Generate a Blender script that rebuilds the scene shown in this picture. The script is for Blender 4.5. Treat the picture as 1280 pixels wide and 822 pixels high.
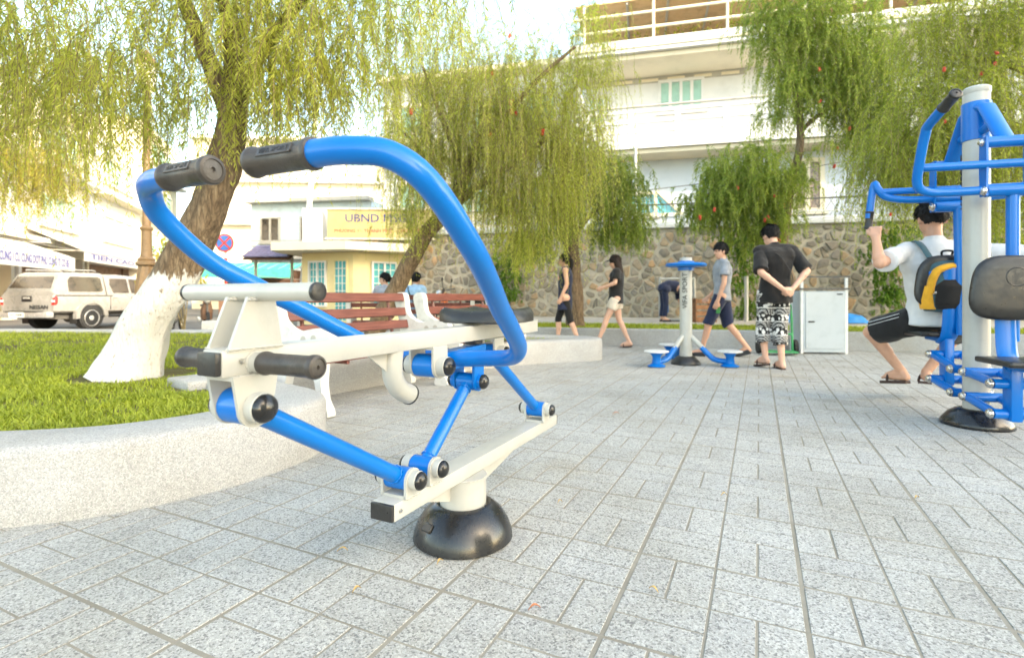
import bpy, bmesh, math, random
import numpy as np
from mathutils import Vector, Matrix, noise

# ------------------------------------------------------------------ scene, camera, light
for _o in list(bpy.data.objects):
    bpy.data.objects.remove(_o)
SC = bpy.context.scene
COL = SC.collection
R = math.radians
CAMH, FPX, HZ = 0.85, 652.0, 371.0

cam_d = bpy.data.cameras.new('camera')
cam = bpy.data.objects.new('camera', cam_d)
COL.objects.link(cam)
cam.location = (0, 0, CAMH)
cam.rotation_euler = (R(90), 0, 0)
cam_d.sensor_width = 36.0
cam_d.sensor_fit = 'HORIZONTAL'
cam_d.lens = 36.0 * FPX / 1280.0
cam_d.shift_y = -(411.0 - HZ) / 1280.0
cam_d.clip_start = 0.05
cam_d.clip_end = 2000
cam_d.dof.use_dof = True
cam_d.dof.focus_distance = 1.75
cam_d.dof.aperture_fstop = 3.2
SC.camera = cam

SUN_TO = Vector((0.75, -0.55, 0.38)).normalized()
SUN_EL = math.asin(SUN_TO.z)
SUN_AZ = math.atan2(SUN_TO.x, SUN_TO.y)
world = bpy.data.worlds.new('World')
SC.world = world
world.use_nodes = True
wn = world.node_tree
wn.nodes.clear()
sky = wn.nodes.new('ShaderNodeTexSky')
sky.sky_type = 'NISHITA'
sky.sun_disc = False
sky.sun_elevation = SUN_EL
sky.sun_rotation = SUN_AZ
sky.air_density = 0.7
sky.dust_density = 1.6
sky.ozone_density = 0.25
bg = wn.nodes.new('ShaderNodeBackground')
bg.inputs['Strength'].default_value = 0.15
wo = wn.nodes.new('ShaderNodeOutputWorld')
tint = wn.nodes.new('ShaderNodeMix'); tint.data_type = 'RGBA'; tint.blend_type = 'MULTIPLY'   # white balance: one even warm tint over the whole sky
tint.inputs[0].default_value = 1.0; tint.inputs[7].default_value = (1.10, 1.02, 0.80, 1)
wn.links.new(sky.outputs[0], tint.inputs[6])
wn.links.new(tint.outputs[2], bg.inputs[0])
wn.links.new(bg.outputs[0], wo.inputs[0])

sun_d = bpy.data.lights.new('sun', 'SUN')
sun_d.energy = 1.1
sun_d.angle = R(1.0)
sun_d.color = (1.0, 0.89, 0.74)
sun = bpy.data.objects.new('sun', sun_d)
COL.objects.link(sun)
sun.location = SUN_TO * 60
sun.rotation_euler = SUN_TO.to_track_quat('Z', 'Y').to_euler()

SC.view_settings.view_transform = 'Standard'
SC.view_settings.look = 'None'
SC.view_settings.gamma = 1.0
SC.view_settings.exposure = 3.05
SC.cycles.max_bounces = 8
SC.cycles.use_denoising = True

# ------------------------------------------------------------------ helpers
def pix(px, py, Y):
    """point of the place at depth Y that the photograph shows at (px, py)"""
    return Vector(((px - 640) / FPX * Y, Y, CAMH - (py - HZ) / FPX * Y))

def gnd(px, py, z=0.0):
    Y = (CAMH - z) * FPX / (py - HZ)
    return Vector(((px - 640) / FPX * Y, Y, z))

def catmull(pts, n=8, closed=False):
    P = [Vector(p) for p in pts]
    if closed:
        P = [P[-1]] + P + [P[0], P[1]]
    else:
        P = [P[0] * 2 - P[1]] + P + [P[-1] * 2 - P[-2]]
    out = []
    for i in range(1, len(P) - 2):
        a, b, c, d = P[i - 1], P[i], P[i + 1], P[i + 2]
        for k in range(n):
            t = k / n
            out.append(0.5 * (2 * b + (c - a) * t + (2 * a - 5 * b + 4 * c - d) * t * t + (3 * b - a - 3 * c + d) * t ** 3))
    if not closed:
        out.append(P[-2].copy())
    return out

def lerps(vals, n):
    """resample a list of radii the way catmull(n) resamples points"""
    out = []
    for i in range(len(vals) - 1):
        for k in range(n):
            out.append(vals[i] + (vals[i + 1] - vals[i]) * k / n)
    out.append(vals[-1])
    return out

class MB:
    def __init__(s):
        s.v, s.f = [], []
    def add(s, vs, fs, M=None):
        o = len(s.v)
        if M is not None:
            vs = [M @ Vector(p) for p in vs]
        s.v.extend(tuple(p) for p in vs)
        s.f.extend(tuple(i + o for i in f) for f in fs)
        return s
    def box(s, c, d, rot=None, bev=0.0, seg=1, M=None):
        x, y, z = d[0] / 2, d[1] / 2, d[2] / 2
        vs = [(i, j, k) for i in (-x, x) for j in (-y, y) for k in (-z, z)]
        fs = [(0, 1, 3, 2), (4, 6, 7, 5), (0, 4, 5, 1), (2, 3, 7, 6), (0, 2, 6, 4), (1, 5, 7, 3)]
        T = Matrix.Translation(Vector(c))
        if rot is not None:
            T = T @ rot.to_4x4()
        if M is not None:
            T = M @ T
        if bev > 0:
            bm = bmesh.new()
            bv = [bm.verts.new(p) for p in vs]
            for f in fs:
                bm.faces.new([bv[i] for i in f])
            bmesh.ops.bevel(bm, geom=bm.edges[:], offset=bev, segments=seg, affect='EDGES', profile=0.6)
            bm.verts.index_update()
            vs = [p.co.copy() for p in bm.verts]
            fs = [tuple(q.index for q in f.verts) for f in bm.faces]
            bm.free()
        return s.add(vs, fs, T)
    def tube(s, pts, r, seg=12, caps=True, M=None, flat=1.0, closed=False):
        P = [Vector(p) for p in pts]
        n = len(P)
        rr = list(r) if isinstance(r, (list, tuple)) else [r] * n
        vs, fs = [], []
        def tan(i):
            if closed:
                return (P[(i + 1) % n] - P[i - 1]).normalized()
            a, b = P[max(i - 1, 0)], P[min(i + 1, n - 1)]
            t = b - a
            return t.normalized() if t.length > 1e-9 else Vector((0, 0, 1))
        t0 = tan(0)
        up = Vector((0, 0, 1)) if abs(t0.z) < 0.9 else Vector((1, 0, 0))
        nx = t0.cross(up).normalized()
        for i in range(n):
            t = tan(i)
            nx = nx - t * nx.dot(t)
            nx = nx.normalized() if nx.length > 1e-9 else t.orthogonal().normalized()
            ny = t.cross(nx)
            for k in range(seg):
                a = 2 * math.pi * k / seg
                vs.append(P[i] + nx * (math.cos(a) * rr[i]) + ny * (math.sin(a) * rr[i] * flat))
        for i in range(n if closed else n - 1):
            j = (i + 1) % n
            for k in range(seg):
                fs.append((i * seg + k, i * seg + (k + 1) % seg, j * seg + (k + 1) % seg, j * seg + k))
        if caps and not closed:
            fs.append(tuple(range(seg - 1, -1, -1)))
            fs.append(tuple((n - 1) * seg + k for k in range(seg)))
        return s.add(vs, fs, M)
    def cyl(s, p, q, r, seg=16, r2=None, M=None):
        return s.tube([p, q], [r, r if r2 is None else r2], seg, True, M)
    def lathe(s, prof, seg=24, M=None):
        vs, fs = [], []
        n = len(prof)
        for (r, z) in prof:
            for k in range(seg):
                a = 2 * math.pi * k / seg
                vs.append((r * math.cos(a), r * math.sin(a), z))
        for i in range(n - 1):
            for k in range(seg):
                fs.append((i * seg + k, i * seg + (k + 1) % seg, (i + 1) * seg + (k + 1) % seg, (i + 1) * seg + k))
        if prof[0][0] > 1e-6:
            fs.append(tuple(range(seg - 1, -1, -1)))
        if prof[-1][0] > 1e-6:
            fs.append(tuple((n - 1) * seg + k for k in range(seg)))
        return s.add(vs, fs, M)
    def axlathe(s, p, axis, prof, seg=20):
        """lathe standing at p with its z along axis"""
        M = Matrix.Translation(Vector(p)) @ Vector(axis).to_track_quat('Z', 'Y').to_matrix().to_4x4()
        return s.lathe(prof, seg, M)
    def prism(s, poly, o, ax, ay, th, M=None):
        o, ax, ay = Vector(o), Vector(ax), Vector(ay)
        nz = ax.cross(ay).normalized() * (th / 2)
        n = len(poly)
        vs = [o + ax * p[0] + ay * p[1] - nz for p in poly] + [o + ax * p[0] + ay * p[1] + nz for p in poly]
        fs = [tuple(range(n - 1, -1, -1)), tuple(range(n, 2 * n))]
        fs += [(i, (i + 1) % n, n + (i + 1) % n, n + i) for i in range(n)]
        return s.add(vs, fs, M)
    def ball(s, c, r, M=None, seg=16, rings=10, rot=None):
        rx, ry, rz = (r, r, r) if not isinstance(r, (tuple, list)) else r
        vs, fs = [(0, 0, -rz)], []
        for i in range(1, rings):
            a = -math.pi / 2 + math.pi * i / rings
            for k in range(seg):
                b = 2 * math.pi * k / seg
                vs.append((rx * math.cos(a) * math.cos(b), ry * math.cos(a) * math.sin(b), rz * math.sin(a)))
        vs.append((0, 0, rz))
        for k in range(seg):
            fs.append((0, 1 + (k + 1) % seg, 1 + k))
        for i in range(rings - 2):
            for k in range(seg):
                a = 1 + i * seg
                fs.append((a + k, a + (k + 1) % seg, a + seg + (k + 1) % seg, a + seg + k))
        a = 1 + (rings - 2) * seg
        for k in range(seg):
            fs.append((a + k, a + (k + 1) % seg, len(vs) - 1))
        T = Matrix.Translation(Vector(c))
        if rot is not None:
            T = T @ rot.to_4x4()
        if M is not None:
            T = M @ T
        return s.add(vs, fs, T)
    def caps(s, p, q, r1, r2=None, seg=12, hr=4, flat=None):
        """tapered capsule"""
        r2 = r1 if r2 is None else r2
        p, q = Vector(p), Vector(q)
        L = (q - p).length
        if L < 1e-6:
            return s.ball(p, r1)
        prof = [(max(r1 * math.cos(a), 0), -r1 * math.sin(a)) for a in [math.pi / 2 * (1 - i / hr) for i in range(hr + 1)]]
        prof += [(max(r2 * math.cos(a), 0), L + r2 * math.sin(a)) for a in [math.pi / 2 * i / hr for i in range(hr + 1)]]
        prof[0] = (1e-5, prof[0][1]); prof[-1] = (1e-5, prof[-1][1])
        return s.axlathe(p, q - p, prof, seg)
    def loft(s, rings, seg=24, M=None):
        """rings: (center, rx, ry[, yaw[, pitch]]) closed at both ends"""
        vs, fs = [], []
        for rg in rings:
            c, rx, ry = Vector(rg[0]), rg[1], rg[2]
            yaw = rg[3] if len(rg) > 3 else 0
            tilt = rg[4] if len(rg) > 4 else 0
            Q = Matrix.Rotation(yaw, 3, 'Z') @ Matrix.Rotation(tilt, 3, 'X')
            for k in range(seg):
                a = 2 * math.pi * k / seg
                ca, sa = math.cos(a), math.sin(a)
                e = 0.85
                vs.append(c + Q @ Vector((rx * math.copysign(abs(ca) ** e, ca), ry * math.copysign(abs(sa) ** e, sa), 0)))
        n = len(rings)
        for i in range(n - 1):
            for k in range(seg):
                fs.append((i * seg + k, i * seg + (k + 1) % seg, (i + 1) * seg + (k + 1) % seg, (i + 1) * seg + k))
        fs.append(tuple(range(seg - 1, -1, -1)))
        fs.append(tuple((n - 1) * seg + k for k in range(seg)))
        return s.add(vs, fs, M)
    def mesh(s, name, smooth=True, ang=38):
        me = bpy.data.meshes.new(name)
        me.from_pydata(s.v, [], s.f)
        bm = bmesh.new(); bm.from_mesh(me)
        bmesh.ops.recalc_face_normals(bm, faces=bm.faces[:])
        bm.to_mesh(me); bm.free()
        if smooth:
            me.shade_smooth()
            me.set_sharp_from_angle(angle=R(ang))
        return me
    def build(s, name, mat, parent=None, smooth=True, ang=38, loc=None, label=None, kind=None):
        return link(name, s.mesh(name, smooth, ang), mat, parent, loc, label, kind)

def link(name, me, mat, parent=None, loc=None, label=None, kind=None):
    o = bpy.data.objects.new(name, me)
    if mat is not None and len(me.materials) == 0:
        me.materials.append(mat)
    COL.objects.link(o)
    if parent is not None:
        o.parent = parent
    if loc is not None:
        o.location = loc
    if label: o['label'] = label
    if kind: o['kind'] = kind
    return o

def tag(o, label, cat, group=None):
    o['label'] = label; o['category'] = cat
    if group: o['group'] = group
    return o

def thing(name, label, cat, loc=(0, 0, 0), rz=0.0, group=None):
    o = bpy.data.objects.new(name, None)
    o.empty_display_size = 0.1
    COL.objects.link(o)
    o.location = loc; o.rotation_euler = (0, 0, rz)
    return tag(o, label, cat, group)

def structure(o):
    o['kind'] = 'structure'
    return o

def copy_tree(o, parent=None):
    c = o.copy(); COL.objects.link(c)
    if parent is not None: c.parent = parent
    for ch in list(o.children):
        copy_tree(ch, c)
    return c

def text_mesh(body, size, depth=0.002, align='CENTER', sx=1.0, bold=0.0):
    cu = bpy.data.curves.new('lettering', 'FONT')
    cu.body = body; cu.size = size; cu.extrude = depth; cu.offset = bold * size
    cu.align_x = align; cu.align_y = 'CENTER'; cu.resolution_u = 2
    ob = bpy.data.objects.new('lettering', cu); COL.objects.link(ob)
    dg = bpy.context.evaluated_depsgraph_get()
    me = bpy.data.meshes.new_from_object(ob.evaluated_get(dg))
    bpy.data.objects.remove(ob); bpy.data.curves.remove(cu)
    if sx != 1.0:
        me.transform(Matrix.Diagonal((sx, 1, 1, 1)))
    me.materials.clear()
    return me

def text(name, body, size, mat, parent, origin, xdir, updir, depth=0.002, sx=1.0, bold=0.0):
    me = text_mesh(body, size, depth, sx=sx, bold=bold)
    x = Vector(xdir).normalized(); y = Vector(updir); y = (y - x * y.dot(x)).normalized(); z = x.cross(y)
    M = Matrix((x, y, z)).transposed().to_4x4(); M.translation = Vector(origin)
    me.transform(M)
    return link(name, me, mat, parent)

# ------------------------------------------------------------------ materials
def mat_new(name):
    m = bpy.data.materials.new(name); m.use_nodes = True
    nt = m.node_tree; nt.nodes.clear()
    out = nt.nodes.new('ShaderNodeOutputMaterial')
    b = nt.nodes.new('ShaderNodeBsdfPrincipled')
    nt.links.new(b.outputs[0], out.inputs[0])
    return m, nt, b, out

def nd(nt, typ, **kw):
    n = nt.nodes.new(typ)
    for k, v in kw.items():
        if k.startswith('i_'):
            n.inputs[k[2:].replace('_', ' ')].default_value = v
        else:
            setattr(n, k, v)
    return n

def ramp(nt, fac, stops, interp='LINEAR'):
    r = nt.nodes.new('ShaderNodeValToRGB')
    r.color_ramp.interpolation = interp
    el = r.color_ramp.elements
    el[0].position, el[0].color = stops[0][0], tuple(stops[0][1]) + (1,)
    el[1].position, el[1].color = stops[-1][0], tuple(stops[-1][1]) + (1,)
    for p, c in stops[1:-1]:
        e = el.new(p); e.color = tuple(c) + (1,)
    nt.links.new(fac, r.inputs[0])
    return r.outputs[0]

def mixc(nt, fac, a, b, mode='MIX'):
    m = nt.nodes.new('ShaderNodeMix'); m.data_type = 'RGBA'; m.blend_type = mode
    for sock, val in ((m.inputs[0], fac), (m.inputs[6], a), (m.inputs[7], b)):
        if isinstance(val, (int, float)): sock.default_value = val
        elif isinstance(val, (tuple, list)): sock.default_value = tuple(val) + (1,)
        else: nt.links.new(val, sock)
    return m.outputs[2]

def coords(nt, obj=True, scale=None):
    tc = nt.nodes.new('ShaderNodeTexCoord')
    o = tc.outputs['Object']
    if not obj:
        g = nt.nodes.new('ShaderNodeNewGeometry'); o = g.outputs['Position']
    if scale is not None:
        mp = nt.nodes.new('ShaderNodeMapping'); mp.inputs['Scale'].default_value = scale
        nt.links.new(o, mp.inputs[0]); o = mp.outputs[0]
    return o

def noise_n(nt, vec, scale, detail=4, rough=0.6):
    n = nd(nt, 'ShaderNodeTexNoise')
    n.inputs['Scale'].default_value = scale; n.inputs['Detail'].default_value = detail
    n.inputs['Roughness'].default_value = rough
    nt.links.new(vec, n.inputs['Vector'])
    return n.outputs[0]

def bump(nt, b, h, strength=0.3, dist=0.01):
    n = nt.nodes.new('ShaderNodeBump')
    n.inputs['Strength'].default_value = strength; n.inputs['Distance'].default_value = dist
    nt.links.new(h, n.inputs['Height']); nt.links.new(n.outputs[0], b.inputs['Normal'])

def paint(name, col, rough=0.35, dirt=0.12, scale=9.0, metal=0.0, coat=0.0, bstr=0.06, bscale=120, wear=None, spec=0.5):
    """painted / moulded surface with uneven colour, gloss and a fine orange-peel relief"""
    m, nt, b, out = mat_new(name)
    v = coords(nt)
    n1 = noise_n(nt, v, scale, 5, 0.65)
    dark = tuple(c * (1 - dirt * 2.2) for c in col)
    lite = tuple(min(c * (1 + dirt * 0.5), 1) for c in col)
    c = ramp(nt, n1, [(0.3, dark), (0.5, col), (0.75, lite)])
    if wear is not None:
        n3 = noise_n(nt, v, 38, 3, 0.7)
        f = ramp(nt, n3, [(0.72, (0, 0, 0)), (0.80, (0.6, 0.6, 0.6))])
        c = mixc(nt, f, c, wear)
    nt.links.new(c, b.inputs['Base Color'])
    rr = ramp(nt, noise_n(nt, v, scale * 2.3, 3), [(0.3, (rough * (1 - min(dirt * 3, .25)),) * 3), (0.7, (min(rough * (1 + min(dirt * 3, .3)), 1),) * 3)])
    nt.links.new(rr, b.inputs['Roughness'])
    b.inputs['Metallic'].default_value = metal
    b.inputs['Coat Weight'].default_value = coat
    b.inputs['Coat Roughness'].default_value = 0.12
    b.inputs['Specular IOR Level'].default_value = spec
    if bstr > 0:
        bump(nt, b, noise_n(nt, v, bscale, 2), bstr, 0.004)
    return m

def cloth(name, col, var=0.15, scale=260):
    m, nt, b, out = mat_new(name)
    v = coords(nt)
    c = ramp(nt, noise_n(nt, v, 14, 4), [(0.3, tuple(x * (1 - var) for x in col)), (0.7, tuple(min(1, x * (1 + var)) for x in col))])
    nt.links.new(c, b.inputs['Base Color'])
    b.inputs['Roughness'].default_value = 0.9
    b.inputs['Sheen Weight'].default_value = 0.15
    b.inputs['Specular IOR Level'].default_value = 0.2
    w = nd(nt, 'ShaderNodeTexWave'); w.inputs['Scale'].default_value = scale; w.inputs['Distortion'].default_value = 1.5
    nt.links.new(v, w.inputs['Vector'])
    bump(nt, b, w.outputs[1], 0.15, 0.002)
    return m

M = {}
M['blue'] = paint('blue_powder_coat', (0.0, 0.14, 0.50), 0.30, 0.015, 7, coat=0.12, spec=0.35, bstr=0.03, bscale=160)
M['cream'] = paint('cream_powder_coat', (0.44, 0.432, 0.39), 0.36, 0.05, 6, coat=0.12, bstr=0.06, bscale=140, wear=(0.30, 0.28, 0.24))
M['rubber'] = paint('black_rubber', (0.022, 0.021, 0.02), 0.36, 0.25, 16, bstr=0.12, bscale=220)
M['rubber_warm'] = paint('worn_grip_rubber', (0.05, 0.043, 0.037), 0.40, 0.25, 22, bstr=0.2, bscale=300)
M['gloss_black'] = paint('glossy_black_plastic', (0.012, 0.012, 0.013), 0.28, 0.3, 10, bstr=0.06, bscale=60, coat=0.15)
M['steel'] = paint('zinc_steel', (0.62, 0.61, 0.58), 0.28, 0.1, 30, metal=1.0, bstr=0.04)
M['wood_red'] = None
M['concrete_white'] = paint('white_painted_concrete', (0.60, 0.595, 0.565), 0.6, 0.08, 12, bstr=0.35, bscale=70)
M['white_wall'] = paint('white_plaster', (0.66, 0.655, 0.635), 0.85, 0.05, 0.8, bstr=0.1, bscale=25)
M['shade_blue_wall'] = paint('white_plaster_in_blue_shade', (0.58, 0.63, 0.68), 0.85, 0.05, 0.7, bstr=0.1, bscale=25)  # bluish shade on the white house's lower wall, put into its colour
M['cream_wall'] = paint('cream_plaster', (0.74, 0.67, 0.51), 0.85, 0.05, 0.9, bstr=0.1, bscale=25)
M['shop_white'] = paint('bright_white_shop_plaster', (0.62, 0.61, 0.58), 0.85, 0.05, 0.8, bstr=0.1, bscale=25)
M['shop_cream'] = paint('bright_cream_shop_plaster', (0.62, 0.57, 0.45), 0.85, 0.05, 0.9, bstr=0.1, bscale=25)
M['yellow_wall'] = paint('yellow_plaster', (0.66, 0.57, 0.31), 0.85, 0.05, 1.2, bstr=0.1, bscale=25)
M['tan_sheet'] = paint('tan_awning_sheet', (0.62, 0.43, 0.23), 0.7, 0.12, 3, bstr=0.05)
M['grey_trim'] = paint('grey_trim', (0.42, 0.40, 0.35), 0.7, 0.1, 3)
M['teal_glass'] = paint('teal_window_glass', (0.10, 0.40, 0.44), 0.15, 0.2, 2.0, coat=0.4, bstr=0.02, bscale=3)
M['green_shutter'] = paint('pale_green_shutter', (0.34, 0.55, 0.46), 0.5, 0.1, 3)
M['dark_glass'] = paint('dark_tinted_glass', (0.07, 0.055, 0.04), 0.06, 0.4, 2.5, coat=0.6, bstr=0.03, bscale=4)
M['ornate_pane'] = paint('brown_patterned_pane', (0.30, 0.22, 0.16), 0.3, 0.7, 14)
M['bronze'] = paint('bronze_painted_iron', (0.25, 0.16, 0.08), 0.45, 0.15, 12, bstr=0.1)
M['silver'] = paint('silver_car_paint', (0.25, 0.238, 0.215), 0.28, 0.03, 2.0, metal=0.0, coat=0.6, bstr=0.0)
M['red_lens'] = paint('red_lamp_lens', (0.55, 0.02, 0.015), 0.15, 0.1, 20, coat=0.5)
M['tyre'] = paint('tyre_rubber', (0.025, 0.024, 0.022), 0.8, 0.2, 20, bstr=0.3)
M['alloy'] = paint('alloy_rim', (0.62, 0.61, 0.58), 0.3, 0.1, 20, metal=0.6)
M['navy_letter'] = paint('navy_lettering', (0.04, 0.045, 0.22), 0.6, 0.1, 8, bstr=0)
M['black_letter'] = paint('black_lettering', (0.02, 0.02, 0.02), 0.5, 0.1, 8, bstr=0)
M['plate_white'] = paint('number_plate_white', (0.75, 0.75, 0.70), 0.5, 0.05, 8, bstr=0)
M['awning_white'] = paint('white_awning_cloth', (0.44, 0.43, 0.40), 0.8, 0.08, 2.5, bstr=0.1)
M['awning_green'] = paint('green_awning_cloth', (0.05, 0.40, 0.27), 0.8, 0.12, 2.5, bstr=0.1)
M['brown_dark'] = paint('dark_brown_shopfront', (0.16, 0.085, 0.05), 0.7, 0.25, 2.0)
M['orange_brown'] = paint('orange_brown_goods', (0.42, 0.19, 0.06), 0.7, 0.3, 5.0)
M['green_goods'] = paint('green_goods', (0.05, 0.25, 0.06), 0.7, 0.3, 5.0)
M['pink_goods'] = paint('pink_goods', (0.7, 0.2, 0.3), 0.7, 0.2, 5.0)
M['tile_purple'] = paint('dark_roof_tile', (0.12, 0.10, 0.16), 0.6, 0.25, 9)
M['sheet_blue'] = paint('pale_blue_sheet', (0.50, 0.60, 0.66), 0.5, 0.1, 2)
M['cabinet'] = paint('light_grey_enamel', (0.44, 0.48, 0.50), 0.35, 0.05, 5, coat=0.2, bstr=0.03)
M['iron_dark'] = paint('dark_iron', (0.10, 0.095, 0.085), 0.5, 0.2, 12)
M['iron_white'] = paint('white_painted_pipe', (0.72, 0.71, 0.67), 0.5, 0.1, 12)
M['wire'] = paint('grey_cable', (0.16, 0.15, 0.13), 0.7, 0.1, 5)
M['sign_yellow'] = paint('yellow_sign_board', (0.56, 0.45, 0.19), 0.6, 0.08, 2)
M['sign_red'] = paint('red_sign_paint', (0.6, 0.06, 0.04), 0.4, 0.08, 9)
M['sign_blue'] = paint('blue_sign_paint', (0.05, 0.16, 0.5), 0.4, 0.08, 9)
M['orange_plastic'] = paint('orange_plastic', (0.75, 0.16, 0.03), 0.3, 0.1, 9, coat=0.4)
M['blue_tarp'] = paint('blue_tarpaulin', (0.02, 0.22, 0.55), 0.5, 0.2, 9)
M['cart_green'] = paint('green_cart_paint', (0.05, 0.3, 0.10), 0.5, 0.2, 9)
M['disc_white'] = paint('white_step_plate', (0.62, 0.63, 0.62), 0.45, 0.12, 20, bstr=0.2)
M['brick_red'] = paint('brown_wood_crate', (0.27, 0.13, 0.06), 0.75, 0.25, 9)
M['skin'] = paint('skin', (0.62, 0.36, 0.25), 0.5, 0.07, 9, bstr=0.08, bscale=90)
M['skin_leg'] = paint('tanned_skin', (0.58, 0.32, 0.21), 0.5, 0.07, 9, bstr=0.08, bscale=90)
M['hair'] = paint('black_hair', (0.010, 0.009, 0.008), 0.62, 0.3, 40, bstr=0.9, bscale=90, spec=0.25)
M['hair_brown'] = paint('dark_brown_hair', (0.030, 0.018, 0.013), 0.6, 0.3, 40, bstr=0.9, bscale=90, spec=0.25)
M['eye'] = paint('dark_eye', (0.02, 0.015, 0.012), 0.15, 0.1, 9, bstr=0)
M['black_cloth'] = cloth('black_cotton', (0.018, 0.017, 0.017))
M['navy_cloth'] = cloth('navy_cotton', (0.022, 0.028, 0.06))
M['grey_cloth'] = cloth('heather_grey_cotton', (0.27, 0.29, 0.32))
M['white_cloth'] = cloth('white_cotton', (0.62, 0.62, 0.62), 0.06)
M['beige_cloth'] = cloth('beige_cotton', (0.62, 0.54, 0.44))
M['sky_cloth'] = cloth('light_blue_cotton', (0.34, 0.52, 0.72))
M['greyblue_cloth'] = cloth('grey_blue_cotton', (0.33, 0.36, 0.42))
M['teal_cloth'] = cloth('slate_teal_nylon', (0.045, 0.10, 0.125))
M['yellow_cloth'] = cloth('mustard_nylon', (0.72, 0.36, 0.03))
M['sandal'] = paint('brown_rubber_sandal', (0.045, 0.022, 0.016), 0.6, 0.2, 20)
M['shoe_dark'] = paint('dark_shoe', (0.03, 0.03, 0.032), 0.6, 0.2, 20)
M['leaf_dry'] = paint('dry_leaf', (0.55, 0.36, 0.12), 0.7, 0.2, 30)
M['leaf_dry_red'] = paint('reddish_dry_leaf', (0.50, 0.19, 0.08), 0.7, 0.2, 30)
M['flower_red'] = paint('red_bottlebrush', (0.50, 0.06, 0.025), 0.7, 0.2, 40)
M['soil'] = paint('soil', (0.16, 0.10, 0.055), 0.95, 0.25, 7, bstr=0.6, bscale=40)

def wood_mat():
    m, nt, b, out = mat_new('red_varnished_wood')
    v = coords(nt, True, (2.2, 40, 40))
    n = noise_n(nt, v, 1.6, 5, 0.6)
    c = ramp(nt, n, [(0.3, (0.10, 0.028, 0.020)), (0.52, (0.165, 0.052, 0.038)), (0.72, (0.235, 0.085, 0.062))])
    nt.links.new(c, b.inputs['Base Color'])
    b.inputs['Roughness'].default_value = 0.38
    b.inputs['Coat Weight'].default_value = 0.2
    bump(nt, b, n, 0.12, 0.004)
    return m
M['wood_red'] = wood_mat()

def terrazzo(name, base, dark, lite, scale, fine=True, rnd=0.055, stain=0.20, attr=None):
    """speckled exposed-aggregate surface"""
    m, nt, b, out = mat_new(name)
    v = coords(nt, False)
    vo = nd(nt, 'ShaderNodeTexVoronoi'); vo.inputs['Scale'].default_value = scale; vo.inputs['Randomness'].default_value = 1.0
    nt.links.new(v, vo.inputs['Vector'])
    sep = nt.nodes.new('ShaderNodeSeparateColor'); nt.links.new(vo.outputs['Color'], sep.inputs[0])
    grain = ramp(nt, sep.outputs[0], [(0.0, dark), (0.10, dark), (0.17, tuple(0.5 * (d + x) for d, x in zip(dark, base))), (0.30, base), (0.66, base), (0.80, lite), (1.0, lite)])
    vo2 = nd(nt, 'ShaderNodeTexVoronoi'); vo2.inputs['Scale'].default_value = scale * 2.3
    nt.links.new(v, vo2.inputs['Vector'])
    sep2 = nt.nodes.new('ShaderNodeSeparateColor'); nt.links.new(vo2.outputs['Color'], sep2.inputs[0])
    f2 = ramp(nt, sep2.outputs[1], [(0.80, (0, 0, 0)), (0.86, (0.75,) * 3)])
    c = mixc(nt, f2, grain, tuple(0.6 * d + 0.4 * x for d, x in zip(dark, base)))
    st = ramp(nt, noise_n(nt, v, 1.7, 6, 0.65), [(0.32, (1 - stain, 1 - stain * 1.1, 1 - stain * 1.35)), (0.62, (1.0, 1.0, 1.0))])
    c = mixc(nt, 1.0, c, st, 'MULTIPLY')
    s2 = ramp(nt, noise_n(nt, v, 0.55, 5, 0.7), [(0.56, (1, 1, 1)), (0.70, (1 - stain * .55, 1 - stain * .9, 1 - stain * 1.5))])
    c = mixc(nt, 1.0, c, s2, 'MULTIPLY')
    oi = nt.nodes.new('ShaderNodeObjectInfo')
    fac = oi.outputs['Random']
    if attr:
        at = nt.nodes.new('ShaderNodeAttribute'); at.attribute_name = attr
        ad = nd(nt, 'ShaderNodeMath', operation='ADD'); nt.links.new(oi.outputs['Random'], ad.inputs[0]); nt.links.new(at.outputs['Fac'], ad.inputs[1])
        fr = nd(nt, 'ShaderNodeMath', operation='FRACT'); nt.links.new(ad.outputs[0], fr.inputs[0]); fac = fr.outputs[0]
    var = ramp(nt, fac, [(0.0, (1 - rnd, 1 - rnd, 1 - rnd * 0.9)), (0.5, (1, 1, 1)), (1.0, (1 + rnd * 0.5, 1 + rnd * 0.45, 1 + rnd * 0.35))])
    c = mixc(nt, 1.0, c, var, 'MULTIPLY')
    nt.links.new(c, b.inputs['Base Color'])
    b.inputs['Roughness'].default_value = 0.72
    b.inputs['Specular IOR Level'].default_value = 0.3
    bump(nt, b, vo.outputs['Distance'], 0.25, 0.003)
    return m
M['paver'] = terrazzo('speckled_paver', (0.415, 0.408, 0.38), (0.205, 0.20, 0.19), (0.53, 0.52, 0.485), 195, attr='tint')
M['terrazzo'] = terrazzo('white_terrazzo', (0.375, 0.372, 0.36), (0.28, 0.28, 0.277), (0.47, 0.465, 0.45), 230, stain=0.16, rnd=0.02)

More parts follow.
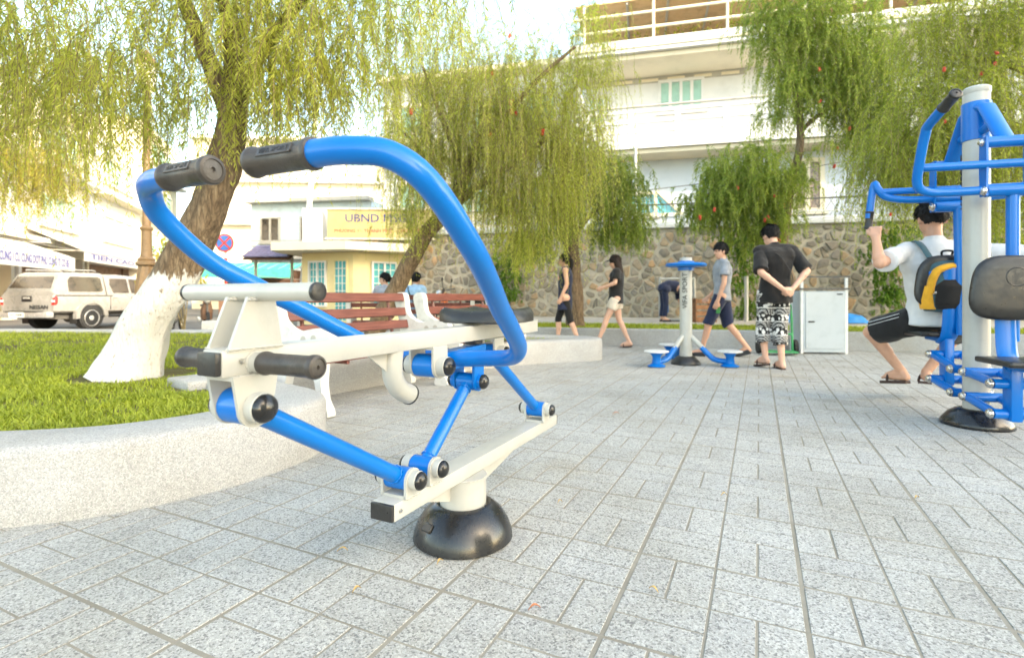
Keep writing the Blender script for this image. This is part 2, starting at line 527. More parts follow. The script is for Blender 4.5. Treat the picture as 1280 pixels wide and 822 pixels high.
def ground_mat(name, a, b_, scale, rough=0.95, fine=60):
    m, nt, b, out = mat_new(name)
    v = coords(nt, False)
    c = ramp(nt, noise_n(nt, v, scale, 6, 0.7), [(0.3, a), (0.7, b_)])
    nt.links.new(c, b.inputs['Base Color'])
    b.inputs['Roughness'].default_value = rough
    b.inputs['Specular IOR Level'].default_value = 0.2
    bump(nt, b, noise_n(nt, v, fine, 4), 0.4, 0.006)
    return m
M['joint'] = ground_mat('sandy_joint', (0.22, 0.195, 0.15), (0.34, 0.31, 0.25), 3)
M['asphalt'] = ground_mat('asphalt', (0.13, 0.12, 0.11), (0.20, 0.19, 0.17), 2.5)
M['path'] = ground_mat('sandy_concrete', (0.36, 0.32, 0.25), (0.48, 0.44, 0.36), 2.0)
M['lawn_soil'] = ground_mat('lawn_soil', (0.10, 0.085, 0.035), (0.16, 0.15, 0.05), 5)
M['mortar'] = ground_mat('wall_mortar', (0.38, 0.335, 0.25), (0.50, 0.45, 0.35), 2.2, fine=45)

def stone_mat():
    m, nt, b, out = mat_new('rubble_stone')
    v = coords(nt, False)
    oi = nt.nodes.new('ShaderNodeObjectInfo')
    at = nt.nodes.new('ShaderNodeAttribute'); at.attribute_name = 'tint'
    ad = nd(nt, 'ShaderNodeMath', operation='ADD'); nt.links.new(oi.outputs['Random'], ad.inputs[0]); nt.links.new(at.outputs['Fac'], ad.inputs[1])
    fr = nd(nt, 'ShaderNodeMath', operation='FRACT'); nt.links.new(ad.outputs[0], fr.inputs[0])
    c = ramp(nt, fr.outputs[0], [(0.0, (0.19, 0.17, 0.135)), (0.25, (0.27, 0.24, 0.19)), (0.45, (0.34, 0.31, 0.25)), (0.62, (0.23, 0.21, 0.18)), (0.82, (0.33, 0.265, 0.175)), (0.95, (0.42, 0.28, 0.155)), (1.0, (0.38, 0.345, 0.275))])
    n = noise_n(nt, v, 7, 6, 0.7)
    c = mixc(nt, 0.7, c, ramp(nt, n, [(0.3, (0.6, 0.6, 0.6)), (0.7, (1.25, 1.2, 1.1))]), 'MULTIPLY')
    nt.links.new(c, b.inputs['Base Color']); b.inputs['Roughness'].default_value = 0.9
    bump(nt, b, noise_n(nt, v, 22, 6, 0.7), 0.7, 0.02)
    return m
M['stone'] = stone_mat()

def bark_mat(name, whitewash=None):
    m, nt, b, out = mat_new(name)
    v = coords(nt, True, (13, 13, 2.6))
    wn_ = nd(nt, 'ShaderNodeTexNoise'); wn_.inputs['Scale'].default_value = 1.1; wn_.inputs['Detail'].default_value = 4; nt.links.new(v, wn_.inputs['Vector'])
    v = mixc(nt, 0.35, v, wn_.outputs[1], 'ADD')
    n = noise_n(nt, v, 2.2, 8, 0.75)
    vo = nd(nt, 'ShaderNodeTexVoronoi', feature='DISTANCE_TO_EDGE'); vo.inputs['Scale'].default_value = 2.6
    nt.links.new(v, vo.inputs['Vector'])
    c = ramp(nt, n, [(0.28, (0.04, 0.026, 0.015)), (0.43, (0.13, 0.088, 0.052)), (0.58, (0.23, 0.165, 0.10)), (0.74, (0.36, 0.28, 0.19))])
    crack = ramp(nt, vo.outputs[0], [(0.0, (0.42,) * 3), (0.16, (1,) * 3)])
    c = mixc(nt, 0.7, c, crack, 'MULTIPLY')
    h = mixc(nt, 0.5, n, vo.outputs[0])
    if whitewash is not None:
        p = coords(nt, True)
        sp = nt.nodes.new('ShaderNodeSeparateXYZ'); nt.links.new(p, sp.inputs[0])
        n2 = noise_n(nt, coords(nt, True, (16, 16, 3)), 2, 4, 0.7)
        ad = nd(nt, 'ShaderNodeMath', operation='MULTIPLY_ADD'); nt.links.new(n2, ad.inputs[0]); ad.inputs[1].default_value = 0.32
        nt.links.new(sp.outputs[2], ad.inputs[2])
        f = ramp(nt, ad.outputs[0], [(0.0, (1, 1, 1)), (0.5, (1, 1, 1)), (0.52, (0, 0, 0)), (1, (0, 0, 0))])
        # position 0.5 of the ramp stands for whitewash height
        ml = nd(nt, 'ShaderNodeMath', operation='MULTIPLY'); nt.links.new(ad.outputs[0], ml.inputs[0]); ml.inputs[1].default_value = 0.5 / (whitewash + 0.16)
        nt.links.new(ml.outputs[0], f.node.inputs[0])
        chips = ramp(nt, noise_n(nt, coords(nt, True, (9, 9, 5)), 3.2, 5, 0.75), [(0.33, (0.24, 0.19, 0.14)), (0.385, (0.50, 0.47, 0.42)), (0.44, (0.60, 0.59, 0.555)), (1, (0.68, 0.67, 0.64))])
        c = mixc(nt, f, c, chips)
    nt.links.new(c, b.inputs['Base Color']); b.inputs['Roughness'].default_value = 0.92
    bump(nt, b, h, 0.9, 0.03)
    return m
M['bark'] = bark_mat('fissured_bark')
M['bark_white'] = bark_mat('bark_with_whitewash', 0.76)

def leaf_mat(name, dark, mid, lite, trans=0.45):
    m, nt, b, out = mat_new(name)
    at = nt.nodes.new('ShaderNodeAttribute'); at.attribute_name = 'tint'
    c = ramp(nt, at.outputs['Fac'], [(0.0, dark), (0.5, mid), (1.0, lite)])
    v = coords(nt, False)
    c = mixc(nt, 0.55, c, ramp(nt, noise_n(nt, v, 1.8, 3), [(0.3, (0.6, 0.68, 0.55)), (0.7, (1.3, 1.25, 1.1))]), 'MULTIPLY')
    nt.links.new(c, b.inputs['Base Color']); b.inputs['Roughness'].default_value = 0.5
    b.inputs['Specular IOR Level'].default_value = 0.25
    t = nt.nodes.new('ShaderNodeBsdfTranslucent')
    c2 = mixc(nt, 1.0, c, (1.25, 1.2, 0.7), 'MULTIPLY'); nt.links.new(c2, t.inputs[0])
    mx = nt.nodes.new('ShaderNodeMixShader'); mx.inputs[0].default_value = trans
    nt.links.new(b.outputs[0], mx.inputs[1]); nt.links.new(t.outputs[0], mx.inputs[2]); nt.links.new(mx.outputs[0], out.inputs[0])
    return m
M['leaf_near'] = leaf_mat('light_weeping_leaf', (0.17, 0.20, 0.035), (0.33, 0.37, 0.07), (0.52, 0.53, 0.13), .58)
M['leaf_yellow'] = leaf_mat('yellow_weeping_leaf', (0.20, 0.20, 0.03), (0.36, 0.34, 0.055), (0.55, 0.48, 0.10), 0.55)
M['leaf_mid'] = leaf_mat('olive_weeping_leaf', (0.155, 0.195, 0.03), (0.31, 0.37, 0.06), (0.50, 0.54, 0.12), .58)
M['leaf_dark'] = leaf_mat('deep_green_leaf', (0.075, 0.14, 0.024), (0.18, 0.265, 0.045), (0.36, 0.44, 0.095), 0.5)
M['leaf_vine'] = leaf_mat('bright_vine_leaf', (0.05, 0.12, 0.015), (0.11, 0.21, 0.025), (0.22, 0.33, 0.05), 0.4)
M['grass'] = leaf_mat('lawn_grass', (0.17, 0.21, 0.024), (0.32, 0.38, 0.045), (0.48, 0.51, 0.09), 0.4)
M['twig'] = paint('olive_twig', (0.22, 0.17, 0.075), 0.8, 0.2, 12)
rng = np.random.default_rng(7)
random.seed(7)

def mesh_np(name, V, F, mat, parent=None, tint=None, label=None, kind=None, smooth=False):
    """V (n,3), F (m,3|4) arrays -> one object"""
    V = np.asarray(V, np.float32); F = np.asarray(F, np.int32)
    me = bpy.data.meshes.new(name)
    k = F.shape[1]
    me.vertices.add(len(V)); me.vertices.foreach_set('co', V.ravel())
    me.loops.add(F.size); me.loops.foreach_set('vertex_index', F.ravel())
    me.polygons.add(len(F))
    me.polygons.foreach_set('loop_start', np.arange(0, F.size, k, dtype=np.int32))
    me.polygons.foreach_set('loop_total', np.full(len(F), k, np.int32))
    me.polygons.foreach_set('use_smooth', np.full(len(F), bool(smooth)))
    me.update(calc_edges=True); me.validate()
    if tint is not None:
        a = me.attributes.new('tint', 'FLOAT', 'FACE'); a.data.foreach_set('value', np.asarray(tint, np.float32))
    return link(name, me, mat, parent, None, label, kind)

# ------------------------------------------------------------------ ground
b = MB(); b.add([(-400, -60, -0.16), (400, -60, -0.16), (400, 900, -0.16), (-400, 900, -0.16)], [(0, 1, 2, 3)])
structure(b.build('road', M['asphalt'], smooth=False))

# local frame of the back of the square (low wall, bed, stone wall, big house)
BO = Vector((3.3, 8.75, 0)); BF = Vector((math.cos(R(14)), -math.sin(R(14)), 0)); BN = Vector((math.sin(R(14)), math.cos(R(14)), 0))
BM = Matrix((BF, BN, Vector((0, 0, 1)))).transposed().to_4x4(); BM.translation = BO
def bk(a, n, z=0.0): return BO + BF * a + BN * n + Vector((0, 0, z))

pave = MB()
poly = [(-11, -4), (14, -4), (16, 7.5), (8, 16.5), (-4.6, 19.5), (-4.4, 9.6), (-16, 10.0)]
pave.prism(poly, (0, 0, -0.0797), (1, 0, 0), (0, 1, 0), 0.155)
pavement = structure(pave.build('pavement', M['joint'], smooth=False))
# kerb of the square along the road (a chain of kerb stones)
kb = MB(); kb.box((0, 0, 0), (0.98, 0.2, 0.2), bev=0.015)
kme = kb.mesh('kerb_stone')
for i in range(11):
    p = Vector((-15.4 + i * 1.0, 10.06 - i * 0.0363, -0.07))
    o = link('kerb_stone', kme, M['concrete_white'], pavement, p); o.rotation_euler = (0, 0, -0.0363)
for i in range(9):
    o = link('kerb_stone', kme, M['concrete_white'], pavement, (-4.72 - i * 0.02, 10.3 + i * 1.0, -0.07)); o.rotation_euler = (0, 0, R(91))

# paving: square pavers of two upright and two lying basketweave bricks
PA = math.atan2(309, 652)
ax = Vector((math.cos(PA), -math.sin(PA), 0)); ay = Vector((math.sin(PA), math.cos(PA), 0))
PO = gnd(800, 690); TS = 0.472; HC = TS / 2
def in_view(p, z=0.0, m=0.03):
    if p.y < 0.6: return False
    px = 640 + FPX * p.x / p.y; py = HZ + (CAMH - z) * FPX / p.y
    return -560 < px < 1800 and py < 1250
outer_ctrl = [(-6.0, 2.3), (-4.2, 1.95), (-2.9, 1.84), (-2.3, 1.85), (-1.86, 1.918), (-1.54, 2.05), (-1.24, 2.35), (-1.06, 2.74), (-1.06, 3.0), (-1.22, 3.23), (-1.5, 3.45), (-1.85, 3.75), (-1.86, 4.1), (-1.58, 4.54), (-1.24, 5.04), (-0.62, 5.9), (0.05, 6.47), (0.65, 6.78), (1.08, 6.93), (1.26, 7.2), (1.08, 7.52), (0.4, 7.85), (-1.0, 8.2), (-3.2, 8.75), (-6.5, 9.1), (-11.5, 9.3), (-12.5, 8), (-11, 4)]
outer = [Vector((p[0], p[1], 0)) for p in outer_ctrl]
outer = [Vector((p.x, p.y, 0)) for p in catmull(outer, 6, closed=True)]
for _ in range(7):
    outer = [(outer[i - 1] + outer[i] * 2 + outer[(i + 1) % len(outer)]) / 4 for i in range(len(outer))]
OUT = np.array([(p.x, p.y) for p in outer])
def inside(poly, P):
    P = np.asarray(P, float); c = np.zeros(len(P), bool); n = len(poly); j = n - 1
    for i in range(n):
        xi, yi = poly[i]; xj, yj = poly[j]
        t = ((yi > P[:, 1]) != (yj > P[:, 1])) & (P[:, 0] < (xj - xi) * (P[:, 1] - yi) / (yj - yi + 1e-12) + xi)
        c ^= t; j = i
    return c

_s = sum(outer[i - 1].x * outer[i].y - outer[i].x * outer[i - 1].y for i in range(len(outer)))
OUTB = np.array([(p.x, p.y) for p in [outer[i] + Vector((-(outer[(i + 1) % len(outer)] - outer[i - 1]).y, (outer[(i + 1) % len(outer)] - outer[i - 1]).x, 0)).normalized() * (.16 if _s > 0 else -.16) for i in range(len(outer))]])
cells = []
for i in range(-30, 46):
    for j in range(-14, 44):
        o = PO + ax * (i * HC) + ay * (j * HC)
        c = o + ax * (HC / 2) + ay * (HC / 2)
        if not in_view(c): continue
        dd = (c - BO).dot(BN)
        if dd > 0.1 or c.y > 9.6: continue
        cells.append((i, j, c))
ins = inside(OUTB, [(c[2].x, c[2].y) for c in cells])
bricks = []
W_, N_ = 0.0065, 0.0038
for (i, j, c), q in zip(cells, ins):
    if q: continue
    upright = (i + j) % 2 == 1
    # gap on each side of the half cell: wide at the paver's own edge
    gl = W_ if i % 2 == 0 else N_; gr = W_ if i % 2 == 1 else N_
    gb = W_ if j % 2 == 0 else N_; gt = W_ if j % 2 == 1 else N_
    for k in (0, 1):
        if upright:   # two bricks side by side, long along ay
            x0 = -HC / 2 + (gl if k == 0 else HC / 2 + N_); x1 = -N_ if k == 0 else HC / 2 - gr
            y0, y1 = -HC / 2 + gb, HC / 2 - gt
        else:
            y0 = -HC / 2 + (gb if k == 0 else HC / 2 + N_); y1 = -N_ if k == 0 else HC / 2 - gt
            x0, x1 = -HC / 2 + gl, HC / 2 - gr
        bricks.append((c + ax * ((x0 + x1) / 2) + ay * ((y0 + y1) / 2), x1 - x0, y1 - y0))
def shown(p):
    px = 640 + FPX * p.x / p.y; py = HZ + CAMH * FPX / p.y
    return -20 < px < 1300 and py < 835
bricks = [t_ for t_ in bricks if t_[0].x > -4.5 and t_[0].x < 9.5]
bricks.sort(key=lambda t: (0 if shown(t[0]) else 1, t[0].y))
bmes = {}
def brick_mesh(w, h):
    k = (round(w, 4), round(h, 4))
    if k not in bmes:
        m = MB(); m.box((0, 0, -0.02), (w, h, 0.04), bev=0.0012)
        m.f = [f for f in m.f if max(m.v[q][2] for q in f) > -0.037]
        bmes[k] = m.mesh('paving_brick', smooth=False)
    return bmes[k]
rz = math.atan2(ax.y, ax.x)
for p, w, h in bricks[:300]:
    o = link('paving_brick', brick_mesh(w, h), M['paver'], pavement, (p.x, p.y, random.uniform(-0.0006, 0.0006)))
    o.rotation_euler = (random.uniform(-.001, .001), random.uniform(-.001, .001), rz)
V, F, T = [], [], []
for p, w, h in bricks[300:]:
    z = random.uniform(-0.0006, 0.0006); n = len(V); bv = 0.0012
    for (e, zz) in ((0, z - 0.016), (0, z - bv), (bv, z)):
        for sx, sy in ((-1, -1), (1, -1), (1, 1), (-1, 1)):
            q = p + ax * (sx * (w / 2 - e)) + ay * (sy * (h / 2 - e)); V.append((q.x, q.y, zz))
    for l in (0, 4):
        for k in range(4):
            F.append((n + l + k, n + l + (k + 1) % 4, n + l + 4 + (k + 1) % 4, n + l + 4 + k))
    F.append((n + 8, n + 9, n + 10, n + 11)); T += [random.random()] * 9
mesh_np('paving_brick', V, F, M['paver'], pavement, T, kind='stuff')

# ------------------------------------------------------------------ raised lawn with its seat wall
def offset_loop(P, d):
    out = []
    n = len(P)
    for i in range(n):
        a, c = P[i - 1], P[(i + 1) % n]
        t = (c - a).normalized()
        out.append(P[i] + Vector((-t.y, t.x, 0)) * d)
    return out
sgn = sum(outer[i - 1].x * outer[i].y - outer[i].x * outer[i - 1].y for i in range(len(outer)))
ind = 1 if sgn > 0 else -1
WALLH = 0.29
rings = [(0.0, -0.02), (0.0, WALLH - 0.035), (0.012, WALLH - 0.012), (0.035, WALLH), (0.30, WALLH + 0.002), (0.325, WALLH - 0.012), (0.335, WALLH - 0.04), (0.335, 0.1)]
V, F = [], []
n = len(outer)
for d, z in rings:
    loop = offset_loop(outer, d * ind)
    V += [(p.x, p.y, z) for p in loop]
for r_ in range(len(rings) - 1):
    for i in range(n):
        F.append((r_ * n + i, r_ * n + (i + 1) % n, (r_ + 1) * n + (i + 1) % n, (r_ + 1) * n + i))
b = MB(); b.add(V, F)
planter = b.build('planter_wall', M['terrazzo'], ang=50)
tag(planter, 'low curved white terrazzo seat wall round the lawn', 'planter wall')
IN = np.array([(p.x, p.y) for p in offset_loop(outer, 0.32 * ind)])
gx, gy = np.meshgrid(np.arange(-12.6, 1.4, .07), np.arange(1.7, 9.5, .07)); GP = np.c_[gx.ravel(), gy.ravel()]
IN2 = np.array([(p.x, p.y) for p in offset_loop(outer, 0.2 * ind)]); GP = GP[inside(IN2, GP) & inside(OUT, GP)]
vz = [0.235 + 0.012 * noise.noise(Vector((x * 3, y * 3, 1))) for x, y in GP]
V = np.stack([np.c_[GP + o_, vz] for o_ in ([-.036, -.036], [.036, -.036], [.036, .036], [-.036, .036])], 1).reshape(-1, 3)
structure(mesh_np('lawn_soil', V, np.arange(len(V)).reshape(-1, 4), M['lawn_soil']))
# short return of the wall beside the lawn's bare corner
b = MB(); b.box((0, 0, 0.2), (0.36, 0.3, 0.19), bev=0.02, seg=2)
o = b.build('kerb_block', M['terrazzo'], loc=(-2.16, 3.62, 0.0)); o.rotation_euler = (0, 0, R(-38))
tag(o, 'short white terrazzo kerb block at the bare corner of the lawn, behind the rower pegs', 'kerb block')

def grass_field(name, P, z, hmin, hmax, wid, mat, label=None, kind='stuff', lean=0.5):
    n = len(P)
    ang = rng.uniform(0, 2 * np.pi, n); h = rng.uniform(hmin, hmax, n); w = rng.uniform(0.7, 1.3, n) * wid
    ln = rng.uniform(0.15, 1.0, n) * lean * h * 1.6
    dx, dy = np.cos(ang), np.sin(ang)
    base = np.c_[P, np.full(n, z)]
    side = np.c_[-dy, dx, np.zeros(n)] * w[:, None]
    mid = base + np.c_[dx * ln * .35, dy * ln * .35, h * .62]
    tip = base + np.c_[dx * ln, dy * ln, h]
    V = np.stack([base - side * .6, base + side * .6, mid + side, tip, mid - side], 1).reshape(-1, 3)
    i = np.arange(n) * 5
    F = np.concatenate([np.c_[i, i + 1, i + 2, i + 4], np.c_[i + 4, i + 2, i + 3, i + 3]])
    F3 = np.concatenate([np.c_[i, i + 1, i + 2], np.c_[i, i + 2, i + 4], np.c_[i + 4, i + 2, i + 3]])
    t = np.clip(rng.normal(0.5, 0.22, n), 0, 1)
    o = mesh_np(name, V, F3, mat, None, np.r_[t, t, t])
    o['kind'] = kind
    return o

def scatter_lawn():
    P = []
    for (y0, y1, dens) in ((2.0, 3.2, 13000), (3.2, 4.4, 7500), (4.4, 6.2, 2600), (6.2, 9.4, 1500)):
        A = (y1 - y0) * (0.99 * y1 + 0.2)
        A *= 1.45; q = rng.uniform(0, 1, (int(A * dens), 2))
        p = np.c_[-(1.45 * y1) + q[:, 0] * (1.45 * y1 + 1.0), y0 + q[:, 1] * (y1 - y0)]
        p = p[(p[:, 0] / p[:, 1] > -1.45) & (p[:, 0] / p[:, 1] < 0.1)]
        P.append(p)
    P = np.concatenate(P)
    P = P[inside(IN, P)]
    # patchy growth, bare soil round the trunk foot and in the corner
    nz = np.array([noise.noise(Vector((x * 2.2, y * 2.2, 3))) for x, y in P])
    d1 = np.hypot(P[:, 0] + 2.9, P[:, 1] - 4.0); d2 = np.hypot(P[:, 0] + 2.0, P[:, 1] - 3.45)
    keep = (rng.uniform(0, 1, len(P)) < np.clip(0.66 + nz * 1.2, 0.06, 1)) & (d1 > 0.42 + 0.12 * nz) & (d2 > 0.22)
    return P[keep]
g = grass_field('grass', scatter_lawn(), 0.232, 0.02, 0.058, 0.0036, M['grass'], lean=0.9)
g['label'] = 'short bright green lawn inside the curved white seat wall'; g['category'] = 'grass'

# ------------------------------------------------------------------ low wall and bed at the back
b = MB(); b.box((3.75, 0.125, 0.135), (16.5, 0.25, 0.31), bev=0.012, M=BM)
o = b.build('low_wall', M['terrazzo'], ang=30); tag(o, 'long straight low pale wall holding the grass bed in front of the stone wall', 'low wall')
b = MB(); b.add([bk(-4.5, 0.24, 0.25), bk(12, 0.24, 0.25), bk(12, 2.2, 0.25), bk(-4.5, 2.2, 0.25)], [(0, 1, 2, 3)])
structure(b.build('bed_soil', M['lawn_soil'], smooth=False))
b = MB(); b.box((3.75, 4.3, 0.08), (16.5, 4.2, 0.36), M=BM)
structure(b.build('path', M['path'], smooth=False))
q = rng.uniform(0, 1, (26000, 2)); P = np.array([(bk(-4.4 + 16.3 * x, 0.28 + 1.85 * y).x, bk(-4.4 + 16.3 * x, 0.28 + 1.85 * y).y) for x, y in q])
g = grass_field('grass', P, 0.25, 0.03, 0.07, 0.007, M['grass'])
g['label'] = 'thin strip of mown grass on the low wall before the stone wall'; g['category'] = 'grass'

# ------------------------------------------------------------------ rubble stone wall
SWN, SWA0, SWA1, SWZ = 6.2, -10.5, 13.0, 2.80
wall = thing('stone_wall', 'tall rubble stone retaining wall of brown and grey stones across the back', 'stone wall', bk(0, SWN), -R(14))
b = MB(); b.box(((SWA0 + SWA1) / 2, 0.25, 1.35), (SWA1 - SWA0, 0.5, 2.9), bev=0.03)
b.build('mortar', M['mortar'], wall)
b = MB(); b.box(((SWA0 + SWA1) / 2, 0.2, 2.86), (SWA1 - SWA0, 0.62, 0.12), bev=0.02)
b.build('coping', M['concrete_white'], wall)
def clip(poly, mx, my, nx, ny):
    out = []
    for i in range(len(poly)):
        a, c = poly[i - 1], poly[i]
        da = (a[0] - mx) * nx + (a[1] - my) * ny; dc = (c[0] - mx) * nx + (c[1] - my) * ny
        if (da <= 0) != (dc <= 0):
            t = da / (da - dc); out.append((a[0] + (c[0] - a[0]) * t, a[1] + (c[1] - a[1]) * t))
        if dc <= 0: out.append(c)
    return out
pts = []
zc = 0.10
while zc < SWZ + 0.2:
    a = SWA0 - random.random() * 0.3
    while a < SWA1 + 0.3:
        pts.append((a + random.uniform(-.15, .15), zc + random.uniform(-.14, .14)))
        if random.random() < 0.3: pts.append((a + random.uniform(.1, .3), zc + random.uniform(-.2, .2)))
        a += random.uniform(0.20, 0.42)
    zc += random.uniform(0.19, 0.27)
pa = np.array(pts); stones = []
for i, (x, y) in enumerate(pts):
    d = np.hypot(pa[:, 0] - x, pa[:, 1] - y); near = np.argsort(d)[1:22]
    pol = [(max(x - .6, SWA0), max(y - .6, 0.27)), (min(x + .6, SWA1), max(y - .6, 0.27)), (min(x + .6, SWA1), min(y + .6, SWZ - 0.02)), (max(x - .6, SWA0), min(y + .6, SWZ - 0.02))]
    if pol[0][0] >= pol[1][0] or pol[0][1] >= pol[2][1]: continue
    for j in near:
        qx, qy = pts[j]
        if d[j] < 0.05: continue
        pol = clip(pol, (x + qx) / 2, (y + qy) / 2, qx - x, qy - y)
        if len(pol) < 3: break
    if len(pol) < 3: continue
    cx = sum(p[0] for p in pol) / len(pol); cy = sum(p[1] for p in pol) / len(pol)
    k = random.uniform(0.62, 0.93)
    pol = [(cx + (p[0] - cx) * k + random.uniform(-.012, .012), cy + (p[1] - cy) * k + random.uniform(-.012, .012)) for p in pol]
    # cut the corners once
    rp = []
    for m in range(len(pol)):
        a_, b_ = pol[m], pol[(m + 1) % len(pol)]
        rp += [(a_[0] * .88 + b_[0] * .12, a_[1] * .88 + b_[1] * .12), (a_[0] * .12 + b_[0] * .88, a_[1] * .12 + b_[1] * .88)]
    area = abs(sum(rp[m - 1][0] * rp[m][1] - rp[m][0] * rp[m - 1][1] for m in range(len(rp)))) / 2
    if area < 0.006: continue
    pw = bk(cx, SWN, cy); px = 640 + FPX * pw.x / pw.y
    stones.append((area if 495 < px < 1285 else -1 / (area + .1), rp, cx, cy))
stones.sort(key=lambda t: -t[0])
def stone_geo(rp, cx, cy):
    dep = random.uniform(0.02, 0.055); tx, tz = random.uniform(-.05, .05), random.uniform(-.05, .05)
    n = len(rp); v, f = [], []
    for s_, d in ((1.0, 0.02), (0.97, -dep * .7), (0.80, -dep)):
        for p in rp:
            lx, lz = (p[0] - cx) * s_, (p[1] - cy) * s_
            v.append((lx, d + (lx * tx + lz * tz if d < 0 else 0), lz))
    for l in range(2):
        for m in range(n): f.append((l * n + m, l * n + (m + 1) % n, (l + 1) * n + (m + 1) % n, (l + 1) * n + m))
    f.append(tuple(2 * n + m for m in range(n)))
    return v, f
rest = MB(); tints = []
for i, (ar, rp, cx, cy) in enumerate(stones):
    v, f = stone_geo(rp, cx, cy)
    if i < 300:
        m = MB(); m.add(v, f); m.build('stone', M['stone'], wall, ang=25, loc=(cx, 0, cy))
    else:
        rest.add([(p[0] + cx, p[1], p[2] + cy) for p in v], f); tints += [random.random()] * len(f)
me = rest.mesh('stone', True, 25); a = me.attributes.new('tint', 'FLOAT', 'FACE'); a.data.foreach_set('value', tints)
link('stone', me, M['stone'], wall, kind='stuff')

# railing on the stone wall
rl = thing('railing', 'low white pipe and wire railing along the top of the stone wall', 'railing', bk(0, SWN + 0.2, 2.92), -R(14))
for i in range(12):
    a = -9.5 + i * 2.0
    b = MB(); b.cyl((a, 0, 0), (a, 0, 0.62), 0.025, 8); b.build('post', M['iron_white'], rl)
for z, r_, m_ in ((0.08, 0.035, 'iron_white'), (0.26, 0.022, 'iron_white'), (0.60, 0.022, 'iron_dark')):
    b = MB(); b.cyl((-9.7, 0, z), (12.8, 0, z), r_, 8); b.build('rail', M[m_], rl)
b = MB()
for i in range(110):
    a = -9.6 + i * 0.2
    b.cyl((a, 0.0, 0.09), (a + (0.3 if i > 52 else 0.0), 0.0, 0.6), 0.006, 4)
    if i > 52 and i % 2: b.cyl((a + .3, 0.01, 0.09), (a, 0.01, 0.6), 0.006, 4)
b.build('wire_mesh', M['iron_dark'], rl)
# ------------------------------------------------------------------ buildings
def window(parent, x0, x1, z0, z1, y, panes, frame_m, pane_m, fw=0.07, depth=0.1, cross=0, sill=True, bars=None):
    """framed window standing 3 cm proud of a wall whose face is y (outside is -y)"""
    b = MB()
    b.box(((x0 + x1) / 2, y - depth / 2 + 0.03, z1 - fw / 2), (x1 - x0, depth, fw))
    b.box(((x0 + x1) / 2, y - depth / 2 + 0.03, z0 + fw / 2), (x1 - x0, depth, fw))
    n = panes; w = (x1 - x0 - fw * (n + 1)) / n
    for i in range(n + 1):
        b.box((x0 + fw / 2 + i * (w + fw), y - depth / 2 + 0.03, (z0 + z1) / 2), (fw, depth - 0.006, z1 - z0 - 2 * fw))
    f = b.build('window', frame_m, parent, smooth=False)
    for i in range(n):
        xa = x0 + fw + i * (w + fw)
        p = MB(); p.box((xa + w / 2, y + 0.0, (z0 + z1) / 2), (w, 0.03, z1 - z0 - 2 * fw))
        if cross:
            for k in range(1, cross):
                zz = z0 + fw + (z1 - z0 - 2 * fw) * k / cross
                p.box((xa + w / 2, y - 0.018, zz), (w, 0.012, 0.02))
        p.build('pane', pane_m, f, smooth=False)
        if bars:
            q = MB()
            for k in range(1, bars[0]): q.box((xa + w * k / bars[0], y - 0.045, (z0 + z1) / 2), (0.018, 0.016, z1 - z0 - 2 * fw))
            for k in range(1, bars[1]): q.box((xa + w / 2, y - 0.06, z0 + fw + (z1 - z0 - 2 * fw) * k / bars[1]), (w, 0.012, 0.018))
            q.build('bars', M['iron_white'], f, smooth=False)
    if sill:
        s = MB(); s.box(((x0 + x1) / 2, y - 0.09, z0 - 0.045), (x1 - x0 + 0.16, 0.2, 0.07)); s.build('sill', frame_m, f, smooth=False)
    return f

# big white house above the stone wall.  local x along the facade (right is nearer), y into the house
HN = 10.6
house = thing('white_house', 'large white three storey house with balconies and a tan roof awning above the stone wall', 'house', bk(-3.3, HN, 0), -R(14))
def wl(mat, *boxes, name='wall', bev=0.0, parent=None):
    b = MB()
    for c, d in boxes: b.box(c, d, bev=bev)
    return b.build(name, mat, parent or house, smooth=False)
wl(M['shade_blue_wall'], ((11, 4.0, 4.0), (22, 8, 3.72)), name='lower_wall')
wl(M['white_wall'], ((11, 4.6, 7.7), (22, 8, 3.0)), name='upper_wall')
# balcony slab, parapet and rails
wl(M['cream_wall'], ((11, -0.05, 5.93), (22.2, 2.1, 0.14)), name='balcony_slab')
wl(M['white_wall'], ((11, -0.14, 6.22), (22.3, 2.2, 0.42)), name='balcony_edge')
for i in range(12):
    b = MB(); b.box((0.3 + i * 1.55, -1.12, 6.86), (0.18, 0.16, 0.84)); b.build('balcony_pier', M['white_wall'], house, smooth=False)
for z, h in ((7.33, 0.12), (6.98, 0.15), (6.62, 0.1)):
    b = MB(); b.box((11, -1.12, z), (22.2, 0.11, h)); b.build('balcony_rail', M['white_wall'], house, smooth=False)
b = MB(); b.cyl((-0.1, -1.2, 7.47), (22, -1.2, 7.47), 0.045, 8); b.build('balcony_rail', M['grey_trim'], house)
# upper cornice with recessed clerestory, roof terrace
wl(M['cream_wall'], ((11, 0.1, 9.26), (22.4, 2.4, 0.16)), name='cornice')
wl(M['white_wall'], ((11, 0.0, 9.57), (22.6, 2.6, 0.44)), name='terrace_parapet')
wl(M['cream_wall'], ((11, -1.32, 9.52), (22.6, 0.05, 0.08)), name='parapet_band')
for i in range(6):
    b = MB(); b.box((0.6 + i * 0.95, 0.575, 9.05), (0.62, 0.04, 0.11)); b.build('vent', M['cream_wall'], house, smooth=False)
wl(M['grey_trim'], ((2.9, 0.585, 9.05), (5.9, 0.02, 0.2)), name='vent_band')
for i in range(8):
    b = MB(); b.cyl((0.2 + i * 2.4, -1.1, 9.79), (0.2 + i * 2.4, -1.1, 11.2), 0.045, 8); b.build('terrace_post', M['cream_wall'], house)
for z in (10.25, 10.78):
    b = MB(); b.cyl((-0.2, -1.1, z), (21, -1.1, z), 0.05, 8); b.build('terrace_rail', M['cream_wall'], house)
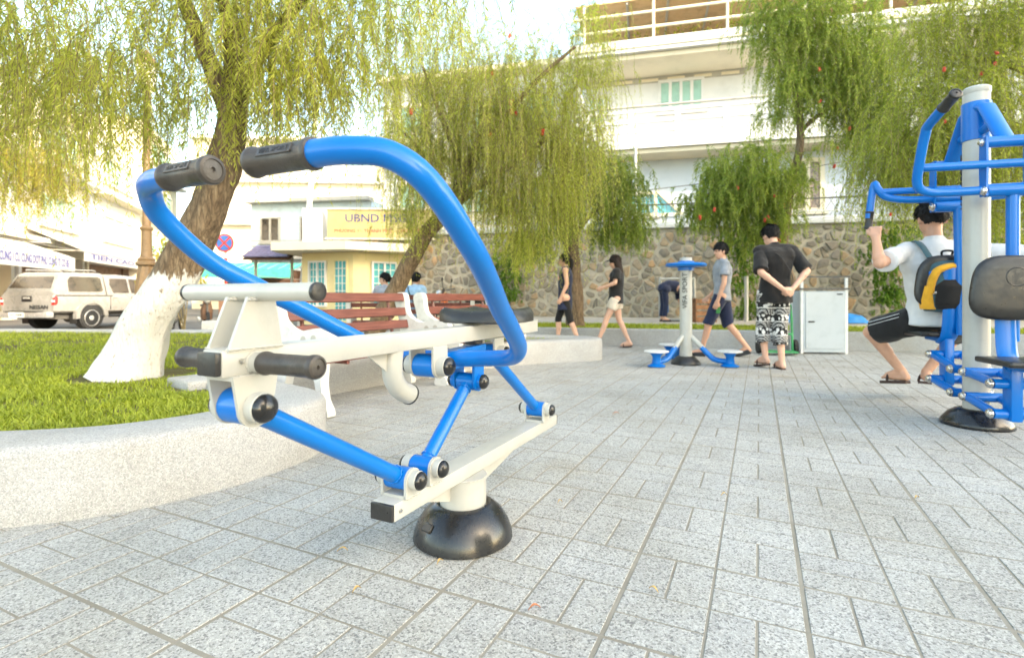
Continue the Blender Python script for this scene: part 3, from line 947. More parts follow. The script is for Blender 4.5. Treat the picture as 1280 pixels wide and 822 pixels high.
# tan awning sheets with battens
aw = MB(); aw.box((10.4, 1.2, 11.27), (21, 4.6, 0.05))
a_ = aw.build('roof_awning', M['tan_sheet'], house, smooth=False)
b = MB()
for i in range(15): b.cyl((0.3 + i * 1.4, -1.05, 11.2), (0.3 + i * 1.4, 3.1, 11.2), 0.045, 6)
b.build('awning_batten', M['grey_trim'], a_)
wl(M['tan_sheet'], ((10, 2.8, 10.5), (20, 0.2, 1.45)), name='terrace_back_wall')
b = MB()
for k in range(420):
    c = Vector((random.uniform(1.2, 6.2), -0.75 + random.gauss(0, .12), 9.85 + random.random() ** 2 * 0.55)); s_ = 0.09
    u = Vector((random.gauss(0, 1), random.gauss(0, 1), random.gauss(0, 1))).normalized() * s_; w = u.orthogonal().normalized() * s_ * .5
    b.add([c - u, c + w, c + u, c - w], [(0, 1, 2, 3)])
b.build('terrace_plants', M['leaf_yellow'], house, smooth=False, kind='stuff')
# windows
window(house, 2.8, 4.45, 7.75, 9.0, 0.6, 4, M['white_wall'], M['green_shutter'], 0.11, 0.12, cross=9)
window(house, 0.15, 0.85, 7.4, 8.6, 0.6, 2, M['white_wall'], M['green_shutter'], 0.1, 0.12, cross=9)
window(house, 7.2, 8.25, 3.75, 5.6, 0.0, 2, M['cream_wall'], M['ornate_pane'], 0.14, 0.14)
window(house, 4.7, 5.35, 4.25, 5.3, 0.0, 1, M['cream_wall'], M['teal_glass'], 0.1, 0.14)
window(house, 11.2, 12.6, 3.6, 5.0, 0.0, 2, M['cream_wall'], M['teal_glass'], 0.14, 0.14)
# stair window with a sloping side: square pane + triangle pane
f = window(house, 1.75, 2.75, 3.82, 4.72, 0.0, 1, M['cream_wall'], M['teal_glass'], 0.11, 0.14, bars=(5, 1))
b = MB(); b.prism([(0, 0), (0.72, 0), (0, 0.72)], (2.75, -0.02, 3.9), (1, 0, 0), (0, 0, 1), 0.03); b.build('pane', M['teal_glass'], f, smooth=False)
b = MB(); b.box((3.2, -0.05, 3.86), (0.9, 0.12, 0.09)); b.box((3.17, -0.056, 4.3), (1.2, 0.12, 0.1), rot=Matrix.Rotation(R(45), 3, 'Y'))
b.build('sloped_frame', M['cream_wall'], f, smooth=False)
b = MB(); b.tube([(2, -1.25, 6.05), (2, -1.25, 3.0)], 0.04, 8); b.build('drain_pipe', M['iron_white'], house)

# neighbours to the left of it, pale and high
def plain_house(name, label, origin, rz, w, d, z0, floors, fh, wallm, trimm, bays, glassm, balcony=True):
    t = thing(name, label, 'house', origin, rz)
    b = MB(); b.box((w / 2, d / 2, z0 + floors * fh / 2), (w, d, floors * fh)); b.build('wall', wallm, t, smooth=False)
    for k in range(1, floors + 1):
        b = MB(); b.box((w / 2, -0.2, z0 + k * fh), (w + 0.1, 0.9, 0.22)); b.build('ledge', trimm, t, smooth=False)
    for k in range(floors):
        for i in range(bays):
            xa = w * (i + 0.25) / bays
            window(t, xa, xa + w * 0.5 / bays, z0 + k * fh + 0.9, z0 + k * fh + 2.4, 0.0, 2, trimm, glassm, 0.09, 0.14)
        if balcony and k > 0:
            for z in (0.35, 0.65, 0.95):
                b = MB(); b.box((w / 2, -0.6, z0 + k * fh + z), (w, 0.05, 0.06)); b.build('balcony_rail', trimm, t, smooth=False)
    return t
plain_house('white_house', 'white house behind the weeping trees, left of the house with the roof awning', bk(-12.2, HN + 1.2, 0), -R(14), 8.4, 8, 0.0, 3, 3.4, M['white_wall'], M['cream_wall'], 3, M['green_shutter'])

# shop row across the road
SQ = Vector((-0.342, 0.940, 0)); SP = Vector((-18.9, 21.2, -0.16)); SRZ = math.atan2(SQ.y, SQ.x)
def shop(name, label, t0, w, floors, wallm, trimm):
    o = SP + SQ * t0 + Vector((SQ.y, -SQ.x, 0)) * -2.2
    t = thing(name, label, 'shop house', o, SRZ)
    h = floors * 3.6
    b = MB(); b.box((w / 2, 4, 3.1 + (h - 3.1) / 2), (w - 0.06, 8, h - 3.1)); b.build('upper_wall', wallm, t, smooth=False)
    b = MB(); b.box((w / 2, 4.6, 1.55), (w - 0.06, 6.8, 3.1)); b.build('shopfront', M['brown_dark'], t, smooth=False)
    for k in (0, 1): 
        b = MB(); b.box((0.15 + k * (w - 0.3), 0.4, 1.55), (0.26, 0.5, 3.1)); b.build('pillar', trimm, t, smooth=False)
    for k in range(1, floors):
        b = MB(); b.box((w / 2, -0.35, k * 3.6), (w - 0.1, 1.0, 0.2)); b.build('ledge', trimm, t, smooth=False)
        window(t, w * .2, w * .8, k * 3.6 + 0.9, k * 3.6 + 2.5, 0.0, 3, trimm, M['green_shutter'], 0.1, 0.14)
    return t
def goods(t, items):
    for (x, y, z, d, m_) in items:
        b = MB(); b.box((x, y, z), d, bev=0.05); b.build('display', M[m_], t, smooth=False)
s1 = shop('shop_house', 'pale three storey shop house behind the nearest white awning', -6.0, 9.0, 3, M['shop_white'], M['shop_cream'])
goods(s1, [(3.0, 0.95, 1.0, (1.4, .5, 1.7), 'orange_brown'), (5.0, 0.95, 0.8, (1.3, .5, 1.4), 'orange_brown'), (7.1, .95, 1.2, (1.2, .4, 2.0), 'orange_brown')])
s2 = shop('shop_house', 'cream shop house with a brown open front and green goods', 3.3, 7.0, 3, M['shop_cream'], M['shop_white'])
goods(s2, [(2.0, 0.9, 0.75, (3.2, .6, 1.1), 'green_goods'), (5.4, 0.9, 1.6, (.9, .4, .5), 'pink_goods')])
shop('shop_house', 'far white shop house in the row beyond the lamp post', 10.6, 9.0, 3, M['shop_white'], M['shop_cream'])
shop('shop_house', 'cream shop house farthest up the street', 19.9, 10.0, 4, M['shop_cream'], M['shop_white'])
shop('shop_house', 'white shop house just left of the picture at the near end of the row', -15.5, 9.4, 3, M['shop_white'], M['shop_cream'])
# unseen blocks added behind the camera to keep the low sun off the square
plain_house('shade_block', 'unseen five storey cream block added far behind the camera to shade the square', (33.0, -20, -0.16), R(180), 15.0, 9, 0.0, 5, 3.72, M['cream_wall'], M['white_wall'], 5, M['green_shutter'])
plain_house('shade_block', 'unseen six storey yellow block added far behind the camera to shade the square', (46.0, -20.01, -0.16), R(180), 12.98, 7, 0.0, 6, 3.75, M['yellow_wall'], M['white_wall'], 4, M['green_shutter'])
plain_house('shade_block', 'unseen eight storey white block added far behind the camera on the right to shade the square', (80.0, -20.02, -0.16), R(180), 33.98, 6, 0.0, 8, 3.75, M['white_wall'], M['cream_wall'], 9, M['green_shutter'])
def awning(label, t0, w, proj, ztop, zlow, val, lettering, mat, lm, at=None):
    o = at[0] if at else SP + SQ * t0 + Vector((SQ.y, -SQ.x, 0)) * -2.2
    t = thing('awning', label, 'awning', o, at[1] if at else SRZ)
    b = MB(); b.add([(0, -.03, ztop), (w, -.03, ztop), (w, -proj, zlow), (0, -proj, zlow), (0, -.03, ztop - .03), (w, -.03, ztop - .03), (w, -proj, zlow - .03), (0, -proj, zlow - .03)], [(0, 3, 2, 1), (4, 5, 6, 7), (0, 4, 7, 3), (1, 2, 6, 5), (0, 1, 5, 4), (3, 7, 6, 2)])
    b.build('canopy', mat, t, smooth=False)
    b = MB(); b.box((w / 2, -proj - 0.02, zlow - val / 2), (w, 0.025, val)); v = b.build('valance', mat, t, smooth=False)
    if lettering: text('lettering', lettering, val * 0.72, lm, v, (w / 2, -proj - 0.036, zlow - val / 2), (1, 0, 0), (0, 0, 1), 0.002, sx=w * 0.86 / max(len(lettering) * val * 0.72 * 0.60, .1), bold=.025)
    b = MB()
    for k in (0, 1): b.cyl((0.04 + k * (w - 0.08), -0.1, zlow), (0.04 + k * (w - 0.08), -proj, zlow - 0.02), 0.025, 6)
    for k in range(int(w / 0.5) + 1): b.cyl((min(k * .5, w), -.04, ztop + .005), (min(k * .5, w), -proj, zlow + .005), 0.012, 4)
    b.build('frame', M['grey_trim'], t)
    return t
awning('sagging white shop awning with blue capital letters on its valance, above the pickup', -4.2, 6.4, 2.3, 3.6, 2.75, 0.62, 'CUNG I CU CUNG DOT PHU CUNG TI CO BE', M['awning_white'], M['navy_letter'])
awning('second white shop awning with small lettering, left of the lamp post', 3.5, 7.5, 2.2, 4.2, 3.2, 0.5, 'TIEN CAO', M['awning_white'], M['navy_letter'])
awning('green shop awning over a dark stall beyond the leaning trunk', 0, 4.2, 1.8, 2.75, 2.35, 0.42, None, M['awning_green'], None, (Vector((-14.9, 26.5, -.16)), R(6)))
st = thing('market_stall', 'dark street stall with a counter under the green awning', 'stall', (-14.7, 26.9, -.16), R(6))
b = MB(); b.box((1.9, .1, 1.2), (3.9, .3, 2.4)); b.build('back_board', M['brown_dark'], st, smooth=False)
b = MB(); b.box((1.9, -.9, .45), (3.6, .6, .9), bev=.02); b.build('counter', M['brown_dark'], st, smooth=False)
for k in range(6):
    b = MB(); b.box((.5 + k * .56, -.85, 1.06), (.4, .4, .32), bev=.03); b.build('crate', M[('orange_brown', 'iron_dark', 'green_goods', 'brick_red')[k % 4]], st, smooth=False)

# yellow guard house with a sign board
kx = thing('guard_house', 'small yellow guard house with a white flat eave and teal barred windows', 'guard house', (-4.75, 15.6, 0.0), 0.0)
c0, c1, c2 = (-1.75, 0.55), (0.0, 0.0), (1.55, 1.0)     # corners of its bent front
def panel(p, q, mat, z0, z1, th, name='wall'):
    d = Vector((q[0] - p[0], q[1] - p[1], 0)); L = d.length; m = MB()
    m.box((L / 2, th / 2, (z0 + z1) / 2), (L, th, z1 - z0))
    o = m.build(name, mat, kx, smooth=False, loc=(p[0], p[1], 0)); o.rotation_euler = (0, 0, math.atan2(d.y, d.x)); return o
w1 = panel(c0, c1, M['yellow_wall'], 0, 2.2, 0.2); w2 = panel(c1, c2, M['yellow_wall'], 0, 2.199, 0.2)
w3 = panel((-1.55, 3.2), c0, M['yellow_wall'], 0, 2.198, 0.2)
window(w1, 0.28, 0.92, 0.55, 1.95, 0.0, 2, M['white_wall'], M['teal_glass'], 0.05, 0.12, bars=(2, 6), sill=False)
window(w1, 1.18, 1.66, 0.1, 1.97, 0.0, 1, M['yellow_wall'], M['teal_glass'], 0.04, 0.1, bars=(3, 8), sill=False)
window(w2, 0.55, 1.35, 0.6, 1.93, 0.0, 2, M['white_wall'], M['teal_glass'], 0.05, 0.12, bars=(2, 6), sill=False)
b = MB(); b.prism([(-2.5, 0.5), (-2.3, -0.35), (0.0, -0.75), (1.95, 0.35), (1.9, 3.0), (-2.4, 3.2)], (0, 0, 2.33), (1, 0, 0), (0, 1, 0), 0.24)
b.build('eave', M['cream_wall'], kx, smooth=False)
b = MB(); b.box((-1.35, 0.6, 3.0), (0.62, 0.5, 1.12)); b.build('parapet_block', M['white_wall'], kx, smooth=False)
sb = thing('sign_board', 'long yellow sign board with blue letters on the guard house roof', 'sign board', (-4.75, 15.6, 2.45), R(2))
b = MB(); b.box((0.75, 0.3, 0.62), (3.2, 0.12, 0.86), bev=0.02); pb = b.build('board', M['sign_yellow'], sb, smooth=False)
for z in (0.17, 1.07):
    b = MB(); b.box((0.75, 0.28, z), (3.28, 0.17, 0.05)); b.build('frame', M['cream_wall'], sb, smooth=False)
for x in (-.75, 2.25):
    b = MB(); b.box((x, 0.3, 0.09), (0.08, 0.1, 0.16)); b.build('leg', M['grey_trim'], sb, smooth=False)
text('lettering', 'UBND MSGA', 0.34, M['navy_letter'], pb, (0.75, 0.236, 0.78), (1, 0, 0), (0, 0, 1), 0.003, 1.1)
text('lettering', 'PHUONG 1 - THANH PHO - CHUNG TAY', 0.15, M['sign_red'], pb, (0.75, 0.236, 0.40), (1, 0, 0), (0, 0, 1), 0.003, 1.0)
# little tiled gate roof, blue-grey house, leaning pole between guard house and trunk
gr = thing('tiled_canopy', 'small dark purple tiled canopy on posts left of the guard house', 'canopy', (-7.9, 17.2, -0.1))
b = MB()
for r_ in range(5):
    for k in range(9):
        b.box((-0.65 + k * 0.165, -0.45 + r_ * 0.2, 2.28 + r_ * 0.09), (0.15, 0.24, 0.03), rot=Matrix.Rotation(R(22), 3, 'X'))
b.build('tile', M['tile_purple'], gr, smooth=False, kind='stuff')
b = MB(); b.box((0, 0, 2.36), (1.5, 1.0, 0.04), rot=Matrix.Rotation(R(24), 3, 'X')); b.build('roof_board', M['brown_dark'], gr, smooth=False)
for x in (-.6, .6):
    b = MB(); b.cyl((x, 0.1, 0), (x, 0.1, 2.35), 0.05, 8); b.build('post', M['grey_trim'], gr)
plain_house('grey_house', 'grey and pale blue house with a jutting upper floor behind the leaning pole', (-15.5, 31.0, -0.16), R(-8), 7.5, 6, 0.0, 2, 3.3, M['sheet_blue'], M['grey_trim'], 3, M['dark_glass'])
plain_house('cream_house', 'tall sunlit cream house at the end of the street behind the leaning trunk', (-27, 44.0, -0.16), R(4), 24, 8, 0.0, 4, 3.6, M['shop_cream'], M['shop_white'], 6, M['green_shutter'])
up = MB(); up.tube(catmull([(-7.3, 18.0, -0.16), (-7.15, 18.0, 2.2), (-6.9, 18.0, 5.2), (-6.8, 18, 7)], 4), lerps([.11, .1, .085, .07], 4), 10)
o = up.build('utility_pole', M['iron_white']); tag(o, 'pale leaning utility pole between the trunk and the guard house', 'utility pole')

# lamp post
lp = thing('lamp_post', 'ornate bronze lamp post with a fluted foot beside the pickup', 'lamp post', (-6.62, 9.45, 0.20))
b = MB()
V, F = [], []
prof = [(0.17, 0.0), (0.17, 0.12), (0.145, 0.16), (0.15, 0.5), (0.165, 0.75), (0.13, 1.12), (0.115, 1.22)]
seg = 32
for (r_, z) in prof:
    for k in range(seg):
        rr = r_ * (1 + 0.09 * math.cos(k * 2 * math.pi * 8 / seg)); a = 2 * math.pi * k / seg + z * 0.7
        V.append((rr * math.cos(a), rr * math.sin(a), z))
for i in range(len(prof) - 1):
    for k in range(seg): F.append((i * seg + k, i * seg + (k + 1) % seg, (i + 1) * seg + (k + 1) % seg, (i + 1) * seg + k))
b.add(V, F); b.build('fluted_foot', M['bronze'], lp)
b = MB(); b.lathe([(0.12, 1.2), (0.165, 1.23), (0.165, 1.27), (0.13, 1.3), (0.14, 1.33), (0.10, 1.37), (0.085, 1.5), (0.082, 1.86)], 24); b.build('collar', M['bronze'], lp)
b = MB(); b.lathe([(0.082, 1.84), (0.105, 1.87), (0.105, 1.9), (0.07, 1.93), (0.062, 2.2), (0.055, 4.2), (0.08, 4.25), (0.05, 4.3)], 20); b.build('shaft', M['bronze'], lp)
b = MB(); b.lathe([(0.05, 4.3), (0.14, 4.42), (0.19, 4.8), (0.1, 4.86)], 6); b.build('lantern', M['plate_white'], lp, smooth=False)
b = MB(); b.lathe([(0.21, 4.85), (0.12, 4.98), (0.02, 5.12)], 6); b.build('lantern_cap', M['bronze'], lp, smooth=False)

# no parking sign
ns = thing('traffic_sign', 'round blue and red no stopping sign on a striped pole behind the trunk', 'traffic sign', (-7.68, 14.0, -0.16))
b = MB()
b.cyl((0, 0, 0), (0, 0, 2.75), 0.035, 10); b.build('pole', M['iron_white'], ns)
for k in range(4):
    b = MB(); b.cyl((0, 0, 0.3 + k * .5), (0, 0, 0.55 + k * .5), 0.037, 10); b.build('stripe', M['sign_red'], ns)
b = MB(); b.axlathe((0, -0.05, 2.45), (0, -1, 0), [(0.245, 0), (0.245, 0.02), (0.2, 0.022)], 28); b.build('rim', M['sign_red'], ns)
b = MB(); b.axlathe((0, -0.071, 2.45), (0, -1, 0), [(0.2, 0), (0.2, 0.006)], 28); b.build('face', M['sign_blue'], ns)
for s_ in (-1, 1):
    b = MB(); b.box((0, -0.081 - 0.002 * (s_ > 0), 2.45), (0.40, 0.006, 0.045), rot=Matrix.Rotation(R(45 * s_), 3, 'Y')); b.build('cross_bar', M['sign_red'], ns, smooth=False)

# overhead cables
for i, (p, q, sag, lab) in enumerate([((560, 255, 15), (1120, 190, 13), .25, 'thin dark cable sagging across the lower house front'), ((-80, 255, 17), (260, 330, 24), .4, 'dark cable slanting down above the shop awnings'), ((1195, 130, 9.5), (1400, 20, 8.5), .02, 'pale cable slanting up at the right behind the tall exercise post'), ((-60, 283, 16), (420, 352, 26), .3, 'lower dark cable over the street behind the pickup')]):
    a, c = pix(*p), pix(*q)
    b = MB(); b.tube([a.lerp(c, t / 16) - Vector((0, 0, sag * 4 * (t / 16) * (1 - t / 16))) for t in range(17)], 0.012, 5)
    o = b.build('cable', M['iron_white'] if i == 2 else M['wire']); tag(o, lab, 'cable')
# ------------------------------------------------------------------ the rowing machine in front
# local x runs along the machine away from the camera, -y is its right-hand side, z up
RTH = R(26.1)
rower = thing('rowing_machine', 'blue and cream outdoor rowing machine with black grips, nearest thing on the paving', 'rowing machine', (-0.174, 1.857, 0), R(90) - RTH)
def U(u, v, w): return Vector((u, -v, w))
YV = (0, -1, 0)     # the machine's right-hand direction
def part(b, name, mat, parent=None, ang=38): return b.build(name, M[mat], parent or rower, ang=ang)

# foot: rubber dome, post, beam with gussets
b = MB(); b.lathe([(0.168, 0.0), (0.176, 0.006), (0.172, 0.03), (0.160, 0.062), (0.138, 0.094), (0.112, 0.116), (0.096, 0.124), (0.088, 0.124), (0.086, 0.115)], 48)
dome = part(b, 'base_cover', 'gloss_black', ang=60)
b = MB(); a0 = R(160)
b.box((0.152 * math.cos(a0), 0.152 * math.sin(a0), 0.076), (0.03, 0.045, 0.012), rot=Matrix.Rotation(a0, 3, 'Z') @ Matrix.Rotation(R(55), 3, 'Y'), bev=0.004); part(b, 'slot', 'rubber', dome)
b = MB(); b.cyl((0, 0, 0.0), (0, 0, 0.221), 0.0825, 40); part(b, 'post', 'cream')
b = MB(); b.box((0.195, 0, 0.246), (1.25, 0.08, 0.05), bev=0.006, seg=2); beam0 = part(b, 'base_beam', 'cream')
b = MB(); b.box((-0.434, 0, 0.246), (0.012, 0.077, 0.047), bev=0.004, seg=2); part(b, 'end_cap', 'rubber', beam0)
b = MB(); b.box((0.824, 0, 0.246), (0.012, 0.077, 0.047), bev=0.004, seg=2); part(b, 'end_cap', 'rubber', beam0)
b = MB()
b.prism([(0.08, 0.0), (0.55, 0.0), (0.09, -0.085), (0.082, -0.085)], U(0, -0.004, 0.2215), (1, 0, 0), (0, 0, 1), 0.007)
b.prism([(-0.08, 0.0), (-0.24, 0.0), (-0.225, -0.022), (-0.083, -0.07)], U(0, -0.004, 0.2215), (1, 0, 0), (0, 0, 1), 0.007)
part(b, 'gusset', 'cream')
b = MB(); b.cyl(U(-0.405, 0.041, 0.246), U(-0.405, 0.0445, 0.246), 0.006, 10); part(b, 'rivet', 'steel', beam0)

def clevis(u, w, base, mat, half=0.042, th=0.009, rad=0.034, wid=None, boss=0.028, bl=0.024, base_w=None, up=True, capr=None, both=True):
    """two ear plates round a pin at (u, w); the ears stand on (up) or hang from height base"""
    wid = wid or rad
    b = MB()
    for s_ in (-1, 1):
        arc = [(rad * math.cos(a), rad * math.sin(a)) for a in [math.pi * k / 10 for k in range(11)]]
        if not up: arc = [(x, -y) for x, y in arc][::-1]
        poly = ([(wid, base - w)] + arc + [(-wid, base - w)]) if up else ([(-wid, base - w)] + arc[::1] + [(wid, base - w)])
        b.prism(poly, U(u, s_ * half, w), (1, 0, 0), (0, 0, 1), th)
    if up: b.box(U(u, 0, base + 0.004), (wid * 2, half * 2, 0.008))
    else: b.box(U(u, 0, base - 0.004), (wid * 2, half * 2, 0.008))
    cl = b.build('bracket', M[mat], rower, ang=50)
    for s_ in (-1, 1):
        b = MB(); o_ = half + th / 2
        b.axlathe(U(u, s_ * o_, w), (0, -s_, 0), [(boss, 0), (boss, bl - 0.003), (boss - 0.003, bl), (0.008, bl)], 28); b.build('boss', M[mat], cl)
        cr = capr or boss * 0.93
        b = MB(); b.axlathe(U(u, s_ * (o_ + bl), w), (0, -s_, 0), [(cr, -0.004), (cr * 1.02, 0.001), (cr * 0.93, cr * 0.28), (cr * 0.7, cr * 0.5), (cr * 0.36, cr * 0.63), (1e-4, cr * 0.68)], 28); b.build('pin_cap', M['gloss_black'], cl, ang=70)
    return cl
clevis(-0.352, 0.318, 0.271, 'cream')
clevis(-0.236, 0.318, 0.271, 'cream')
clevis(0.66, 0.326, 0.271, 'cream', half=0.045)
# seat rail and its front head
b = MB(); b.box((-0.165, 0, 0.7195), (1.54, 0.06, 0.055), bev=0.006, seg=2); rail = part(b, 'seat_rail', 'cream')
b = MB(); b.box((-0.941, 0, 0.7195), (0.014, 0.056, 0.046), bev=0.004, seg=2); part(b, 'end_cap', 'rubber', rail)
b = MB(); b.cyl(U(-0.895, 0.031, 0.722), U(-0.895, 0.0345, 0.722), 0.0055, 10); part(b, 'rivet', 'steel', rail)
# head: two trapezoid plates carrying the cross bar
b = MB()
for s_ in (-1, 1):
    b.prism([(-0.925, 0.742), (-0.80, 0.742), (-0.818, 0.850), (-0.882, 0.850)], U(0, s_ * 0.031, 0), (1, 0, 0), (0, 0, 1), 0.008)
part(b, 'head_plate', 'cream')
b = MB(); b.cyl(U(-0.85, -0.205, 0.860), U(-0.85, 0.190, 0.860), 0.0185, 24); cb = part(b, 'cross_bar', 'cream')
for s_ in (-1, 1):
    e = U(-0.85, 0.190 if s_ > 0 else -0.205, 0.860)
    b = MB(); b.axlathe(e, (0, -s_, 0), [(0.0185, -0.003), (0.0192, 0.001), (0.0185, 0.006), (0.014, 0.008), (1e-4, 0.006)], 24); part(b, 'end_cap', 'rubber', cb)
def grip(p, q, r, name='foot_peg', parent=None, mat='rubber_warm'):
    """ribbed rubber sleeve from p (inner) to q (outer end)"""
    d = Vector(q) - Vector(p); L = d.length
    prof = [(r * .8, -0.002), (r * 1.1, 0.0), (r * 1.14, 0.006), (r * 1.1, 0.012), (r * 1.0, 0.015), (r * 0.985, L * .5), (r * 1.0, L - 0.017), (r * 1.1, L - 0.014), (r * 1.12, L - 0.006), (r * 1.02, L), (r * 0.8, L + 0.002), (r * 0.75, L - 0.001), (r * 0.2, L + 0.0005), (r * .12, L - 0.004), (1e-4, L - 0.004)]
    b = MB(); b.axlathe(p, d, prof, 32); return part(b, name, mat, parent, ang=45)
for s_ in (-1, 1):
    b = MB(); b.cyl(U(-0.862, s_ * 0.028, 0.716), U(-0.862, s_ * 0.062, 0.716), 0.0215, 24); part(b, 'peg_stub', 'cream')
    grip(U(-0.862, s_ * 0.056, 0.716), U(-0.862, s_ * 0.205, 0.716), 0.0215)
# front pivot under the head
clevis(-0.868, 0.626, 0.693, 'cream', half=0.037, th=0.008, rad=0.040, wid=0.052, boss=0.031, bl=0.024, up=False)
b = MB(); b.cyl(U(-0.868, -0.032, 0.626), U(-0.868, 0.032, 0.626), 0.037, 28); part(b, 'pivot_sleeve', 'blue')
# links
def link_tube(p, q, r, name='link_arm'):
    b = MB(); b.cyl(p, q, r, 24); return part(b, name, 'blue')
link_tube(U(-0.868, 0, 0.626), U(-0.352, 0, 0.318), 0.0235)
b = MB(); b.cyl(U(-0.352, -0.037, 0.318), U(-0.352, 0.037, 0.318), 0.033, 24); part(b, 'pivot_sleeve', 'blue')
link_tube(U(-0.236, 0, 0.318), U(0.034, 0, 0.546), 0.0225)
b = MB(); b.cyl(U(-0.236, -0.037, 0.318), U(-0.236, 0.037, 0.318), 0.031, 24); part(b, 'pivot_sleeve', 'blue')
b = MB(); b.cyl(U(0.034, -0.034, 0.546), U(0.034, 0.034, 0.546), 0.031, 24); part(b, 'pivot_sleeve', 'blue')
link_tube(U(0.66, 0, 0.326), U(0.185, 0, 0.640), 0.0225)
b = MB(); b.cyl(U(0.66, -0.040, 0.326), U(0.66, 0.040, 0.326), 0.034, 24); part(b, 'pivot_sleeve', 'blue')
b = MB(); b.cyl(U(0.19, -0.035, 0.636), U(0.19, 0.035, 0.636), 0.033, 24); part(b, 'pivot_sleeve', 'blue')
# blue bracket of the second link under the handle hub
clevis(0.034, 0.548, 0.632, 'blue', half=0.042, th=0.009, rad=0.034, boss=0.026, bl=0.018, up=False, capr=0.026)
# rail brackets of the handle hub and the rear link
clevis(-0.212, 0.632, 0.693, 'cream', half=0.043, th=0.008, rad=0.039, boss=0.031, bl=0.03, up=False)
b = MB(); b.cyl(U(-0.212, -0.038, 0.632), U(-0.212, 0.038, 0.632), 0.037, 28); part(b, 'pivot_sleeve', 'blue')
clevis(0.19, 0.636, 0.693, 'cream', half=0.043, th=0.008, rad=0.038, boss=0.027, bl=0.03, up=False)
# handle hub: flat box running back from the pivot
b = MB(); b.prism([(-0.212, 0.60), (0.085, 0.614), (0.125, 0.622), (0.125, 0.674), (0.10, 0.674), (-0.212, 0.664)], U(0, 0.0, 0), (1, 0, 0), (0, 0, 1), 0.05); part(b, 'handle_hub', 'blue', ang=30)
b = MB(); b.box((0.075, 0, 0.685), (0.05, 0.05, 0.016), bev=0.003); part(b, 'stop_block', 'rubber')
# bumper pipe under the rail
P = catmull([U(-0.385, 0, 0.70), U(-0.39, 0, 0.655), U(-0.385, 0, 0.615), U(-0.355, 0, 0.578), U(-0.310, 0, 0.556)], 6)
b = MB(); b.tube(P, 0.0295, 24); bp = part(b, 'bumper_pipe', 'cream')
d_ = (P[-1] - P[-2]).normalized()
b = MB(); b.axlathe(P[-1], d_, [(0.0295, -0.001), (0.031, 0.0), (0.031, 0.005), (0.026, 0.007), (1e-4, 0.007)], 24); part(b, 'end_cap', 'rubber', bp)
b = MB(); b.prism([(-0.50, 0.6925), (-0.40, 0.6925), (-0.405, 0.63)], U(0, 0, 0), (1, 0, 0), (0, 0, 1), 0.006); part(b, 'gusset', 'cream')
# seat
b = MB()
V, F = [], []
NU, NV = 22, 22
def seat_pt(i, j, top):
    a = -1 + 2 * i / NU; c = -1 + 2 * j / NV
    # squircle outline
    x = a * math.sqrt(1 - c * c / 2.6); y = c * math.sqrt(1 - a * a / 2.6)
    rim = max(abs(a), abs(c))
    z = (0.040 + 0.020 * abs(c) ** 2.2 + 0.012 * a * a - 0.034 * (max(0, rim - 0.80) / 0.20) ** 1.6) if top else (0.0 if rim < 0.9 else 0.006)
    return (0.18 + x * 0.165, y * 0.172, 0.752 + z)
for top in (1, 0):
    for i in range(NU + 1):
        for j in range(NV + 1): V.append(seat_pt(i, j, top))
S_ = (NU + 1) * (NV + 1)
for t in (0, 1):
    for i in range(NU):
        for j in range(NV):
            q = [t * S_ + i * (NV + 1) + j, t * S_ + (i + 1) * (NV + 1) + j, t * S_ + (i + 1) * (NV + 1) + j + 1, t * S_ + i * (NV + 1) + j + 1]
            F.append(tuple(q if t == 0 else q[::-1]))
edge = [i * (NV + 1) for i in range(NU + 1)] + [NU * (NV + 1) + j for j in range(1, NV + 1)] + [i * (NV + 1) + NV for i in range(NU - 1, -1, -1)] + [j for j in range(NV - 1, 0, -1)]
for k in range(len(edge)):
    a, c = edge[k], edge[(k + 1) % len(edge)]; F.append((a, c, c + S_, a + S_))
b.add(V, F); seat = part(b, 'seat', 'rubber', ang=50)
b = MB(); b.box((0.18, 0, 0.7495), (0.2, 0.11, 0.008), bev=0.002); part(b, 'seat_plate', 'cream', seat)
# handle arms
for s_ in (1, -1):
    A = [(-0.887, .216, 1.1145), (-.879, .296, 1.113), (-.8446, .3675, 1.103), (-.789, .4154, 1.053), (-.657, .4233, .951), (-.53, .395, .882), (-.413, .3623, .8215), (-.30, .338, .762), (-.200, .312, .708), (-.155, .285, .676), (-.120, .235, .658), (-.100, .15, .650), (-.105, .08, .645), (-.115, .0, .642)]
    pts_ = catmull([U(a, s_ * v, w) for a, v, w in A], 8)
    b = MB(); b.tube(pts_, 0.0258, 28); ha = part(b, 'handle_arm', 'blue', ang=60)
    g0, g1 = U(-0.886, s_ * 0.222, 1.1145), U(-0.892, s_ * 0.060, 1.114)
    gr_ = grip(g0, g1, 0.0275, 'hand_grip')
    # raised label plate with the maker's name on the camera side of the grip
    mid = g0.lerp(g1, 0.47); ax_ = (g1 - g0).normalized()
    nrm = Vector((-0.93, 0, 0.36)); nrm = (nrm - ax_ * nrm.dot(ax_)).normalized(); upv = nrm.cross(ax_) if s_ < 0 else ax_.cross(nrm)
    if upv.z < 0: upv = -upv
    xd = upv.cross(nrm)
    Rm = Matrix((xd, upv, nrm)).transposed()
    b = MB(); b.box(mid + nrm * 0.0270, (0.088, 0.02, 0.003), rot=Rm, bev=0.001); part(b, 'label_plate', 'rubber_warm', gr_)
    text('lettering', 'VIFA SPORT', 0.0145, M['rubber'], gr_, mid + nrm * 0.0288, xd, upv, 0.0006)

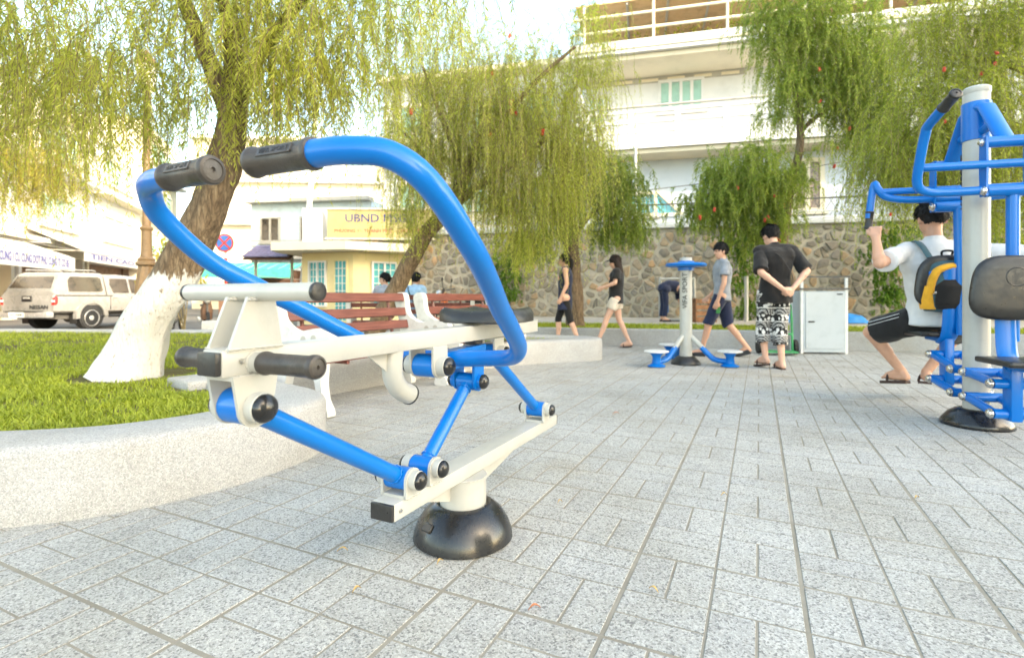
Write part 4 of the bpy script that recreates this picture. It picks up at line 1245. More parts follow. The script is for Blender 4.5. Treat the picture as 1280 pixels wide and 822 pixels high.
def weld(pts_, mat='cream', r=.0026):
    P_ = []
    for i in range(len(pts_) - 1):
        a, c = Vector(pts_[i]), Vector(pts_[i + 1]); n = max(int((c - a).length / .004), 2)
        P_ += [a.lerp(c, k / n) for k in range(n)]
    P_.append(Vector(pts_[-1])); b = MB(); b.tube(P_, [r * (1 + .35 * math.sin(i * 1.7) + random.uniform(-.15, .15)) for i in range(len(P_))], 6); b.build('weld_bead', M[mat], rower, ang=180)
for s_ in (-1, 1):
    for q_ in (-.0045, .0045):
        weld([U(-.925, s_ * .031 + q_, .747), U(-.80, s_ * .031 + q_, .747)])
        weld([U(-.818, s_ * .031 + q_, .8445), U(-.882, s_ * .031 + q_, .8445)])
weld([U(.09, -.0085, .137), U(.0845, -.0085, .218)]); weld([U(.083, 0.0, .219), U(.55, 0, .2195)]); weld([U(-.083, 0, .219), U(-.24, 0, .2195)])
for s_ in (-1, 1):
    weld([U(-.905, s_ * .0375, .6925), U(-.83, s_ * .0375, .6925)]); weld([U(-.25, s_ * .0425, .6925), U(-.174, s_ * .0425, .6925)])
    for u_ in (-.352, -.236, .66): weld([U(u_ - .032, s_ * .047, .2715), U(u_ + .032, s_ * .047, .2715)])
def ring_weld(p, d, r, mat):
    B_ = Vector(d).to_track_quat('Z', 'Y').to_matrix(); weld([Vector(p) + B_ @ Vector((r * math.cos(a), r * math.sin(a), 0)) for a in [2 * math.pi * k / 24 for k in range(25)]], mat)
ring_weld(U(-.862, .0315, .716), YV, .022, 'cream'); ring_weld(U(-.862, -.0315, .716), YV, .022, 'cream')
ring_weld(U(0, 0, .2195), (0, 0, 1), .0835, 'cream')
for p_, q_, r_ in ((U(-.352, 0, .318), U(-.868, 0, .626), .0235), (U(-.236, 0, .318), U(.034, 0, .546), .0225), (U(.034, 0, .546), U(-.236, 0, .318), .0225), (U(.66, 0, .326), U(.185, 0, .64), .0225)):
    d_ = (q_ - p_).normalized(); ring_weld(p_ + d_ * .036, d_, r_ + .0015, 'blue')

# ------------------------------------------------------------------ benches
def frame_outline():
    c = [(-.02, 0), (.10, 0), (.105, .05), (.085, .14), (.09, .24), (.14, .325), (.24, .345), (.34, .325), (.385, .22), (.40, .10), (.385, 0.0), (.53, 0.0), (.535, .05), (.505, .16), (.50, .34), (.525, .55), (.555, .70), (.585, .795), (.585, .86), (.54, .895), (.485, .885), (.462, .835), (.455, .77), (.43, .685), (.36, .63), (.27, .60), (.16, .615), (.06, .63), (-.02, .615), (-.055, .565), (-.04, .51), (.0, .485), (.02, .44), (.02, .34), (.03, .24), (.01, .12), (-.03, .05)]
    return c
OUTL = [(p.x, p.y) for p in catmull([Vector((a, c, 0)) for a, c in frame_outline()], 3, closed=True)]
fm = MB(); fm.prism(OUTL, (0, 0, 0), (0, 1, 0), (0, 0, 1), 0.075); bm_ = None
frame_me = fm.mesh('side_frame', True, 35)
hole = MB()
for y_, z_ in ((.10, .555), (.20, .545)):
    hole.axlathe((0, y_, z_), (1, 0, 0), [(0.026, -0.0395), (0.026, 0.0395)], 16)
hole_me = hole.mesh('recess')
def make_bench(label, loc, rz, L=1.5, group='wooden slat benches by the lawn'):
    t = thing('bench', label, 'bench', loc, rz, group)
    for x in (0.0, L):
        o = link('side_frame', frame_me, M['concrete_white'], t, (x, 0, 0))
        link('recess', hole_me, M['grey_trim'], o)
    def slat(y, z, w, th, tilt, x0=-0.03, x1=L + 0.03):
        b = MB(); b.box((0, 0, 0), (x1 - x0, th, w), rot=Matrix.Rotation(tilt, 3, 'X'), bev=0.006)
        b.build('slat', M['wood_red'], t, loc=((x0 + x1) / 2, y, z))
    for y, z in ((.492, .845), (.468, .705), (.438, .585)): slat(y, z, 0.082, 0.032, R(-12))
    for y, z in ((.05, .395), (.15, .405), (.25, .405), (.35, .40)): slat(y, z, 0.034, 0.082, 0)
    for x in (0.22, L - 0.22):
        b = MB(); b.tube([(x, .535, .87), (x, .495, .62), (x, .47, .5), (x, .42, .37), (x, .02, .365)], 0.016, 8); b.build('brace', M['wood_red'], t)
    return t
BRZ = math.atan2(0.898, 0.44)
def brot(X, Y): return (X, Y, 0)
make_bench('near white framed bench with dark red slats behind the seat rail of the rowing machine', (-1.295, 3.67, 0), BRZ)
make_bench('white framed bench with dark red slats behind the black seat of the rowing machine', (-0.50, 5.30, 0), BRZ, 1.55)
make_bench('farther bench of dark red slats where two people sit facing away', (-0.75, 9.95, 0), R(184), 2.2, None)

# ------------------------------------------------------------------ waist twister behind
tw = thing('waist_twister', 'blue and cream three seat waist twister with a blue hand wheel on a post', 'exercise machine', (2.20, 6.6, 0))
b = MB(); b.lathe([(0.18, 0), (0.185, .01), (0.165, .045), (0.12, .09), (0.095, .105), (0.08, .105)], 32); b.build('base_cover', M['rubber'], tw, ang=60)
b = MB(); b.cyl((0, 0, 0), (0, 0, 1.345), 0.076, 28); pl = b.build('post', M['cream'], tw)
text('lettering', 'VIFA SPORT', 0.085, M['black_letter'], pl, (-0.035, -0.0755, 0.93), (0, 0.0, 1), (-1, 0.35, 0), 0.004)
b = MB(); b.lathe([(0.079, 1.215), (0.13, 1.222), (0.17, 1.228), (0.235, 1.232), (0.25, 1.245), (0.25, 1.262), (0.235, 1.274), (0.15, 1.282), (0.079, 1.285)], 40); wh = b.build('hand_wheel', M['blue'], tw, ang=50)
b = MB(); b.lathe([(0.078, 1.18), (0.1, 1.185), (0.1, 1.30), (0.078, 1.305)], 28); b.build('wheel_hub', M['blue'], wh)
for k, a in enumerate((-31, 211, 92)):
    d = Vector((math.cos(R(a)), math.sin(R(a)), 0)); z_ = Vector((0, 0, 1)); rr = 0.52 if k < 2 else 0.62
    b = MB(); b.tube([d * 0.05 + z_ * 0.36, d * 0.13 + z_ * 0.285, d * 0.21 + z_ * 0.205], 0.032, 14); b.build('arm_stub', M['cream'], tw)
    b = MB(); b.tube(catmull([d * 0.19 + z_ * 0.222, d * 0.27 + z_ * 0.14, d * 0.33 + z_ * 0.09, d * 0.40 + z_ * 0.07, d * rr + z_ * 0.062], 4), 0.034, 14); ar = b.build('arm', M['blue'], tw)
    Mx = Matrix.Translation(d * rr)
    b = MB(); b.lathe([(0.105, 0.008), (0.105, 0.02), (0.055, 0.045), (0.048, 0.12), (0.075, 0.165), (0.11, 0.178)], 20, Mx); b.build('pedestal', M['blue'], tw)
    b = MB(); b.lathe([(0.12, 0.178), (0.145, 0.184), (0.145, 0.198), (0.12, 0.204)], 28, Mx); b.build('foot_plate', M['disc_white'], tw)

# ------------------------------------------------------------------ tall pull down machine on the right
MZ = R(90 - 15)
pm = thing('pull_down_machine', 'tall blue and cream pull down exercise machine with padded seats at the right edge', 'exercise machine', (3.08, 3.46, 0), MZ)
def pp(b, name, mat, parent=None, ang=38): return b.build(name, M[mat], parent or pm, ang=ang)
b = MB(); b.lathe([(0.19, 0), (0.196, .008), (0.185, .035), (0.15, .08), (0.115, .104), (0.095, .112), (0.085, .112)], 40); pp(b, 'base_cover', 'gloss_black', ang=60)
b = MB(); b.cyl((0, 0, 0), (0, 0, 2.215), 0.072, 40); pst = pp(b, 'post', 'cream')
b = MB(); b.lathe([(0.0725, 2.19), (0.076, 2.195), (0.076, 2.225), (0.064, 2.235), (1e-4, 2.238)], 32); pp(b, 'post_cap', 'cream', pst)
b = MB(); b.lathe([(0.0725, 1.88), (0.0785, 1.882), (0.0785, 2.13), (0.0725, 2.132)], 40); pp(b, 'collar', 'blue')
def bolt(p, axis, r=0.016, parent=None):
    b = MB(); b.axlathe(p, axis, [(r * 1.25, 0), (r * 1.25, 0.006), (r, 0.008), (r, 0.016), (r * .75, 0.022), (1e-4, 0.025)], 12); return pp(b, 'bolt', 'steel', parent)
for s_ in (-1, 1):                   # s=-1: lever for the near seat, s=+1: for the far seat
    ua = s_ * 0.30
    # sloping arm from collar to pivot
    b = MB(); b.tube([U(s_ * 0.05, 0.0, 2.09), U(s_ * 0.11, 0.0, 2.07), U(ua, 0, 1.80)], 0.05, 18, flat=0.62); pp(b, 'pivot_arm', 'blue')
    b = MB(); b.tube([U(s_ * 0.07, 0, 1.93), U(s_ * 0.18, 0, 1.945)], 0.028, 12); pp(b, 'arm_brace', 'blue')
    b = MB(); b.cyl(U(ua, -0.105, 1.795), U(ua, 0.105, 1.795), 0.034, 20); pv = pp(b, 'pivot_sleeve', 'blue')
    for v in (-1, 1): bolt(U(ua, v * 0.118, 1.795), (0, -v, 0), 0.018, pv)
    # hanger plates
    for v in (-1, 1):
        b = MB(); b.prism([(-.035, .03), (.035, .03), (.04, -.16), (.032, -.33), (-.032, -.33), (-.04, -.16)], U(ua, v * 0.112, 1.795), (1, 0, 0), (0, 0, 1), 0.012); hp = pp(b, 'hanger_plate', 'blue')
        bolt(U(ua - 0.02, v * 0.119, 1.495), (0, -v, 0), 0.022, hp)
    b = MB(); b.cyl(U(ua, -0.105, 1.5), U(ua, 0.105, 1.5), 0.04, 20); pp(b, 'pivot_sleeve', 'blue')
    # U shaped lever
    if s_ < 0:
        for v in (-1, 1):
            Q = [U(ua, 0, 1.505), U(ua, v * 0.30, 1.50), U(ua - 0.01, v * 0.42, 1.51), U(ua - 0.03, v * 0.475, 1.56), U(ua - 0.10, v * 0.485, 1.72), U(ua - 0.155, v * 0.485, 1.835), U(ua - 0.20, v * 0.485, 1.875), U(ua - 0.42, v * 0.47, 1.955)]
            b = MB(); b.tube(catmull(Q, 6), 0.027, 18); la = pp(b, 'lever_arm', 'blue')
            grip(U(ua - 0.33, v * 0.476, 1.922), U(ua - 0.45, v * 0.467, 1.967), 0.029, 'hand_grip', la, 'rubber')
            lcl = la.children[-1]; lcl.parent = la
        b = MB(); b.cyl(U(ua - 0.025, -0.48, 1.655), U(ua - 0.025, 0.48, 1.655), 0.025, 18); pp(b, 'lever_bar', 'blue')
    else:
        for v in (-1, 1):
            Q = [U(ua, 0, 1.56), U(ua, v * 0.25, 1.56), U(ua, v * 0.40, 1.585), U(ua + .01, v * 0.455, 1.65), U(ua + .03, v * 0.47, 1.69), U(ua + .04, v * 0.485, 1.60), U(ua + .05, v * 0.50, 1.44)]
            b = MB(); b.tube(catmull(Q, 6), 0.026, 18); la = pp(b, 'lever_arm', 'blue')
            grip(U(ua + .047, v * 0.494, 1.49), U(ua + .053, v * 0.503, 1.36), 0.026, 'hand_grip', la, 'rubber')
        b = MB(); b.cyl(U(ua, -0.44, 1.625), U(ua, 0.44, 1.625), 0.024, 18); pp(b, 'lever_bar', 'blue')
    # pull rod down to the seat
    b = MB(); b.cyl(U(s_ * 0.29, 0.04, 1.5), U(s_ * 0.27, 0.05, 0.58), 0.033, 18); pp(b, 'pull_rod', 'blue')
    # parallel links from post to seat carrier
    dz = 0.0 if s_ < 0 else 0.10
    for v in (-1, 1):
        for z0, z1 in ((0.36, 0.33 + dz), (0.20, 0.15 + dz)):
            b = MB(); b.tube([U(s_ * 0.055, v * 0.085, z0), U(s_ * 0.36, v * 0.085, z1)], 0.026, 14); lk = pp(b, 'link_bar', 'blue')
            bolt(U(s_ * 0.075, v * 0.108, z0), (0, -v, 0), 0.024, lk); bolt(U(s_ * 0.36, v * 0.108, z1), (0, -v, 0), 0.024, lk)
    for z0, z1 in ((0.36, 0.33 + dz), (0.20, 0.15 + dz)):
        b = MB(); b.cyl(U(s_ * 0.36, -0.1, z1), U(s_ * 0.36, 0.1, z1), 0.03, 14); pp(b, 'pivot_sleeve', 'blue'); b = MB(); b.cyl(U(s_ * 0.075, -0.1, z0), U(s_ * 0.075, 0.1, z0), 0.03, 14); pp(b, 'pivot_sleeve', 'blue')
    b = MB(); b.box((s_ * 0.36, 0, 0.28 + dz), (0.09, 0.06, 0.34), bev=0.012, seg=2); pp(b, 'seat_carrier', 'blue')
    b = MB(); b.box((s_ * 0.50, 0, 0.475 + dz), (0.34, 0.36, 0.035), bev=0.016, seg=3); sp_ = pp(b, 'seat', 'rubber')
    b = MB(); b.box((s_ * 0.46, 0, 0.44 + dz), (0.22, 0.1, 0.035), bev=0.008); pp(b, 'seat_plate', 'blue', sp_)
    # curved back bar with the back pad
    b = MB()
    bar = catmull([U(s_ * 0.40, 0, 0.42 + dz), U(s_ * 0.33, 0, 0.47 + dz), U(s_ * 0.30, 0, 0.60 + dz), U(s_ * 0.29, 0, 0.97 + dz)], 5)
    b.tube(bar, 0.055, 12, flat=0.4); pp(b, 'back_bar', 'blue')
    b = MB()
    for z in (0.78, 0.92): b.box((s_ * 0.315, 0, z + dz), (0.02, 0.26, 0.035), bev=0.006)
    pp(b, 'pad_bracket', 'blue')
    b = MB(); rg = []
    n_ = 36
    def sq(a, rx, ry, e=0.62): return (rx * math.copysign(abs(math.cos(a)) ** e, math.cos(a)), ry * math.copysign(abs(math.sin(a)) ** e, math.sin(a)))
    Vp, Fp = [], []
    for (sc_, dx) in ((0.86, 0.0), (0.98, 0.006), (1.0, 0.018), (0.985, 0.03), (0.90, 0.040), (0.6, 0.044)):
        for k in range(n_):
            y, z = sq(2 * math.pi * k / n_, 0.205 * sc_, 0.195 * sc_)
            y *= 1 - 0.12 * (z / 0.195)
            Vp.append((s_ * (0.325 + dx), y, (0.905 if s_ < 0 else 0.86) + dz + z))
    for i in range(5):
        for k in range(n_): Fp.append((i * n_ + k, i * n_ + (k + 1) % n_, (i + 1) * n_ + (k + 1) % n_, (i + 1) * n_ + k))
    Fp.append(tuple(range(n_))); Fp.append(tuple(5 * n_ + k for k in range(n_)))
    b.add(Vp, Fp); bp_ = pp(b, 'back_pad', 'rubber', ang=60)
    if s_ < 0:
        b = MB(); b.lathe([(0.05, 0.0), (0.055, 0.003), (0.06, 0.0)], 24, Matrix.Translation(U(-0.368, 0.02, 0.97)) @ Vector((-1, 0, 0)).to_track_quat('Z', 'Y').to_matrix().to_4x4()); pp(b, 'emblem', 'rubber', bp_)
    for v in (-1, 1):
        for z in (0.78, 0.92): bolt(U(s_ * 0.305, v * 0.10, z + dz), (-s_, 0, 0), 0.012, bp_)
text('lettering', 'VIFA SPORT', 0.07, M['black_letter'], pst, Vector((0.0525, 0.0515, 1.62)), (0, 0, 1), (-1, 1, 0), 0.003)
# ------------------------------------------------------------------ people
def remeshed(mb, name, voxel, it=4, fold=0.0, fscale=(6, 6, 3), seed=0):
    me = mb.mesh(name, False)
    ob = bpy.data.objects.new(name, me); COL.objects.link(ob)
    r_ = ob.modifiers.new('r', 'REMESH'); r_.mode = 'VOXEL'; r_.voxel_size = voxel; r_.use_smooth_shade = True
    s_ = ob.modifiers.new('s', 'SMOOTH'); s_.factor = 0.5; s_.iterations = it
    dg = bpy.context.evaluated_depsgraph_get()
    m2 = bpy.data.meshes.new_from_object(ob.evaluated_get(dg)); m2.name = name
    bpy.data.objects.remove(ob); bpy.data.meshes.remove(me)
    if fold > 0:
        n = len(m2.vertices); co = np.zeros(n * 3, np.float32); m2.vertices.foreach_get('co', co); co = co.reshape(-1, 3)
        no = np.zeros(n * 3, np.float32); m2.vertices.foreach_get('normal', no); no = no.reshape(-1, 3)
        d = np.array([noise.noise(Vector((c[0] * fscale[0] + seed, c[1] * fscale[1], c[2] * fscale[2] + 2.0 * c[0]))) + 0.5 * noise.noise(Vector((c[0] * fscale[0] * 2.3, c[1] * fscale[1] * 2.3 + seed, c[2] * fscale[2] * 2.8))) for c in co], np.float32)
        d = np.sign(d) * np.abs(d) ** 0.8 * 1.25
        co += no * (d * fold)[:, None]
        m2.vertices.foreach_set('co', co.ravel()); m2.update()
    m2.shade_smooth()
    return m2

def basis(f, u):
    f = Vector(f).normalized(); u = Vector(u); u = (u - f * u.dot(f)).normalized(); r_ = f.cross(u)
    return Matrix((r_, f, u)).transposed()

def hand(b, wrist, d, nrm, side, k=1.0, curl=0.4, spread=1.0):
    """palm, four unequal bent fingers and a thumb; d points along the hand, nrm out of the palm"""
    d = Vector(d).normalized(); nrm = Vector(nrm); nrm = (nrm - d * nrm.dot(d)).normalized(); x = d.cross(nrm) * side
    w = Vector(wrist)
    for o in (-0.026, -0.009, 0.009, 0.026):
        b.caps(w + x * o * 0.7 * k + d * 0.01 * k, w + x * o * k + d * 0.078 * k, 0.0145 * k, 0.0125 * k, 8, 3)
    for o, L in ((-0.029, 0.062), (-0.0095, 0.076), (0.0105, 0.071), (0.030, 0.054)):
        p0 = w + x * o * k + d * 0.082 * k; a = curl
        d1 = (d * math.cos(a) + nrm * math.sin(a)); p1 = p0 + d1 * L * 0.45 * k + x * o * 0.12 * k * spread
        d2 = (d * math.cos(a * 2.1) + nrm * math.sin(a * 2.1)); p2 = p1 + d2 * L * 0.32 * k
        d3 = (d * math.cos(a * 2.9) + nrm * math.sin(a * 2.9)); p3 = p2 + d3 * L * 0.23 * k
        b.caps(p0, p1, 0.0092 * k, 0.0085 * k, 8, 3); b.caps(p1, p2, 0.0085 * k, 0.0078 * k, 8, 3); b.caps(p2, p3, 0.0078 * k, 0.0066 * k, 8, 3)
    t0 = w + d * 0.028 * k - x * 0.024 * k; t1 = t0 + (d * 0.75 - x * 0.7 + nrm * 0.35).normalized() * 0.038 * k; t2 = t1 + (d * 0.95 - x * 0.15 + nrm * 0.45).normalized() * 0.032 * k
    b.caps(t0, t1, 0.0125 * k, 0.0105 * k, 8, 3); b.caps(t1, t2, 0.0105 * k, 0.008 * k, 8, 3)

def stand(h=1.70):
    k = h / 1.70
    J = dict(pel=(0, 0, .93), waist=(0, .0, 1.07), chest=(0, -.005, 1.26), neck=(0, -.015, 1.445), head=(0, .02, 1.59), f=(0, 1, 0), u=(0, 0, 1),
             shL=(-.185, -.01, 1.405), shR=(.185, -.01, 1.405), elL=(-.225, -.03, 1.11), elR=(.225, -.03, 1.11), wrL=(-.235, .04, .87), wrR=(.235, .04, .87),
             hipL=(-.09, 0, .91), hipR=(.09, 0, .91), knL=(-.10, .02, .49), knR=(.10, .02, .49), anL=(-.10, -.02, .085), anR=(.10, -.02, .085),
             toL=(-.115, .15, .03), toR=(.115, .15, .03))
    return {a: (Vector(v) * k if a not in 'fu' else Vector(v)) for a, v in J.items()}, k

def person(label, loc, yaw, J, k, voxel=0.011, sex='m', hair='short', skin='skin', hair_m='hair', head_k=1.0, curlL=0.4, curlR=0.4, hd=None, slim=1.0, group=None):
    """one continuous body; returns the thing and its joints"""
    t = thing('person', label, 'person', loc, yaw, group)
    b = MB(); J = {a: Vector(v) for a, v in J.items()}
    B = basis(J['f'], J['u']); hk = k * head_k
    hc = J['head']
    def H(x, y, z): return hc + B @ (Vector((x, y, z)) * hk)
    b.ball(H(0, -.008, .022), (.076 * hk, .094 * hk, .094 * hk), rot=B)
    b.ball(H(0, .02, -.03), (.066 * hk, .072 * hk, .075 * hk), rot=B)
    b.ball(H(0, .045, -.075), (.042 * hk, .04 * hk, .034 * hk), rot=B)
    b.caps(H(0, .088, .018), H(0, .107, -.022), .009 * hk, .0135 * hk, 8, 3)
    b.caps(H(-.02, .083, -.058), H(.02, .083, -.058), .008 * hk, .008 * hk, 8, 3)
    b.caps(H(-.035, .078, .03), H(.035, .078, .03), .012 * hk, .012 * hk, 8, 3)
    for s_ in (-1, 1):
        b.ball(H(s_ * .077, -.01, -.008), (.010 * hk, .019 * hk, .031 * hk), rot=B, seg=10, rings=8)
    b.caps(J['neck'] + (hc - J['neck']) * -0.1, H(0, -.015, -.05), .058 * k * slim, .050 * k * slim)
    wS, wH = (1.0, 1.0) if sex == 'm' else (0.88, 1.04)
    # trunk
    b.caps(J['hipL'], J['hipR'], .10 * k * wH, None); b.caps(J['pel'], J['waist'], .115 * k * slim, .11 * k * slim)
    b.caps(J['waist'], J['chest'], .11 * k * slim, .125 * k * slim)
    mL = J['chest'].lerp(J['shL'], .45); mR = J['chest'].lerp(J['shR'], .45)
    b.caps(mL, mR, .112 * k * wS * slim, None); b.caps(J['shL'].lerp(J['neck'], .15), J['shR'].lerp(J['neck'], .15), .062 * k * slim, None)
    b.caps(J['chest'], J['neck'], .115 * k * slim, .062 * k)
    if sex == 'f':
        r_ = (J['shR'] - J['shL']).normalized(); fw = Vector((0, 0, 1)).cross(r_)
        for s_ in (-1, 1): b.ball(J['chest'] + r_ * s_ * .07 * k + fw * .085 * k + Vector((0, 0, .02)), .06 * k)
    for s_ in 'LR':
        sh, el, wr = J['sh' + s_], J['el' + s_], J['wr' + s_]
        b.caps(sh, el, .052 * k * wS * slim, .039 * k * slim); b.caps(el, wr, .041 * k * slim, .027 * k)
        b.ball(el.lerp(wr, .25), .042 * k * slim)
        dd = (wr - el).normalized() if (not hd or s_ not in hd) else Vector(hd[s_][0]).normalized()
        nn = Vector((1 if s_ == 'L' else -1, 0, 0)) if (not hd or s_ not in hd) else Vector(hd[s_][1])
        b.caps(wr - dd * .01, wr + dd * .02, .027 * k, .026 * k, 10, 3)
        hand(b, wr, dd, nn, -1 if s_ == 'L' else 1, k, curlL if s_ == 'L' else curlR)
        hp, kn, an, to = J['hip' + s_], J['kn' + s_], J['an' + s_], J['to' + s_]
        b.caps(hp, kn, .084 * k * slim, .054 * k); b.caps(kn, an, .052 * k, .034 * k)
        cf = kn.lerp(an, .3); ft = (to - an); ft.z = 0; ft = ft.normalized() if ft.length > 1e-4 else Vector((0, 1, 0))
        b.caps(kn.lerp(an, .12) - ft * .012 * k, kn.lerp(an, .5) - ft * .012 * k, .050 * k, .043 * k)
        heel = an - ft * .035 * k + Vector((0, 0, -.045 * k)) if an.z - to.z < .2 else an - (to - an).normalized() * .03 * k
        b.caps(an, heel, .034 * k, .031 * k); b.caps(heel, an.lerp(to, .75), .030 * k, .034 * k); b.caps(an, an.lerp(to, .7), .036 * k, .034 * k)
        side_ = ft.cross(Vector((0, 0, 1)))
        for q in (-.022, 0.0, .022): b.caps(an.lerp(to, .7) + side_ * q * k, to + side_ * q * 1.15 * k, .017 * k, .012 * k, 8, 3)
    me = remeshed(b, 'body', voxel, 3)
    link('body', me, M[skin], t)
    for s_ in (-1, 1):
        e = MB(); e.ball(H(s_ * .031, .083, .008), (.013 * hk, .008 * hk, .007 * hk), rot=B, seg=10, rings=6); e.build('eye', M['eye'], t)
        e = MB(); e.caps(H(s_ * .018, .090, .033), H(s_ * .047, .080, .036), .0042 * hk, .003 * hk, 6, 2); e.build('eyebrow', M[hair_m], t)
    # hair
    h = MB(); h.ball((0, 0, 0), 1.0, seg=56, rings=40)
    vs = []
    rs = random.Random(hash(label) % 1000)
    o_ = rs.random() * 20
    for v in h.v:
        x, y, z = v
        nz = noise.noise(Vector((x * 3 + o_, y * 3, z * 2))) * 0.09 + noise.noise(Vector((x * 9 + o_, y * 9, z * 4))) * 0.10 + .03
        R_ = 1 + nz
        p = Vector((x * .0875 * R_, y * .108 * R_ - .012, z * .106 * R_ + .034))
        if z < 0.12 and hair in ('short', 'bowl'): p.x *= 1 - max(0, 0.12 - z) * 0.12
        lim = 0.040 if hair != 'bowl' else 0.022
        front = y > 0.30 and p.z < lim + .035 * (1 - abs(x)) + nz * .15
        low = p.z < (-.045 if hair in ('short',) else -.055) + (0.03 if y > -0.1 else 0) + nz * .12
        df = min(max((lim + .035 * (1 - abs(x)) + nz * .15 - p.z) / .03, 0), 1) * min(max((y - .18) / .25, 0), 1)
        dl = min(max(((-.045 if hair in ('short',) else -.055) + (0.03 if y > -0.1 else 0) + nz * .12 - p.z) / .03, 0), 1)
        m_ = max(df * df * (3 - 2 * df), dl * dl * (3 - 2 * dl)); p = p.lerp(p * 0.72 + Vector((0, -.006, 0.008)), m_)
        vs.append(H(*p))
    # short locks that break up the outline
    nv = len(vs); h.v = [tuple(p) for p in vs]
    for q_ in range(650):
        i_ = rs.randrange(nv); P_ = Vector(vs[i_]); loc_ = B.transposed() @ (P_ - hc)
        if loc_.z < -.035 * hk or (loc_.y > .055 * hk and loc_.z < .045 * hk): continue
        o2 = (P_ - H(0, -.012, .02)); 
        if o2.length < .088 * hk: continue
        o2.normalize(); dn = B @ Vector((rs.gauss(0, .35), (.7 if loc_.z > .06 * hk and loc_.y > 0 else -.1) + rs.gauss(0, .3), -1.0)); dn = (dn - o2 * dn.dot(o2)).normalized()
        sd = o2.cross(dn) * rs.uniform(.006, .011) * hk; L_ = rs.uniform(.022, .045) * hk
        h.add([P_ - sd + o2 * .002, P_ + sd + o2 * .002, P_ + dn * L_ * .6 + sd * .7 + o2 * .007 * hk, P_ + dn * L_ + o2 * rs.uniform(.0, .010) * hk, P_ + dn * L_ * .6 - sd * .7 + o2 * .007 * hk], [(0, 1, 2, 4), (4, 2, 3)])
    h.build('hair', M[hair_m], t, ang=180)
    if hair == 'ponytail':
        q = MB(); q.tube(catmull([H(0, -.10, .03), H(0, -.135, .01), H(0, -.14, -.06), H(0, -.115, -.16), H(0, -.095, -.25)], 5), lerps([.022, .034, .04, .034, .008], 5), 14); m_ = q.mesh('ponytail'); link('ponytail', m_, M[hair_m], t)
        q = MB(); q.ball(H(0, -.112, .025), (.026 * hk, .02 * hk, .026 * hk)); q.build('hair_tie', M['navy_cloth'], t)
    if hair == 'long':
        q = MB(); q.loft([(H(0, -.035, .03), .088 * hk, .085 * hk), (H(0, -.045, -.06), .092 * hk, .078 * hk), (H(0, -.07, -.16), .10 * hk, .06 * hk), (H(0, -.085, -.26), .085 * hk, .04 * hk), (H(0, -.085, -.31), .05 * hk, .02 * hk)], 28)
        q.v = [tuple(Vector(v) + Vector((noise.noise(Vector((v[0] * 30, v[1] * 30, v[2] * 6))) * .012, noise.noise(Vector((v[0] * 30 + 5, v[1] * 30, v[2] * 6))) * .012, 0))) for v in q.v]
        q.build('long_hair', M[hair_m], t, ang=80)
    return t, J, H, B

def shirt(t, J, k, mat, hem=0.0, sleeve=0.75, voxel=0.011, fold=0.010, loose=1.0, wS=1.0, sl_r=1.0, name='shirt', seed=0, collar=True):
    b = MB()
    rx = (J['shR'] - J['shL']); yaw = math.atan2(rx.y, rx.x)
    hx = (J['hipR'] - J['hipL']); yh = math.atan2(hx.y, hx.x)
    p, w_, c, n = J['pel'], J['waist'], J['chest'], J['neck']
    top = (J['shL'] + J['shR']) / 2
    sw = rx.length / 2
    up = (n - p).normalized()
    base = p - up * hem * k
    L = loose
    rings = [(base, .182 * k * L * wS, .140 * k * L, yh), (p + up * .02, .174 * k * L * wS, .130 * k * L, yh), (w_, .156 * k * L * wS, .124 * k * L, yh * .5 + yaw * .5), (c, .180 * k * L * wS, .138 * k * L, yaw),
             (top - up * .06 * k, sw * 1.04, .132 * k * L, yaw), (top - up * .01 * k, sw * 0.95, .108 * k, yaw), (n.lerp(top, .5) + up * .012, .118 * k, .090 * k, yaw), (n + up * .016 * k, .072 * k, .072 * k, yaw)]
    b.loft(rings, 32)
    q = .45 if sleeve > 0 else .30
    b.caps(c.lerp(J['shL'], q), c.lerp(J['shR'], q), .128 * k * wS * min(L, 1.03)); b.caps(c, n, .129 * k, .070 * k)
    q = .12 if sleeve > 0 else .42
    b.caps(J['shL'].lerp(n, q), J['shR'].lerp(n, q), .074 * k * wS)
    for s_ in 'LR':
        sh, el = J['sh' + s_], J['el' + s_]
        if sleeve > 0:
            b.ball(sh, .070 * k)
            e = sh.lerp(el, sleeve); i_ = sh.lerp(c, .4)
            b.tube([i_, sh.lerp(i_, .3), sh.lerp(e, .2), sh.lerp(e, .6), e], [.06 * k, .070 * k, .069 * k, .067 * k * sl_r, .072 * k * sl_r], 18)
    me = remeshed(b, name, voxel, 3, fold, seed=seed)
    return link(name, me, M[mat], t)

def shorts(t, J, k, mat, to=0.75, voxel=0.011, fold=0.008, r0=.102, r1=.088, name='shorts', rise=.03, seed=3):
    b = MB(); hx = J['hipR'] - J['hipL']; yaw = math.atan2(hx.y, hx.x)
    up = (J['waist'] - J['pel']).normalized()
    b.loft([(J['pel'] + up * rise * k, .140 * k, .106 * k, yaw), (J['pel'] - up * .01 * k, .156 * k, .118 * k, yaw), (J['pel'] - up * .09 * k, .150 * k, .118 * k, yaw)], 28)
    for s_ in 'LR':
        hp, kn, an = J['hip' + s_], J['kn' + s_], J['an' + s_]
        if to <= 1: e = [hp, hp.lerp(kn, to * .5), hp.lerp(kn, to)]; rr = [r0 * k, (r0 + r1) / 2 * k, r1 * k]
        else: e = [hp, hp.lerp(kn, .5), kn, kn.lerp(an, (to - 1) * .6), kn.lerp(an, to - 1)]; rr = [r0 * k, (r0 + r1) / 2 * k, r1 * k, r1 * k, r1 * k]
        b.tube(e, rr, 18); b.ball(hp - Vector((0, 0, .02)), r0 * k * .86)
    me = remeshed(b, name, voxel, 3, fold, seed=seed)
    return link(name, me, M[mat], t)

